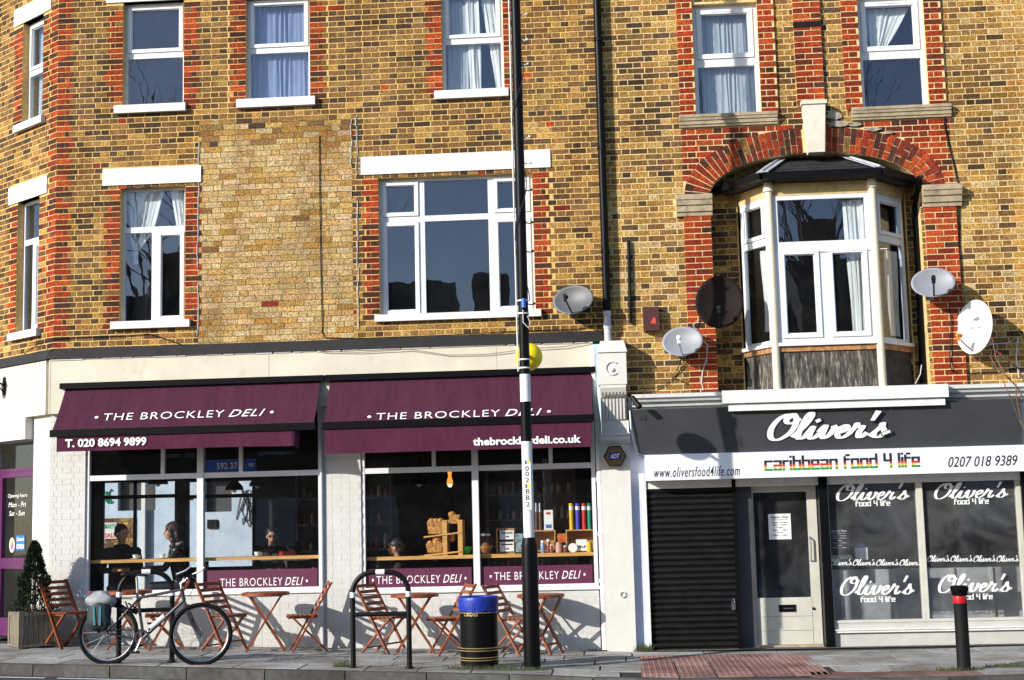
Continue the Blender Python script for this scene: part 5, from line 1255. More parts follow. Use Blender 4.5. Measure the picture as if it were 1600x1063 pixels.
MB().tube([(PX, PY, pz(585)), (PX, PY, ZTOP+.5)], [.060, .055], 20).build('upper_shaft', m_black, pole, smooth=True)
for y in (842, 690, 628, 585, 562, 575, 490, 470): 
    if y in (562, 575, 490, 470): MB().tube([(PX, PY, pz(y)-.008), (PX, PY, pz(y)+.008)], .067, 16).build('clamp', m_polew, pole)
gc = (X_(826, 558, -1.95), -1.95, Z_(826, 558, -1.95))
o = MB().ball(gc, .165, 28, 20).build('globe', m_yel, pole, smooth=True)
MB().tube([(PX, PY+.05, gc[2]-.02), (gc[0], gc[1]-.15, gc[2])], .02, 8).build('globe_bracket', m_blackm, pole)
b = MB(); b.box(PX-.042, PX+.042, PY-.069, PY-.0615, pz(797), pz(722)); b.build('number_plate', m_letter, pole)
blu = simple('plate_blue', (.02, .12, .45))
for i, ch in enumerate('002BB2'):
    yy = (732.5, 741, 750.5, 768, 778, 788)[i]; h_ = .03; m_ = m_letblk
    place(glyphs(ch, bold=.01), planar(F0, PX-.020, PX+.022, pz(yy)-.027, pz(yy)+.027, PY-.0705), pole, m_)
for yy in (722.5, 759.5):
    b = MB(); b.mi = 0; b.box(PX-.025, PX+.0, PY-.0712, PY-.0695, pz(yy)-.022, pz(yy)+.018); b.mi = 1; b.box(PX+.0, PX+.025, PY-.0712, PY-.0695, pz(yy)-.022, pz(yy)+.022); b.build('plate_mark', [blu, m_yel], pole)
b = MB(); b.tube([(PX-.075, PY+.0, pz(580)), (PX-.078, PY, pz(470)), (PX-.075, PY, ZTOP+.4)], .011, 6); b.build('conduit', m_wcab, pole)
b = MB(); P = []; 
for i in range(240):
    t = i/239; P.append((PX+.075*cos(t*26), PY+.075*sin(t*26), pz(470)+(ZTOP-pz(470))*t))
b.tube(P, .006, 4); b.build('wound_cable', m_blackm, pole)
for y in (297, 348, 393, 475, 22, 62, 100, 214, 255):
    z = pz(y); b = MB(); b.tube([(PX+.05, PY, z), (PX+.10, PY, z-.012), (PX+.125, PY, z-.0)], .008, 5); b.ball((PX+.13, PY, z+.002), .016, 8, 6); b.build('hook', m_blackm if y > 280 else m_wcab, pole)
b = MB(); b.tube([(PX+.01, PY-.07, pz(482)), (PX+.01, PY-.07, pz(468))], .026, 8); b.build('connector', simple('connector_blue', (.02, .12, .6)), pole)
b = MB(); b.tube([(PX, PY-.068, pz(485)), (PX-.0, PY-.07, pz(505)), (PX+.06, PY-.07, pz(514)), (PX+.08, PY-.05, pz(505)), (PX+.05, PY-.07, pz(495))], .006, 5); b.build('loose_wire', m_wcab, pole)
# --- cycle stands
m_stand = mat('stand_black', (.006, .006, .007), .42, noise=.1, spec=.22)
def cycle_stand(label, x, y, w_, h_, rz):
    t = thing('cycle_stand', label, 'cycle stand', gp(x, y), rz, 'hoop cycle stands on the pavement'); rT = .030; R_ = .23; hw = w_/2-rT
    P = [(-hw, 0, -.05), (-hw, 0, h_-R_-rT)]+[(-hw+R_-R_*cos(a_), 0, h_-R_-rT+R_*sin(a_)) for a_ in [pi/2*k/7 for k in range(1, 8)]]+[(hw-R_+R_*sin(a_), 0, h_-R_-rT+R_*cos(a_)) for a_ in [pi/2*k/7 for k in range(0, 8)]]+[(hw, 0, -.05)]
    MB().tube(P, rT, 14).build('hoop', m_stand, t, world=False, smooth=True)
    MB().tube([(-hw, 0, .60), (hw, 0, .60)], rT*.85, 12).build('crossbar', m_stand, t, world=False, smooth=True)
    for P_ in (((-.05, 0, h_-rT), (.05, 0, h_-rT)), ((-hw, 0, h_-.31), (-hw, 0, h_-.25)), ((hw, 0, h_-.31), (hw, 0, h_-.25))): MB().tube(P_, rT+.002, 14).build('white_band', m_polew, t, world=False, smooth=True)
    for s_ in (-1, 1): MB().lathe([(.055, 0), (.05, .012), (.037, .016)], (s_*hw, 0, 0), 14).build('collar', m_stand, t, world=False)
    return t
cycle_stand('black hoop cycle stand standing free left of the litter bin', X_(595, 960, -2.45), -2.45, .70, 1.10, 0)
cycle_stand('black hoop cycle stand with the bicycle locked against it', X_(225, 960, -2.28), -2.22, .66, 1.07, radians(14))
# --- litter bin
bx, by = X_(748, 1000, -2.3), -2.25; bh = Z_(748, 932, -2.3)-gz(bx)
bn = thing('litter_bin', 'round black litter bin with gold bands and blue liner at the kerb', 'bin', gp(bx, by))
rb_ = .216; zz = lambda y: Z_(748, y, by-.2)-gz(bx)
MB().lathe([(rb_-.012, 0), (rb_-.012, .03), (rb_, .04), (rb_, bh-.1), (rb_-.02, bh-.1), (rb_-.02, .2)], (0, 0, 0), 40).build('body', m_black, bn, world=False, smooth=True)
m_gold = mat('gold_band', (.55, .40, .14), .4, metal=.6, noise=.1)
for y in (954.5, 959, 1014.5, 1018.5, 1029.5, 1033.5): MB().lathe([(rb_+.001, 0), (rb_+.006, .004), (rb_+.001, .010)], (0, 0, zz(y)), 40).build('gold_band', m_gold, bn, world=False, smooth=True)
b = MB(); n = 60; G = []
for (z, r0, am) in ((bh-.17, .220, .002), (bh-.14, .224, .004), (bh-.10, .227, .004), (bh-.04, .227, .003), (bh-.01, .226, .003), (bh, .218, .003), (bh-.01, .206, .002), (bh-.12, .19, .004), (bh-.3, .18, .01)):
    G.append([((r0+am*sin(k*1.9+z*40)+am*sin(k*.7))*cos(2*pi*k/n), (r0+am*sin(k*1.9+z*40))*sin(2*pi*k/n), z+(.01*sin(k*.55)+.006*sin(k*1.3) if r0 in (.220,) else 0)) for k in range(n)])
for i in range(len(G)-1):
    for k in range(n): b.face([G[i][k], G[i][(k+1) % n], G[i+1][(k+1) % n], G[i+1][k]])
o = b.build('liner', simple('blue_liner', (.006, .03, .34), .45, n=.25), bn, world=False); merge(o)
gl = glyphs('CROSS', bold=.03, space=1.2)
place(gl, lambda u, v: Vector((bx+(rb_+.004)*sin(-.75+u*.8), by-(rb_+.004)*cos(-.75+u*.8), gz(bx)+bh-.215+.045*v)), bn, m_gold)
# --- bollard
ox, oy = 3.64, -2.93
bo = thing('bollard', 'black bollard with a red band near its rounded cap by the right kerb', 'bollard', gp(ox, oy)); BHt = Z_(1505, 915, oy)
MB().lathe([(.075, 0), (.072, .02), (.070, BHt-.13), (.072, BHt-.12)], (0, 0, 0), 24).build('post', m_blackm, bo, world=False, smooth=True)
MB().lathe([(.0715, BHt-.185), (.0725, BHt-.18), (.0725, BHt-.115), (.0715, BHt-.11)], (0, 0, 0), 24).build('red_band', simple('red_band', (.5, .01, .015), .35), bo, world=False, smooth=True)
MB().lathe([(.07, BHt-.105), (.082, BHt-.10), (.088, BHt-.06), (.095, BHt-.05), (.095, BHt-.015), (.08, BHt), (.0001, BHt+.004)], (0, 0, 0), 24).build('cap', m_black, bo, world=False, smooth=True)
# --- planter and conifer
plx, ply = X_(46, 975, -.55), -.42; gpz = gz(plx)
pt = thing('planter', 'square weathered wooden planter holding a small conifer by the purple door', 'planter', (plx, ply, gpz), radians(-52))
hw, hh_ = .235, .47
for fa in range(4):
    fr = Fr((0, 0), pi/2*fa)
    for k in range(6):
        b = MB(fr); x = -hw+.045+k*(2*hw-.09)/6; b.box(x, x+(2*hw-.09)/6-.006, -hw-.012, -hw+.01, .05, hh_-.06); b.build('plank', m_oldwood, pt, world=False)
    b = MB(fr); b.box(-hw-.02, -hw+.04, -hw-.02, -hw+.04, 0, hh_); b.build('corner_post', m_oldwood, pt, world=False)
    for za_, zb__ in ((hh_-.058, hh_-.01), (.02, .048)): MB(fr).box(-hw+.04, hw-.02, -hw-.02, -hw+.012, za_, zb__).build('rail', m_oldwood, pt, world=False)
MB().box(-hw+.02, hw-.02, -hw+.02, hw-.02, .1, hh_-.08).build('soil', simple('soil', (.03, .02, .015), .95), pt, world=False)
cf = thing('conifer', 'dark cone shaped conifer growing in the wooden planter', 'shrub', (plx, ply, gpz+hh_-.08)); MB().tube([(0, 0, 0), (.01, 0, .85)], [.03, .006], 7).build('trunk', m_oldwood, cf, world=False)
b = MB(); rr = random.Random(9); Hc = Z_(55, 848, -.42)-gpz-hh_+.08
for i in range(6200):
    v = rr.random()**.8; z = .04+v*(Hc-.04); rmax = .26*(1-v)**.75*(1+.12*sin(z*17)+.1*sin(z*31)); th = rr.uniform(0, 2*pi); r0 = rmax*(.45+.55*rr.random()**.5)*(1+.13*sin(th*5+z*20))
    c = Vector((r0*cos(th), r0*sin(th), z)); d = Vector((cos(th), sin(th), rr.uniform(.4, 1.6))).normalized(); s_ = d.cross(Vector((rr.uniform(-1, 1), rr.uniform(-1, 1), rr.uniform(-1, 1)))).normalized(); l, w_ = rr.uniform(.025, .055), rr.uniform(.006, .012)
    b.face([c-s_*w_, c+s_*w_, c+d*l+s_*w_*.3, c+d*l-s_*w_*.3], raw=True)
b.build('foliage', m_leaf, cf, world=False)
# --- bistro chairs
def make_chair(label, loc, rz):
    t = thing('folding_chair', label, 'chair', loc, rz, 'slatted folding chairs outside the deli'); W = .40
    for s_ in (-1, 1):
        y = s_*W/2; MB().bar((-.30, y, .86), (.20, y, 0), .022, .042, up=(0, 1, 0)).build('back_leg', m_wood, t, world=False)
        y = s_*(W/2-.035); MB().bar((.20, y, .44), (-.24, y, 0), .022, .038, up=(0, 1, 0)).build('front_leg', m_wood, t, world=False)
    for i in range(5):
        f = .04+i*.085; p = Vector((-.30, 0, .86)).lerp(Vector((.20, 0, 0)), f); d = Vector((.5, 0, -.86)).normalized(); o_ = Vector((.012, 0, .007))
        MB().bar(p+o_+Vector((0, -W/2, 0)), p+o_+Vector((0, W/2, 0)), .012, .042, up=tuple(-d)).build('back_slat', m_wood, t, world=False)
    for i in range(6):
        x = -.11+i*.062; MB().box(x, x+.046, -W/2+.012, W/2-.012, .445, .459).build('seat_slat', m_wood, t, world=False)
    for s_ in (-1, 1): MB().box(-.12, .25, s_*(W/2-.06)-.011, s_*(W/2-.06)+.011, .415, .444).build('seat_rail', m_wood, t, world=False)
    for p in ((-.17, .07), (.13, .12)): MB().box(p[0]-.018, p[0]+.018, -W/2+.02, W/2-.02, p[1]-.009, p[1]+.009).build('stretcher', m_wood, t, world=False)
    return t
ch0 = None
for lab, px, Y, a_ in (('folding slatted chair closest to the wooden planter, facing right', 103, -.50, -33), ('folding slatted chair behind the bicycle front wheel, facing left', 258, -.55, 197),
  ('folding slatted chair left of the middle table under the left deli window, facing right', 350, -.62, -28), ('folding slatted chair in front of the white brick pier, facing left', 480, -.50, 197),
  ('folding slatted chair seen through the free cycle stand, facing right', 600, -.62, -25), ('folding slatted chair just left of the litter bin, facing left', 702, -.72, 203), ('folding slatted chair half hidden behind bin and beacon pole, facing right', 800, -.62, -22)):
    x = X_(px, 985, Y); L_ = gp(x, Y)
    if ch0 is None: ch0 = make_chair(lab, L_, radians(a_))
    else: dup(ch0, L_, radians(a_), lab)
def make_table(label, loc, rz):
    t = thing('round_table', label, 'table', loc, rz, 'round slatted tables outside the deli'); H = .735; r = .292
    n = 9
    for i in range(n):
        y0 = -r+2*r*i/n+.003; y1 = -r+2*r*(i+1)/n-.003; ym = max(abs(y0), abs(y1)) if (y0 > 0) == (y1 > 0) else 0
        xa, xb = sqrt(max(.002, r*r-y0*y0)), sqrt(max(.002, r*r-y1*y1))
        b = MB(); m_ = [(-xa, y0), (xa, y0), (xb, y1), (-xb, y1)]
        b.hexa([(-xa, y0, H-.02), (xa, y0, H-.02), (-xb, y1, H-.02), (xb, y1, H-.02), (-xa, y0, H), (xa, y0, H), (-xb, y1, H), (xb, y1, H)]); b.build('slat', m_wood, t, world=False)
    b = MB(); 
    for k in range(24):
        a0, a1 = 2*pi*k/24, 2*pi*(k+1)/24; b.hexa([(r*cos(a0), r*sin(a0), H-.04), (r*cos(a1), r*sin(a1), H-.04), (r*cos(a0), r*sin(a0), H-.004), (r*cos(a1), r*sin(a1), H-.004), ((r+.012)*cos(a0), (r+.012)*sin(a0), H-.04), ((r+.012)*cos(a1), (r+.012)*sin(a1), H-.04), ((r+.012)*cos(a0), (r+.012)*sin(a0), H-.004), ((r+.012)*cos(a1), (r+.012)*sin(a1), H-.004)])
    b.build('rim', m_wood, t, world=False)
    for s_ in (-1, 1): MB().box(-.22, .22, s_*.15-.011, s_*.15+.011, H-.052, H-.021).build('batten', m_wood, t, world=False)
    for s_ in (-1, 1):
        MB().bar((-.20, s_*.125, H-.04), (.24, s_*.125, 0), .022, .04, up=(0, 1, 0)).build('leg', m_wood, t, world=False)
        MB().bar((.20, s_*.165, H-.04), (-.24, s_*.165, 0), .022, .04, up=(0, 1, 0)).build('leg', m_wood, t, world=False)
    MB().bar((.17, -.125, .12), (.17, .125, .12), .02, .03).build('stretcher', m_wood, t, world=False); MB().bar((-.17, -.165, .12), (-.17, .165, .12), .02, .03).build('stretcher', m_wood, t, world=False)
    return t
t0 = None
for lab, px, Y, a_ in (('round slatted folding table seen through the bicycle frame', 200, -.55, 15), ('round slatted folding table right of the bicycle front wheel', 415, -.60, 12), ('round slatted folding table behind the free cycle stand', 648, -.60, 8), ('round slatted folding table casting its shadow right of the beacon pole', 845, -.40, -35)):
    x = X_(px, 935, Y); L_ = gp(x, Y)
    if t0 is None: t0 = make_table(lab, L_, radians(a_))
    else: dup(t0, L_, radians(a_), lab)
# --- bicycle
X0b = X_(164, 991, -2.42); Yb_ = -2.36
bk = thing('bicycle', 'silver and black mountain bike with grey and teal pannier leaning at the cycle stand', 'bicycle', (X0b, Yb_, gz(X0b+.5)), radians(0))
bk.rotation_euler = (radians(-3), .028, 0)
m_tyre = mat('tyre_rubber', (.008, .008, .008), .85, noise=.2, spec=.15); m_sil = mat('silver_paint', (.035, .036, .042), .35, metal=0, noise=.05); m_frame = mat('dark_frame_paint', (.03, .032, .045), .3, noise=.1)
def wheel(cx, cz, turn=0.0, lab=None):
    fr = Fr((cx, 0), turn); R_ = .335
    b = MB(fr); b.tube([(R_*cos(2*pi*k/40), 0, cz+R_*sin(2*pi*k/40)) for k in range(40)], .025, 8, closed=True); w_ = b.build('wheel', m_tyre, bk, world=False, smooth=True)
    b = MB(fr); b.tube([((R_-.026)*cos(2*pi*k/40), 0, cz+(R_-.026)*sin(2*pi*k/40)) for k in range(40)], .010, 6, closed=True); b.build('rim', m_steel, w_, world=False, smooth=True)
    b = MB(fr)
    for k in range(28):
        a_ = 2*pi*k/28; s_ = .03 if k % 2 else -.03; b.tube([(.02*cos(a_+1.3*(1 if k % 4 < 2 else -1)), s_, cz+.02*sin(a_+1.3*(1 if k % 4 < 2 else -1))), ((R_-.03)*cos(a_), 0, cz+(R_-.03)*sin(a_))], .0016, 3)
    b.build('spokes', m_steel, w_, world=False)
    b = MB(fr); b.tube([(0, -.05, cz), (0, .05, cz)], .022, 10); b.build('hub', m_steel, w_, world=False)
zw = .356; fxw = 1.09
wheel(0, zw); wheel(fxw, zw, radians(18))
bbk, sc, hd_t, hd_b, sd = (.42, 0, .31), (.33, 0, .76), (.84, 0, .86), (.875, 0, .74), (.29, 0, .98)
def T(nm, pts, r, m_, n=8): return MB().tube(pts, r, n).build(nm, m_, bk, world=False, smooth=True)
b = MB(); b.tube([sc, hd_t], .017, 10); b.tube([bbk, hd_b], .02, 10); b.build('main_frame', m_sil, bk, world=False, smooth=True)
b = MB(); b.tube([bbk, (.315, 0, .82)], .017, 10); b.tube([hd_t, hd_b], .022, 10)
for s_ in (-1, 1): b.tube([(0, s_*.06, zw), (.30, s_*.03, .30), bbk], .010, 6); b.tube([(0, s_*.06, zw), (.325, s_*.02, .74)], .009, 6)
b.build('rear_frame', m_frame, bk, world=False, smooth=True)
b = MB()
for s_ in (-1, 1): b.tube([(.905, s_*.055, .66), (1.0, s_*.06, .46), (fxw-.0, s_*.055, zw)], [.018, .016, .012], 8)
b.tube([(.905, -.07, .67), (.905, .07, .67)], .018, 8); b.tube([hd_b, (.90, 0, .67)], .017, 8); b.build('fork', m_sil, bk, world=False, smooth=True)
T('seat_post', [sc, (.30, 0, 1.0)], .013, m_steel)
b = MB(); 
for x, w_, z in ((.14, .075, 1.03), (.20, .07, 1.045), (.27, .045, 1.04), (.34, .022, 1.035), (.41, .016, 1.03)): pass
S_ = [(.13, .065, 1.045), (.17, .078, 1.05), (.24, .055, 1.045), (.31, .028, 1.04), (.40, .018, 1.035), (.42, .006, 1.03)]
for (x0_, w0, z0_), (x1_, w1_, z1_) in zip(S_, S_[1:]):
    b.hexa([(x0_, -w0, z0_-.03), (x1_, -w1_, z1_-.03), (x0_, -w0*.8, z0_), (x1_, -w1_*.8, z1_), (x0_, w0, z0_-.03), (x1_, w1_, z1_-.03), (x0_, w0*.8, z0_), (x1_, w1_*.8, z1_)])
b.build('saddle', m_blackm, bk, world=False)
T('stem', [hd_t, (.83, 0, .93), (.92, 0, 1.0)], .014, m_steel)
T('handlebar', [(.86, -.29, 1.03), (.91, -.15, 1.01), (.92, 0, 1.0), (.91, .15, 1.01), (.86, .29, 1.03)], .012, m_blackm)
for s_ in (-1, 1):
    T('grip', [(.86, s_*.29, 1.03), (.885, s_*.20, 1.02)], .017, m_blackm); T('bar_end', [(.862, s_*.285, 1.03), (.96, s_*.285, 1.07), (1.02, s_*.27, 1.12)], .012, m_steel); T('brake_lever', [(.9, s_*.17, 1.01), (.95, s_*.2, .98), (.93, s_*.26, .98)], .006, m_steel)
T('brake_cable', [(.92, -.1, 1.0), (1.0, -.06, 1.03), (1.0, -.02, .9), (.93, -.0, .78)], .004, m_blackm, 5); T('brake_cable', [(.92, .1, 1.0), (.99, .06, .98), (.9, .02, .88), (.6, .015, .80), (.35, .01, .76)], .004, m_blackm, 5)
b = MB(); 
for k in range(30): 
    a0, a1 = 2*pi*k/30, 2*pi*(k+1)/30; b.hexa([(.42+r_*cos(a_), y, .31+r_*sin(a_)) for y in (-.055, -.05) for r_ in (.07, .092) for a_ in (a0, a1)])
b.build('chainring', m_frame, bk, world=False)
T('crank', [(.42, -.07, .31), (.36, -.075, .155)], .011, m_steel); T('crank', [(.42, .07, .31), (.48, .075, .465)], .011, m_steel)
for x, y, z in ((.36, -.12, .15), (.48, .12, .47)): MB().box(x-.05, x+.05, y-.045, y+.045, z-.012, z+.012).build('pedal', m_blackm, bk, world=False)
T('chain', [(.42, -.052, .402), (.01, -.052, zw+.035), (-.03, -.052, zw), (.02, -.052, zw-.06), (.05, -.052, zw-.12), (.42, -.052, .218)], .005, m_blackm, 5)
b = MB()
for s_ in (-1, 1): b.tube([(0, s_*.07, zw+.02), (-.02, s_*.07, .74), (-.2, s_*.06, .75), (.25, s_*.05, .75)], .006, 5)
b.build('rack', m_blackm, bk, world=False)
def blob(nm, c, r, m_, par, seed=0, amp=.06, world=False):
    b = MB(); rr = random.Random(seed); ph = [rr.uniform(0, 6) for _ in range(6)]; n, m = 22, 14
    for i in range(m):
        for k in range(n):
            q = []
            for ii, kk in ((i, k), (i, k+1), (i+1, k+1), (i+1, k)):
                kk %= n
                th, f = 2*pi*kk/n, pi*ii/m; d = (sin(f)*cos(th), sin(f)*sin(th), -cos(f)); s_ = 1+amp*(sin(3*th+ph[0]+f*2)+sin(5*f+ph[1])+.6*sin(7*th+ph[2]-3*f)*sin(f)); q.append(tuple(c[j]+r[j]*d[j]*s_ for j in range(3)))
            b.face(q)
    o = b.build(nm, m_, par, world=world); merge(o); return o
blob('pannier_cap', (-.09, -.05, .72), (.17, .11, .11), simple('grey_rain_cover', (.30, .31, .33), .7, n=.2), bk, 2)
blob('pannier_bag', (-.08, -.09, .56), (.145, .085, .19), simple('dark_pannier', (.014, .03, .034), .7, n=.5), bk, 3)
for dx in (-.045, .03): MB().bar((-.08+dx, -.178, .66), (-.07+dx*.8, -.172, .45), .025, .006).build('pannier_strap', simple('teal_strap', (.02, .17, .22), .6), bk, world=False)
MB().box(-.25, -.235, -.02, .02, .80, .84).build('rear_light', simple('red_lens', (.5, .02, .02), .3), bk, world=False)
T('water_bottle', [(.50, 0, .42), (.66, 0, .56)], .034, simple('bottle_white', (.6, .62, .65), .4), 12)
T('bike_lock', [(.2, -.05, .72), (.26, -.09, .62), (.34, -.06, .58), (.33, .06, .62), (.2, .05, .70)], .010, m_blackm, 6)
# --- litter and weeds
b = MB(); x, y = X_(631, 1019, -.75), -.75; b.tube([(x-.0, y, gz(x)+.035), (x+.02, y+.1, gz(x)+.035)], .033, 12); o = b.build('paper_cup', m_letter); tag(o, 'white paper cup lying on the paving under the table by the cycle stand', 'cup')
def weeds(px, py, Y, n, r, lab, seed, h=.07):
    rr = random.Random(seed); b = MB(); c = at(px, py, Y)
    for i in range(n):
        a_, q = rr.uniform(0, 2*pi), r*rr.random()**.6; x, y = c.x+q*cos(a_)*1.6, Y+q*sin(a_)*.6; z = gz(x); l = rr.uniform(.3, 1)*h; dx, dy = rr.uniform(-.7, .7)*l, rr.uniform(-.5, .5)*l
        b.face([(x-.004, y, z), (x+.004, y, z), (x+dx, y+dy, z+l)])
    o = b.build('weeds', m_grass); o['kind'] = 'stuff'; return o
weeds(735, 1046, -2.45, 260, .2, '', 1); weeds(770, 1046, -2.35, 200, .16, '', 2); weeds(800, 1045, -2.5, 160, .18, '', 3, .05); weeds(533, 1040, -2.4, 120, .06, '', 4, .09); weeds(1500, 1050, -2.95, 260, .16, '', 5, .06); weeds(1585, 1040, -2.7, 300, .22, '', 6, .06); weeds(1005, 1013, -.12, 220, .08, '', 7, .12); weeds(840, 1046, -2.42, 160, .12, '', 8, .05); weeds(935, 1016, -.1, 80, .1, '', 9, .05)
# --- bare branches on the right
tr = thing('bare_tree', 'bare thin tree with red buds reaching in at the right edge', 'tree', (5.15, -1.7, 0)); rr = random.Random(12)
MB().tube([(5.15, -1.7, 0), (5.13, -1.7, 1.2), (5.10, -1.7, 2.2), (5.14, -1.7, 3.2)], [.035, .03, .022, .012], 8).build('trunk', m_oldwood, tr)
bd = MB(); Yt = -1.7
tw = [[(1640, 660), (1600, 672), (1592, 655), (1578, 620), (1565, 590), (1546, 555)], [(1640, 640), (1600, 625), (1590, 606), (1570, 585), (1556, 560), (1550, 527)], [(1640, 600), (1602, 600), (1590, 575), (1570, 560), (1552, 545)], [(1640, 690), (1610, 690), (1596, 660), (1588, 620), (1588, 600), (1574, 592)], [(1640, 560), (1612, 560), (1600, 530), (1590, 515)]]
for pl in tw:
    P = [at(x, y, Yt+.15*sin(i*1.3)) for i, (x, y) in enumerate(pl)]; MB().tube(P, [.012-.0018*i for i in range(len(P))], 5).build('branch', m_oldwood, tr)
    for k in range(2, len(P)):
        for _ in range(2): c = P[k-1].lerp(P[k], rr.random()); bd.ball((c.x, c.y, c.z+.01), .011, 6, 4)
bd.build('buds', simple('red_buds', (.45, .03, .02)), tr)
# ================================================================== CURTAINS
def cur(label, fr, box, u0t, u1t, u0b, u1b, v0, v1, d=.22, **k):
    W, H = box[1]-box[0], box[3]-box[2]
    if 'waist' in k: k['waist'] = (k['waist'][0], box[0]+W*k['waist'][1])
    return curtain(label, fr, box[0]+W*u0t, box[0]+W*u1t, box[0]+W*u0b, box[0]+W*u1b, box[2]+H*v0, box[2]+H*v1, d, **k)
cur('grey blue net curtain across the second upper window from the corner', F0, w2, .02, .98, .02, .98, 0, 1, n=12, mt=mat('grey_net', (.24, .28, .42), .9, noise=.15, scale=7, stretch=(6, 6, .4)))
cur('thin net filling the left half of the upper window beside the beacon pole', F0, w3, .05, .42, .05, .42, 0, 1, n=6, mt=m_net)
cur('white curtain falling beside the net in the upper window by the beacon pole', F0, w3, .38, .60, .42, .62, 0, 1, d=.19, n=4)
cur('white curtain drawn to the right jamb of the upper window by the beacon pole', F0, w3, .62, 1.0, .86, 1.0, 0, 1, n=5)
cur('left white curtain tied back in the single lower window', F0, w4, .05, .62, .05, .30, .45, 1, n=7, waist=(.1, .15)); cur('right white curtain tied back in the single lower window', F0, w4, .70, 1.0, .92, 1.0, .35, 1, n=5)
cur('pleated white net behind the left window above the arch', F0, ul, .12, .95, .12, .95, .0, .96, n=13, mt=m_net); 
cur('white curtain swept aside at the top of the right window above the arch', F0, ur, .15, .85, .22, .38, .5, .93, n=7)
W_ = facets[1]; bm_ = (0, W_[2], zb_bot, zb_top)
cur('cream curtain hanging at the right of the middle bay window', W_[1], bm_, .73, .93, .76, .92, .02, .97, d=.14, n=5); cur('sheer edge of curtain at the left of the middle bay window', W_[1], bm_, .04, .10, .04, .10, .6, .97, d=.14, n=2, mt=m_net)
cur('cream curtain in the left facet of the bay window', facets[0][1], (0, facets[0][2], zb_bot, zb_top), .45, .9, .5, .9, .1, .66, d=.10, n=4); cur('cream curtain in the right facet of the bay window', facets[2][1], (0, facets[2][2], zb_bot, zb_top), .5, .85, .55, .85, .05, .64, d=.10, n=4)
cur('dark curtain in the upper window of the angled corner face', FC, c1, .1, .5, .1, .5, 0, 1, n=4, mt=m_net); cur('long pale curtain in the lower window of the angled corner face', FC, c2, .5, .95, .5, .95, 0, 1, n=4, mt=mat('blue_cloth', (.35, .42, .55), .9))
# ================================================================== SHOP GOODS
def item(lab, cat, name, px0, py0, px1, py1, Y, dep, m_): 
    a, c, z0, z1 = RC(px0, py0, px1, py1, Y); o = MB().box(a, c, Y, Y+dep, z0, z1).build(name, m_); tag(o, lab, cat); return o, (a, c, z0, z1)
zR = ztcR
# bread stand
a, c, _, _ = RC(664, 811, 724, 867, .3); st = thing('bread_stand', 'pale wooden two tier bread stand on the right deli counter', 'bread stand', ((a+c)/2, .3, zR))
def zz_(py, px=690, Y=.3): return Z_(px, py, Y)
ztop_ = zz_(813); zlow = zR+.02; zsh = zz_(834)
for px in (696.5, 720.5):
    for Y in (.2, .48): MB().box(X_(px, 840, .3)-.03, X_(px, 840, .3)+.03, Y-.02, Y+.02, zR+.001, ztop_).build('post', m_pine, st)
for z0_, sl_ in ((zsh, .03), (zR+.035, .02)): 
    b = MB(); xa, xb = X_(664, 840, .3), X_(722, 840, .3); b.hexa([(xa, .17, z0_-.02-sl_), (xb, .17, z0_), (xa, .17, z0_-sl_), (xb, .17, z0_+.02), (xa, .5, z0_-.02-sl_), (xb, .5, z0_), (xa, .5, z0_-sl_), (xb, .5, z0_+.02)]); b.build('shelf', m_pine, st)
MB().box(X_(700, 840, .3), X_(722, 840, .3), .2, .48, ztop_-.03, ztop_-.01).build('shelf', m_pine, st)
m_wick = mat('wicker', (.62, .30, .08), .8, noise=.4, scale=40, bump=.6, bscale=60); m_bread = mat('bread_crust', (.68, .32, .08), .7, noise=.3, scale=12)
for lab, px0, py0, px1, py1, z_ in (('upper wicker bread basket on the wooden bread stand', 668, 812, 693, 831, zsh), ('lower wicker bread basket on the wooden bread stand', 666, 852, 692, 866, zR+.04), ('small wicker basket on the right arm of the bread stand', 702, 812, 719, 826, ztop_-.05)):
    xa, xb = X_(px0, 840, .25), X_(px1, 840, .25); b = MB(); h = Z_(690, py0, .25)-Z_(690, py1, .25); b.hexa([(xa+.02, .2, z_), (xb-.02, .2, z_), (xa, .18, z_+h), (xb, .18, z_+h), (xa+.02, .42, z_), (xb-.02, .42, z_), (xa, .44, z_+h), (xb, .44, z_+h)]); o = b.build('basket', m_wick); tag(o, lab, 'basket')
    for k in range(3 if px0 < 700 else 1): blob_x = xa+(xb-xa)*(.25+.27*k); o = blob('bread_loaf', (blob_x, .3, z_+h+.01), (.05, .09, .035), m_bread, None, k+px0, .04, world=True); tag(o, ('front', 'middle', 'rear')[k]+' crusty loaf lying in the '+lab.split(' on ')[0], 'bread')
o = blob('bread_loaf', (X_(683, 843, .28), .3, Z_(683, 843, .28)), (.075, .10, .055), m_bread, None, 44, .03, world=True); tag(o, 'big round golden loaf on the middle of the bread stand', 'bread')
o = blob('croissants', (X_(706, 840, .28), .3, Z_(706, 840, .28)), (.045, .06, .06), m_bread, None, 45, .1, world=True); tag(o, 'golden pastries between the posts of the bread stand', 'pastry')
xb_ = X_(727, 860, .3); bw_ = MB().lathe([(.05, 0), (.085, .06), (.098, .10), (.09, .10), (.045, .01)], (xb_, .3, zR+.002), 24).build('bowl', simple('green_glaze', (.02, .30, .05), .25), smooth=True); tag(bw_, 'green bowl on the right deli counter beside the bread stand', 'bowl')
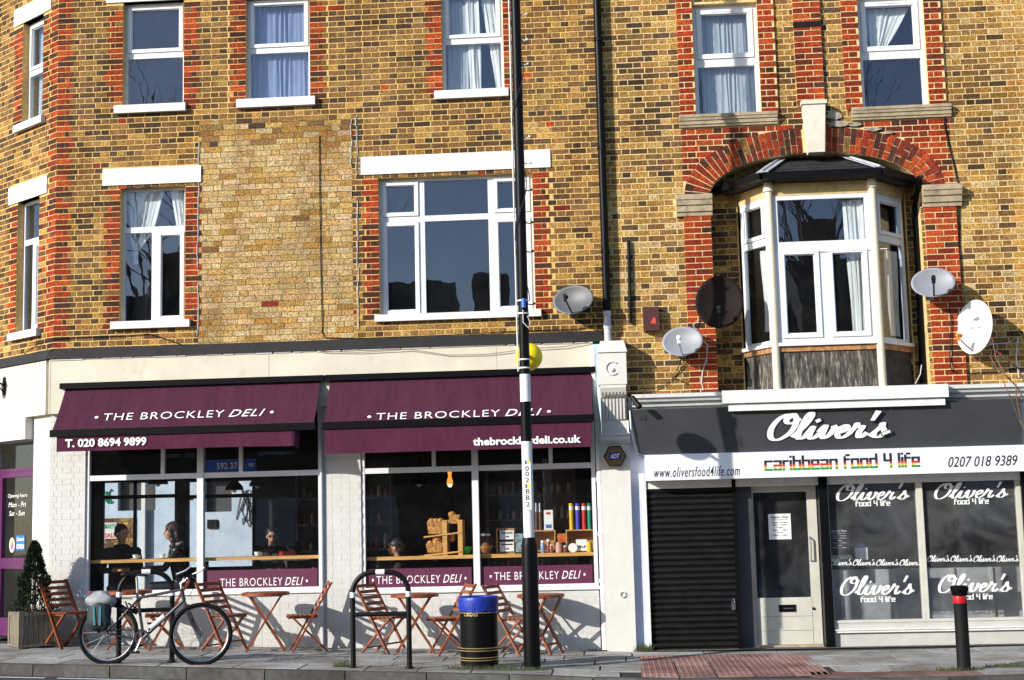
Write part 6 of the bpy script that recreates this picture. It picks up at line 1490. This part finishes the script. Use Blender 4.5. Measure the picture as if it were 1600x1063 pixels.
jar = thing('glass_jar', 'large glass jar with a lid behind the window post on the right deli counter', 'jar', (X_(758, 850, .35), .4, zR)); MB().lathe([(.08, 0), (.09, .03), (.09, .17), (.06, .21), (.06, .24)], (0, 0, .002), 20).build('glass', m_shopglass, jar, world=False, smooth=True); MB().lathe([(.07, .242), (.07, .27), (.03, .29)], (0, 0, 0), 16).build('lid', m_steel, jar, world=False); blob('sweets', (0, 0, .08), (.075, .075, .07), simple('sweets', (.3, .12, .04)), jar, 8)
m_crate = mat('crate_wood', (.50, .26, .09), .7, noise=.2, scale=8, stretch=(.6, 4, 4))
def crate(lab, px0, py0, px1, py1, Y, dep=.22):
    a, c, z0, z1 = RC(px0, py0, px1, py1, Y); t = thing('wooden_crate', lab, 'crate', ((a+c)/2, Y, z0)); w_ = .018
    for nm, bx_ in (('side_board', (a, a+w_, Y, Y+dep, z0, z1)), ('side_board', (c-w_, c, Y, Y+dep, z0, z1)), ('top_board', (a+w_, c-w_, Y, Y+dep, z1-w_, z1)), ('bottom_board', (a+w_, c-w_, Y, Y+dep, z0, z0+w_)), ('back_board', (a+w_, c-w_, Y+dep-w_, Y+dep, z0+w_, z1-w_))): MB().box(*bx_).build(nm, m_crate, t)
    return a, c, z0, z1
crate('small open wooden crate holding two white boxes, left of the beacon pole', 775.5, 826, 804, 865.5, .3)
for lab, y0, y1 in (('upper white tea box in the small crate left of the beacon pole', 829, 843), ('lower white tea box in the small crate left of the beacon pole', 847, 862)):
    o, r_ = item(lab, 'box', 'tea_box', 781, y0, 803, y1, .28, .12, m_letter); MB().box(r_[0]+.02, r_[1]-.02, .275, .279, r_[3]-.04, r_[3]-.025).build('print', m_letblk, o)
    MB().prism([((r_[0]+r_[1])/2-.03, r_[2]+.03), ((r_[0]+r_[1])/2+.035, r_[2]+.03), ((r_[0]+r_[1])/2+.01, r_[2]+.05)], .275, .279).build('print', simple('navy', (.02, .05, .2)), o)
crate('open wooden crate of jars right behind the beacon pole', 819, 828.5, 868, 862, .32); crate('open wooden crate with gifts at the right end of the deli counter', 884, 827.5, 931, 862, .32)
o, r_ = item('patterned blue and cream tin just left of the beacon pole', 'tin', 'tin', 805.5, 834, 817, 863, .25, .09, mat('patterned_print', (.25, .45, .5), .5, noise=.5, scale=30, dirt=((.5, .15, .05), .5, .8), dscale=40))
o, r_ = item('white carton with small blue print standing on the middle crate', 'box', 'carton', 850, 797, 864, 828, .4, .07, m_letter)
MB().box(r_[0]+.02, r_[1]-.02, .397, .3995, r_[2]+.02, r_[2]+.07).build('print', simple('blue_print', (.05, .15, .4)), o); MB().box(r_[0]+.03, r_[1]-.03, .397, .3995, r_[3]-.06, r_[3]-.03).build('print', simple('red_print', (.5, .05, .05)), o)
m_tube = {}
for i, (nm, cc) in enumerate((('yellow', (.75, .45, .01)), ('blue', (.05, .06, .5)), ('red', (.6, .02, .015)), ('green', (.01, .25, .16)))):
    px = (892.5, 902.5, 912.5, 921)[i]; x = X_(px, 808, .4); z0, z1 = Z_(px, 828, .4), Z_(px, 786.5, .4); t = thing('card_tube', nm+' card tube standing on the right hand crate', 'tube', (x, .45, z0)); mt_ = simple(nm+'_card', cc, .4)
    MB().tube([(x, .45, z0), (x, .45, z1-.012)], .029, 16).build('tube', mt_, t, smooth=True); MB().tube([(x, .45, z1-.012), (x, .45, z1)], .031, 16).build('lid', mt_, t, smooth=True); MB().tube([(x, .45, z1-.09), (x, .45, z1-.04)], .0298, 16).build('label', m_letter, t, smooth=True)
for i, px in enumerate((838, 844)):
    x = X_(px, 810, .42); t = thing('grinder', ('left', 'right')[i]+' slim dark grinder with steel top on the middle crate', 'grinder', (x, .42, Z_(px, 829, .42))); MB().tube([(x, .42, Z_(px, 829, .42)), (x, .42, Z_(px, 800, .42))], .020, 12).build('body', simple('spice', (.12, .04, .02)), t); MB().tube([(x, .42, Z_(px, 800, .42)), (x, .42, Z_(px, 786, .42))], [.021, .015], 12).build('top', m_steel, t)
lst = [('small blue and white jar in the middle crate', 'jar', 848, (.2, .3, .5), 845, .03), ('dark honey jar in the middle crate', 'jar', 857, (.25, .07, .02), 843, .028), ('pink and black jar in front of the middle crate', 'jar', 861, (.4, .08, .08), 851, .026), ('pale pink pot on the counter right of the beacon pole', 'pot', 873, (.65, .38, .33), 848, .042), ('small brown jar tucked beside the pale pink pot', 'jar', 883, (.3, .08, .03), 853, .025), ('yellow round candle at the right end of the deli counter', 'candle', 921, (.75, .5, .05), 847, .04)]
for lab, cat, px, cc, yt, r_ in lst:
    x = X_(px, 855, .24); z1 = Z_(px, yt, .24); t = thing('jar', lab, cat, (x, .24, zR+.001)); h = z1-zR; MB().lathe([(r_*.9, 0), (r_, h*.1), (r_, h*.75), (r_*.75, h*.82)], (0, 0, .002), 16).build('body', simple('jar_colour', cc, .3), t, world=False, smooth=True); MB().lathe([(r_*.8, h*.82), (r_*.8, h)], (0, 0, .002), 16).build('lid', m_letter if cat == 'jar' else simple('lid', cc), t, world=False)
t = thing('plate', 'white round plate propped upright on the right deli counter', 'plate', (X_(895, 856, .22), .22, zR+.001)); x = X_(895, 856, .22); z = Z_(895, 856, .22); b = MB(); b.tube([(x, .22, z), (x, .235, z)], [.060, .055], 24); b.build('disc', m_letter, t)
o, r_ = item('white box with a blue drawing at the right end of the deli counter', 'box', 'gift_box', 900, 843, 917, 861, .26, .06, m_letter)
for k in range(4): MB().box(r_[0]+.015+k*.03, r_[0]+.035+k*.03, .257, .2595, r_[2]+.04, r_[2]+.06+.01*(k % 2)).build('print', simple('navy', (.02, .05, .25)), o)
o, r_ = item('orange and yellow packet between the two crates', 'packet', 'packet', 871, 834, 884, 848, .34, .05, mat('orange_print', (.65, .12, .02), .5, noise=.4, scale=30, dirt=((.8, .5, .05), .52, .9), dscale=30))
# pendants
def pendant(lab, px, py, Y, r_, lit=False):
    x, z = X_(px, py, Y), Z_(px, py, Y); t = thing('pendant_lamp', lab, 'lamp', (x, Y, z)); MB().tube([(x, Y, z+.1), (x, Y, zc)], .006, 5).build('flex', m_blackm, t)
    MB().lathe([(r_, 0), (r_*.93, .05), (r_*.45, .12), (.03, .16), (.025, .22)], (x, Y, z), 24).build('shade', m_black if not lit else emis('glowing_glass', (1, .30, .05), 1.1), t, smooth=True)
    if not lit: MB().ball((x, Y, z-.0), .035, 10, 8).build('bulb', m_letter, t)
    else: MB().ball((x, Y, z-.01), .03, 10, 8).build('bulb', emis('warm_bulb', (1, .75, .35), 4), t)
pendant('black dome pendant lamp at the left of the left deli window', 247, 757, 1.0, .14); pendant('black dome pendant lamp nearest the middle of the left deli window', 366, 766, 1.2, .13); pendant('black dome pendant lamp furthest right in the left deli window', 402, 760, 2.2, .12)
pendant('black dome pendant lamp in the right deli window', 655, 757, 1.1, .15); pendant('small glowing orange pendant lamp in the right deli window', 703, 757, 1.8, .045, True)
# ================================================================== PEOPLE
def capsule(b, p0, r0, p1, r1, n=12):
    p0, p1 = Vector(p0), Vector(p1); d = (p1-p0); L_ = d.length; d.normalize(); P, Rr = [], []
    for k in range(4): a_ = pi/2*k/4; P.append(p0-d*r0*cos(a_)); Rr.append(max(.0015, r0*sin(a_)))
    P.append(p0); Rr.append(r0); P.append(p1); Rr.append(r1)
    for k in range(1, 5): a_ = pi/2*k/4; P.append(p1+d*r1*sin(a_)); Rr.append(max(.0015, r1*cos(a_)))
    b.tube(P, Rr, n)
def remesh(b, name, mats, root, assign, vox=.0075):
    me = bpy.data.meshes.new(name); me.from_pydata([tuple(p) for p in b.v], [], b.f); me.update(); o = bpy.data.objects.new(name, me); COL.objects.link(o)
    m1 = o.modifiers.new('r', 'REMESH'); m1.mode = 'VOXEL'; m1.voxel_size = vox; m2 = o.modifiers.new('s', 'SMOOTH'); m2.iterations = 3; m2.factor = .5
    dg = bpy.context.evaluated_depsgraph_get(); me2 = bpy.data.meshes.new_from_object(o.evaluated_get(dg)); bpy.data.objects.remove(o)
    me2.name = name; me2.materials.clear()
    for m in mats: me2.materials.append(m)
    if assign:
        co = me2.vertices
        me2.polygons.foreach_set('material_index', [assign(p.center) for p in me2.polygons])
    me2.polygons.foreach_set('use_smooth', [True]*len(me2.polygons)); me2.update()
    o = bpy.data.objects.new(name, me2); COL.objects.link(o); o.parent = root; return o
def person(label, X, Y, yaw, headyaw, lean, coat, hair, hairm, drop=0.0, scarf=None, glasses=False, female=False, headpitch=0.0, arms='table'):
    t = thing('person', label, 'person', (X, Y, gd), yaw); t.scale = (1, 1, 1)
    b = MB(); V = Vector; z0 = -drop
    hipz = .84; hip = V((0, 0, hipz)); ch = V((lean*.36, 0, hipz+.33)); nk = V((lean*.52+.0, 0, hipz+.55)); hd = V((lean*.56+.055, 0, hipz+.715))
    sw_ = .165 if female else .195; k = .9 if female else 1
    for sy in (-1, 1):
        capsule(b, hip+V((0, sy*.06, 0)), .12*k, ch+V((0, sy*.06, -.08)), .115*k); capsule(b, ch+V((0, sy*.055, -.08)), .115*k, ch+V((.0, sy*.075, .08)), .11*k)
        sh = V((lean*.46, sy*sw_, hipz+.465)); capsule(b, nk+V((0, 0, -.06)), .05, sh, .07*k)
        el = V((sh.x+.16, sy*(sw_+.06), 1.115+.055+z0*0)) if arms == 'table' else V((sh.x+.05, sy*(sw_+.05), hipz+.17)); el.z = max(el.z, hipz+.2) if drop == 0 else hipz+.22
        hn = V((el.x+.20, sy*.055, el.z+.01)) 
        capsule(b, sh, .066*k, el, .048*k); capsule(b, el, .046*k, hn, .032)
        # hand: palm, four fingers and a thumb
        pd = (V((hn.x+.03, sy*.0, hn.z))-hn).normalized() if False else V((.8, -sy*.6, 0)).normalized(); sd_ = V((0, 0, 1)); pc = hn+pd*.04; capsule(b, hn+pd*.01, .026, pc+pd*.02, .03)
        lat = pd.cross(sd_).normalized()
        for q, (o_, l_) in enumerate(((-.024, .055), (-.008, .064), (.009, .06), (.025, .048))):
            r0_ = pc+pd*.035+lat*o_; kn = r0_+pd*l_*.55+V((0, 0, .006)); tip = kn+pd*l_*.4-V((0, 0, .02)); capsule(b, r0_, .0095, kn, .009, 8); capsule(b, kn, .009, tip, .0075, 8)
        tb_ = pc-pd*.01+lat*(.03*-sy); capsule(b, tb_, .011, tb_+pd*.035+lat*(.03*-sy)+V((0, 0, .008)), .009, 8)
        kn = V((.40, sy*.13, hipz-.02)); ft = V((.36, sy*.13, hipz-.46)); capsule(b, hip+V((0, sy*.09, -.02)), .085*k, kn, .06); capsule(b, kn, .058, ft, .04); capsule(b, ft+V((0, 0, -.03)), .04, ft+V((.14, 0, -.05)), .034)
    capsule(b, nk-V((0, 0, .03)), .052*k, hd-V((.01, 0, .06)), .048*k)
    # head in its own turn
    q = Matrix.Rotation(headyaw, 3, 'Z') @ Matrix.Rotation(headpitch, 3, 'Y'); H = lambda x, y, z: hd+q @ V((x, y, z))
    def ell_(cx, cy, cz, rx, ry, rz, n=16, m=10):
        bi = len(b.v)
        for i in range(m+1):
            for kk in range(n):
                f, th = pi*i/m, 2*pi*kk/n; rs = max(.001, sin(f)); b.v.append(H(cx+rx*rs*cos(th), cy+ry*rs*sin(th), cz-rz*cos(f)))
        for i in range(m):
            for kk in range(n): b.f.append((bi+i*n+kk, bi+i*n+(kk+1) % n, bi+(i+1)*n+(kk+1) % n, bi+(i+1)*n+kk)); b.c.append(None); b.m.append(0)
    ell_(-.008, 0, .025, .098, .076, .092); ell_(.025, 0, -.045, .062, .054, .062); ell_(.052, 0, -.09, .024, .024, .018)
    for sy in (-1, 1): ell_(-.005, sy*.077, -.01, .018, .010, .030, 8, 6); ell_(.058, sy*.035, -.03, .022, .022, .02, 8, 6)
    capsule(b, H(.082, 0, .012), .009, H(.104, 0, -.028), .013, 8); ell_(.078, 0, .035, .016, .045, .008, 8, 6); ell_(.083, 0, -.058, .011, .022, .007, 8, 6)
    hands = None
    def asg(c):
        c = V(c)
        if (c-hd).length < .145 or (c-(nk+V((0, 0, .035)))).length < .058: return 0
        if c.x > lean*.46+.34 and c.z > hipz+.12 and abs(c.y) < .13: return 0
        if c.z < hipz-.40: return 2
        if c.z < hipz+.02: return 3
        return 1
    o = remesh(b, 'body', [m_skin, coat, m_blackm, simple('trousers', (.03, .03, .04), .8)], t, asg)
    # face details
    e = MB()
    for sy in (-1, 1): 
        c = H(.079, sy*.031, .008); e.ball(tuple(c), .011, 8, 6)
    e.build('eyes', simple('eye', (.05, .03, .02), .2), t, world=False)
    e = MB(); 
    for sy in (-1, 1): e.tube([H(.084, sy*.016, .026), H(.086, sy*.032, .031), H(.077, sy*.048, .026)], .0035, 5)
    e.build('eyebrows', hairm, t, world=False)
    e = MB(); e.tube([H(.086, -.022, -.056), H(.094, 0, -.055), H(.086, .022, -.056)], .0042, 5); e.build('lips', simple('lips', (.35, .09, .07), .5), t, world=False)
    # hair
    hb = MB(); bsave = b; b = hb
    if hair == 'short':
        ell_(-.024, 0, .042, .101, .085, .090); ell_(-.06, 0, -.01, .055, .07, .06)
    elif hair == 'long':
        ell_(-.03, 0, .05, .112, .102, .096); ell_(.035, .045, .06, .05, .035, .05); ell_(.035, -.045, .06, .05, .035, .05)
        for sy in (-1, 1):
            for (x, y, z, r_) in ((.02, .078, .02, .032), (.01, .09, -.05, .036), (-.01, .098, -.12, .04), (-.02, .10, -.19, .038)): ell_(x, sy*y, z, r_, r_*.8, r_*1.3, 10, 8)
        for i in range(9): a_ = -1.1+2.2*i/8; ell_(-.03-.075*cos(a_), .085*sin(a_), -.10-.02*(i % 2), .045, .035, .125, 10, 8)
    else:
        ell_(-.022, 0, .045, .103, .087, .088); ell_(-.07, 0, -.02, .055, .07, .075); ell_(-.10, 0, .03, .045, .045, .045)
    remesh(hb, 'hair', [hairm], t, None, .009); b = bsave
    if scarf:
        sb = MB(); sb.tube([nk+V((.075*cos(a_), .085*sin(a_), -.0+.015*sin(3*a_))) for a_ in [2*pi*i/16 for i in range(16)]], .03, 8, closed=True); sb.tube([nk+V((.07, .02, -.01)), nk+V((.10, .03, -.12)), nk+V((.09, .0, -.2))], .028, 8); sb.build('scarf', scarf, t, world=False, smooth=True)
    cb = MB(); cb.tube([nk+V((.0, 0, -.035))+V((.082*cos(a_), .092*sin(a_), .02-.02*cos(a_))) for a_ in [2*pi*i/16 for i in range(16)]], .022, 8, closed=True); cb.build('collar', coat, t, world=False, smooth=True)
    if glasses:
        gb = MB()
        for sy in (-1, 1): gb.tube([H(.094, sy*.032+.024*cos(a_), .006+.017*sin(a_)) for a_ in [2*pi*i/12 for i in range(12)]], .003, 5, closed=True); gb.tube([H(.092, sy*.056, .01), H(.0, sy*.082, .008)], .0028, 5)
        gb.tube([H(.096, -.01, .01), H(.096, .01, .01)], .003, 5); gb.build('glasses', m_blackm, t, world=False)
    t.location.z = gd - drop
    # stool
    s_ = thing('bar_stool', 'dark bar stool under the '+' '.join(label.split()[:6]), 'stool', (X, Y, gd)); hs = hipz-.105-drop
    MB().lathe([(.16, 0), (.17, .02), (.16, .04)], (0, 0, hs-.04), 20).build('seat', m_blackm, s_, world=False)
    for k4 in range(4): a_ = pi/4+pi/2*k4; MB().tube([(.11*cos(a_), .11*sin(a_), hs-.04), (.19*cos(a_), .19*sin(a_), 0)], .014, 8).build('leg', m_blackm, s_, world=False)
    MB().tube([(.155*cos(2*pi*k5/16), .155*sin(2*pi*k5/16), .28) for k5 in range(16)], .009, 6, closed=True).build('foot_ring', m_steel, s_, world=False)
    return t
m_coat = mat('black_wool', (.014, .014, .016), .85, noise=.2); m_leather = mat('black_leather', (.012, .012, .013), .32, noise=.2, bump=.4, bscale=20)
m_h1 = simple('dark_cropped_hair', (.02, .013, .01), .8); m_h2 = mat('auburn_hair', (.045, .016, .009), .55, noise=.5, scale=30, stretch=(1, 1, .15)); m_h3 = simple('black_hair', (.012, .01, .01), .5)
def hx(px, py, Y): p = at(px, py, Y); return p
def put(px, py, Y, *a_, lab='', **k):
    p = at(px, py, Y); yaw = a_[0]; lean = a_[2]; off = lean*.56+.055; drop = gd+.84+.715-p.z
    return person(lab, p.x-off*cos(yaw), Y-off*sin(yaw), *a_, drop=drop, **k)
put(190, 834, .62, radians(-72), radians(42), .30, m_coat, 'short', m_h1, lab='man with cropped hair in a black coat leaning on the window counter', headpitch=.28)
put(268, 831, .66, radians(196), radians(4), .16, m_leather, 'long', m_h2, lab='woman with long auburn hair in a black leather jacket at the window counter', scarf=simple('pale_scarf', (.5, .5, .52), .9), female=True)
put(425, 838, 1.7, radians(-70), radians(-5), .12, simple('brown_jumper', (.05, .035, .03), .9), 'bun', m_h3, lab='person with dark hair and glasses sitting deeper in the shop', glasses=True, headpitch=.15)
put(617, 856, .34, radians(183), radians(0), .08, m_coat, 'bun', m_h3, lab='woman with dark tied hair in profile behind the right deli window', female=True)
put(458, 860, 2.2, radians(170), radians(10), .15, simple('grey_jumper', (.05, .05, .055), .9), 'short', m_h1, lab='seated person partly hidden at the right end of the left deli window', headpitch=.2)
# cups
def cup(lab, px, Y):
    x = X_(px, 868, Y); t = thing('coffee_cup', lab, 'cup', (x, Y, ztc+.001)); MB().lathe([(.03, 0), (.07, .008), (.074, .012), (.03, .006)], (0, 0, 0), 20).build('saucer', m_letter, t, world=False, smooth=True)
    b = MB(); b.lathe([(.022, .009), (.036, .03), (.042, .06), (.038, .06), (.03, .02)], (0, 0, 0), 18); b.tube([(.04, 0, .05), (.062, 0, .045), (.058, 0, .025), (.038, 0, .022)], .005, 6); b.build('cup', m_letter, t, world=False, smooth=True)
cup('white coffee cup on a saucer in front of the man in the black coat', 212, .28); cup('white coffee cup on a saucer in front of the woman in the leather jacket', 254, .28); cup('white coffee cup on the counter at the person with glasses', 402, .3)
o = MB().box(X_(436, 865, .9), X_(461, 865, .9), .9, .94, Z_(448, 872, .9), Z_(448, 863, .9)+.01).build('folder', simple('red_folder', (.4, .015, .01), .5)); tag(o, 'red folder standing on a small table inside the left deli window', 'folder')
# inner table that carries the folder
x = X_(448, 872, .9); tt = thing('cafe_table', 'small dark cafe table inside the left deli window under the red folder', 'table', (x, 1.0, gd)); zt_ = Z_(448, 872, .9)-.002
MB().box(x-.35, x+.35, .8, 1.3, zt_-.03, zt_).build('top', m_greywood, tt); MB().tube([(x, 1.05, gd), (x, 1.05, zt_-.03)], .03, 8).build('leg', m_blackm, tt)
# ================================================================== OPPOSITE SIDE OF THE STREET (seen only as reflections)
m_rf = simple('opposite_brick', (.16, .10, .07), .9, n=.2)
for i in range(5):
    x0_ = -30+i*12.2; hgt = (8.5, 8.6, 7.4, 8.8, 8.0)[i]; t = thing('terraced_house', ('leftmost brown terraced house', 'second brown terraced house', 'middle brown terraced house', 'fourth brown terraced house', 'rightmost brown terraced house')[i]+' across the street mirrored in the glass', 'house', (x0_+6, -32, -.14))
    MB().box(x0_, x0_+12, -38, -31, -.14, hgt).build('wall', m_rf, t)
    b = MB(); b.face([(x0_, -31, hgt), (x0_+12, -31, hgt), (x0_+12, -34.5, hgt+2.2), (x0_, -34.5, hgt+2.2)]); b.face([(x0_, -38, hgt), (x0_, -34.5, hgt+2.2), (x0_+12, -34.5, hgt+2.2), (x0_+12, -38, hgt)]); b.face([(x0_, -31, hgt), (x0_, -34.5, hgt+2.2), (x0_, -38, hgt)]); b.face([(x0_+12, -31, hgt), (x0_+12, -38, hgt), (x0_+12, -34.5, hgt+2.2)]); b.build('roof', m_slate, t)
    MB().box(x0_+.5, x0_+1.8, -35, -34, hgt+1, hgt+3.6).build('chimney', m_rf, t)
    for kx in range(3):
        for kz in (1.0, 4.2): MB().box(x0_+1.6+kx*3.6, x0_+3.0+kx*3.6, -31, -30.96, kz, kz+1.7).build('window', m_upvc, t)

# bare winter tree across the road and gum spots on the slabs
def tree_far(label, x, y, H, seed):
    t = thing('bare_tree', label, 'tree', (x, y, -.14)); rr = random.Random(seed); tb_ = MB(); lb = MB()
    def grow(p, d, l, r, n):
        q = p+d*l; (tb_ if n == 6 else lb).tube([p, q], [r, r*.7], 5, cap=False)
        if n == 0: return
        for _ in range(3 if n > 2 else 2):
            e = (d+Vector((rr.uniform(-.7, .7), rr.uniform(-.7, .7), rr.uniform(-.15, .45)))).normalized(); grow(q, e, l*rr.uniform(.62, .85), r*.62, n-1)
    grow(Vector((x, y, -.14)), Vector((0, 0, 1)), H*.34, .16, 6)
    tb_.build('trunk', m_oldwood, t); lb.build('branches', m_oldwood, t)
tree_far('bare tree across the street mirrored in the single lower window', -15.0, -30.2, 15.5, 3)
tree_far('bare tree across the street mirrored in the bay window', 8.6, -30, 14, 8)
b = MB(); rr = random.Random(21)
for i in range(170):
    x, y = rr.uniform(-8, 5.4), rr.uniform(-2.7, -.15); r = rr.uniform(.007, .017); k = rr.random()
    if y < kerbY(x)+.02: continue
    b.mi = 0 if k < .6 else 1; b.face([(x+r*cos(2*pi*j/7), y+r*sin(2*pi*j/7)*.9, gz(x+r*cos(2*pi*j/7))+.0055) for j in range(7)])
b.build('gum_spots', [simple('old_gum', (.05, .05, .05), .9), simple('pale_gum', (.42, .42, .40), .9)])['kind'] = 'stuff'
b = MB()
for i in range(420):
    x = rr.uniform(-7.4, 5.6); y = -.02-abs(rr.gauss(0, .05)); l = rr.uniform(.008, .03); a_ = rr.uniform(0, pi)
    if px0 < x < px1: y -= .13
    b.face([(x, y, gz(x)+.006), (x+l*cos(a_), y-l*abs(sin(a_))*.6, gz(x)+.008), (x+l*.5, y-.008, gz(x)+.012)])
b.build('leaf_litter', simple('dry_litter', (.10, .07, .04), .9, n=.3))['kind'] = 'stuff'
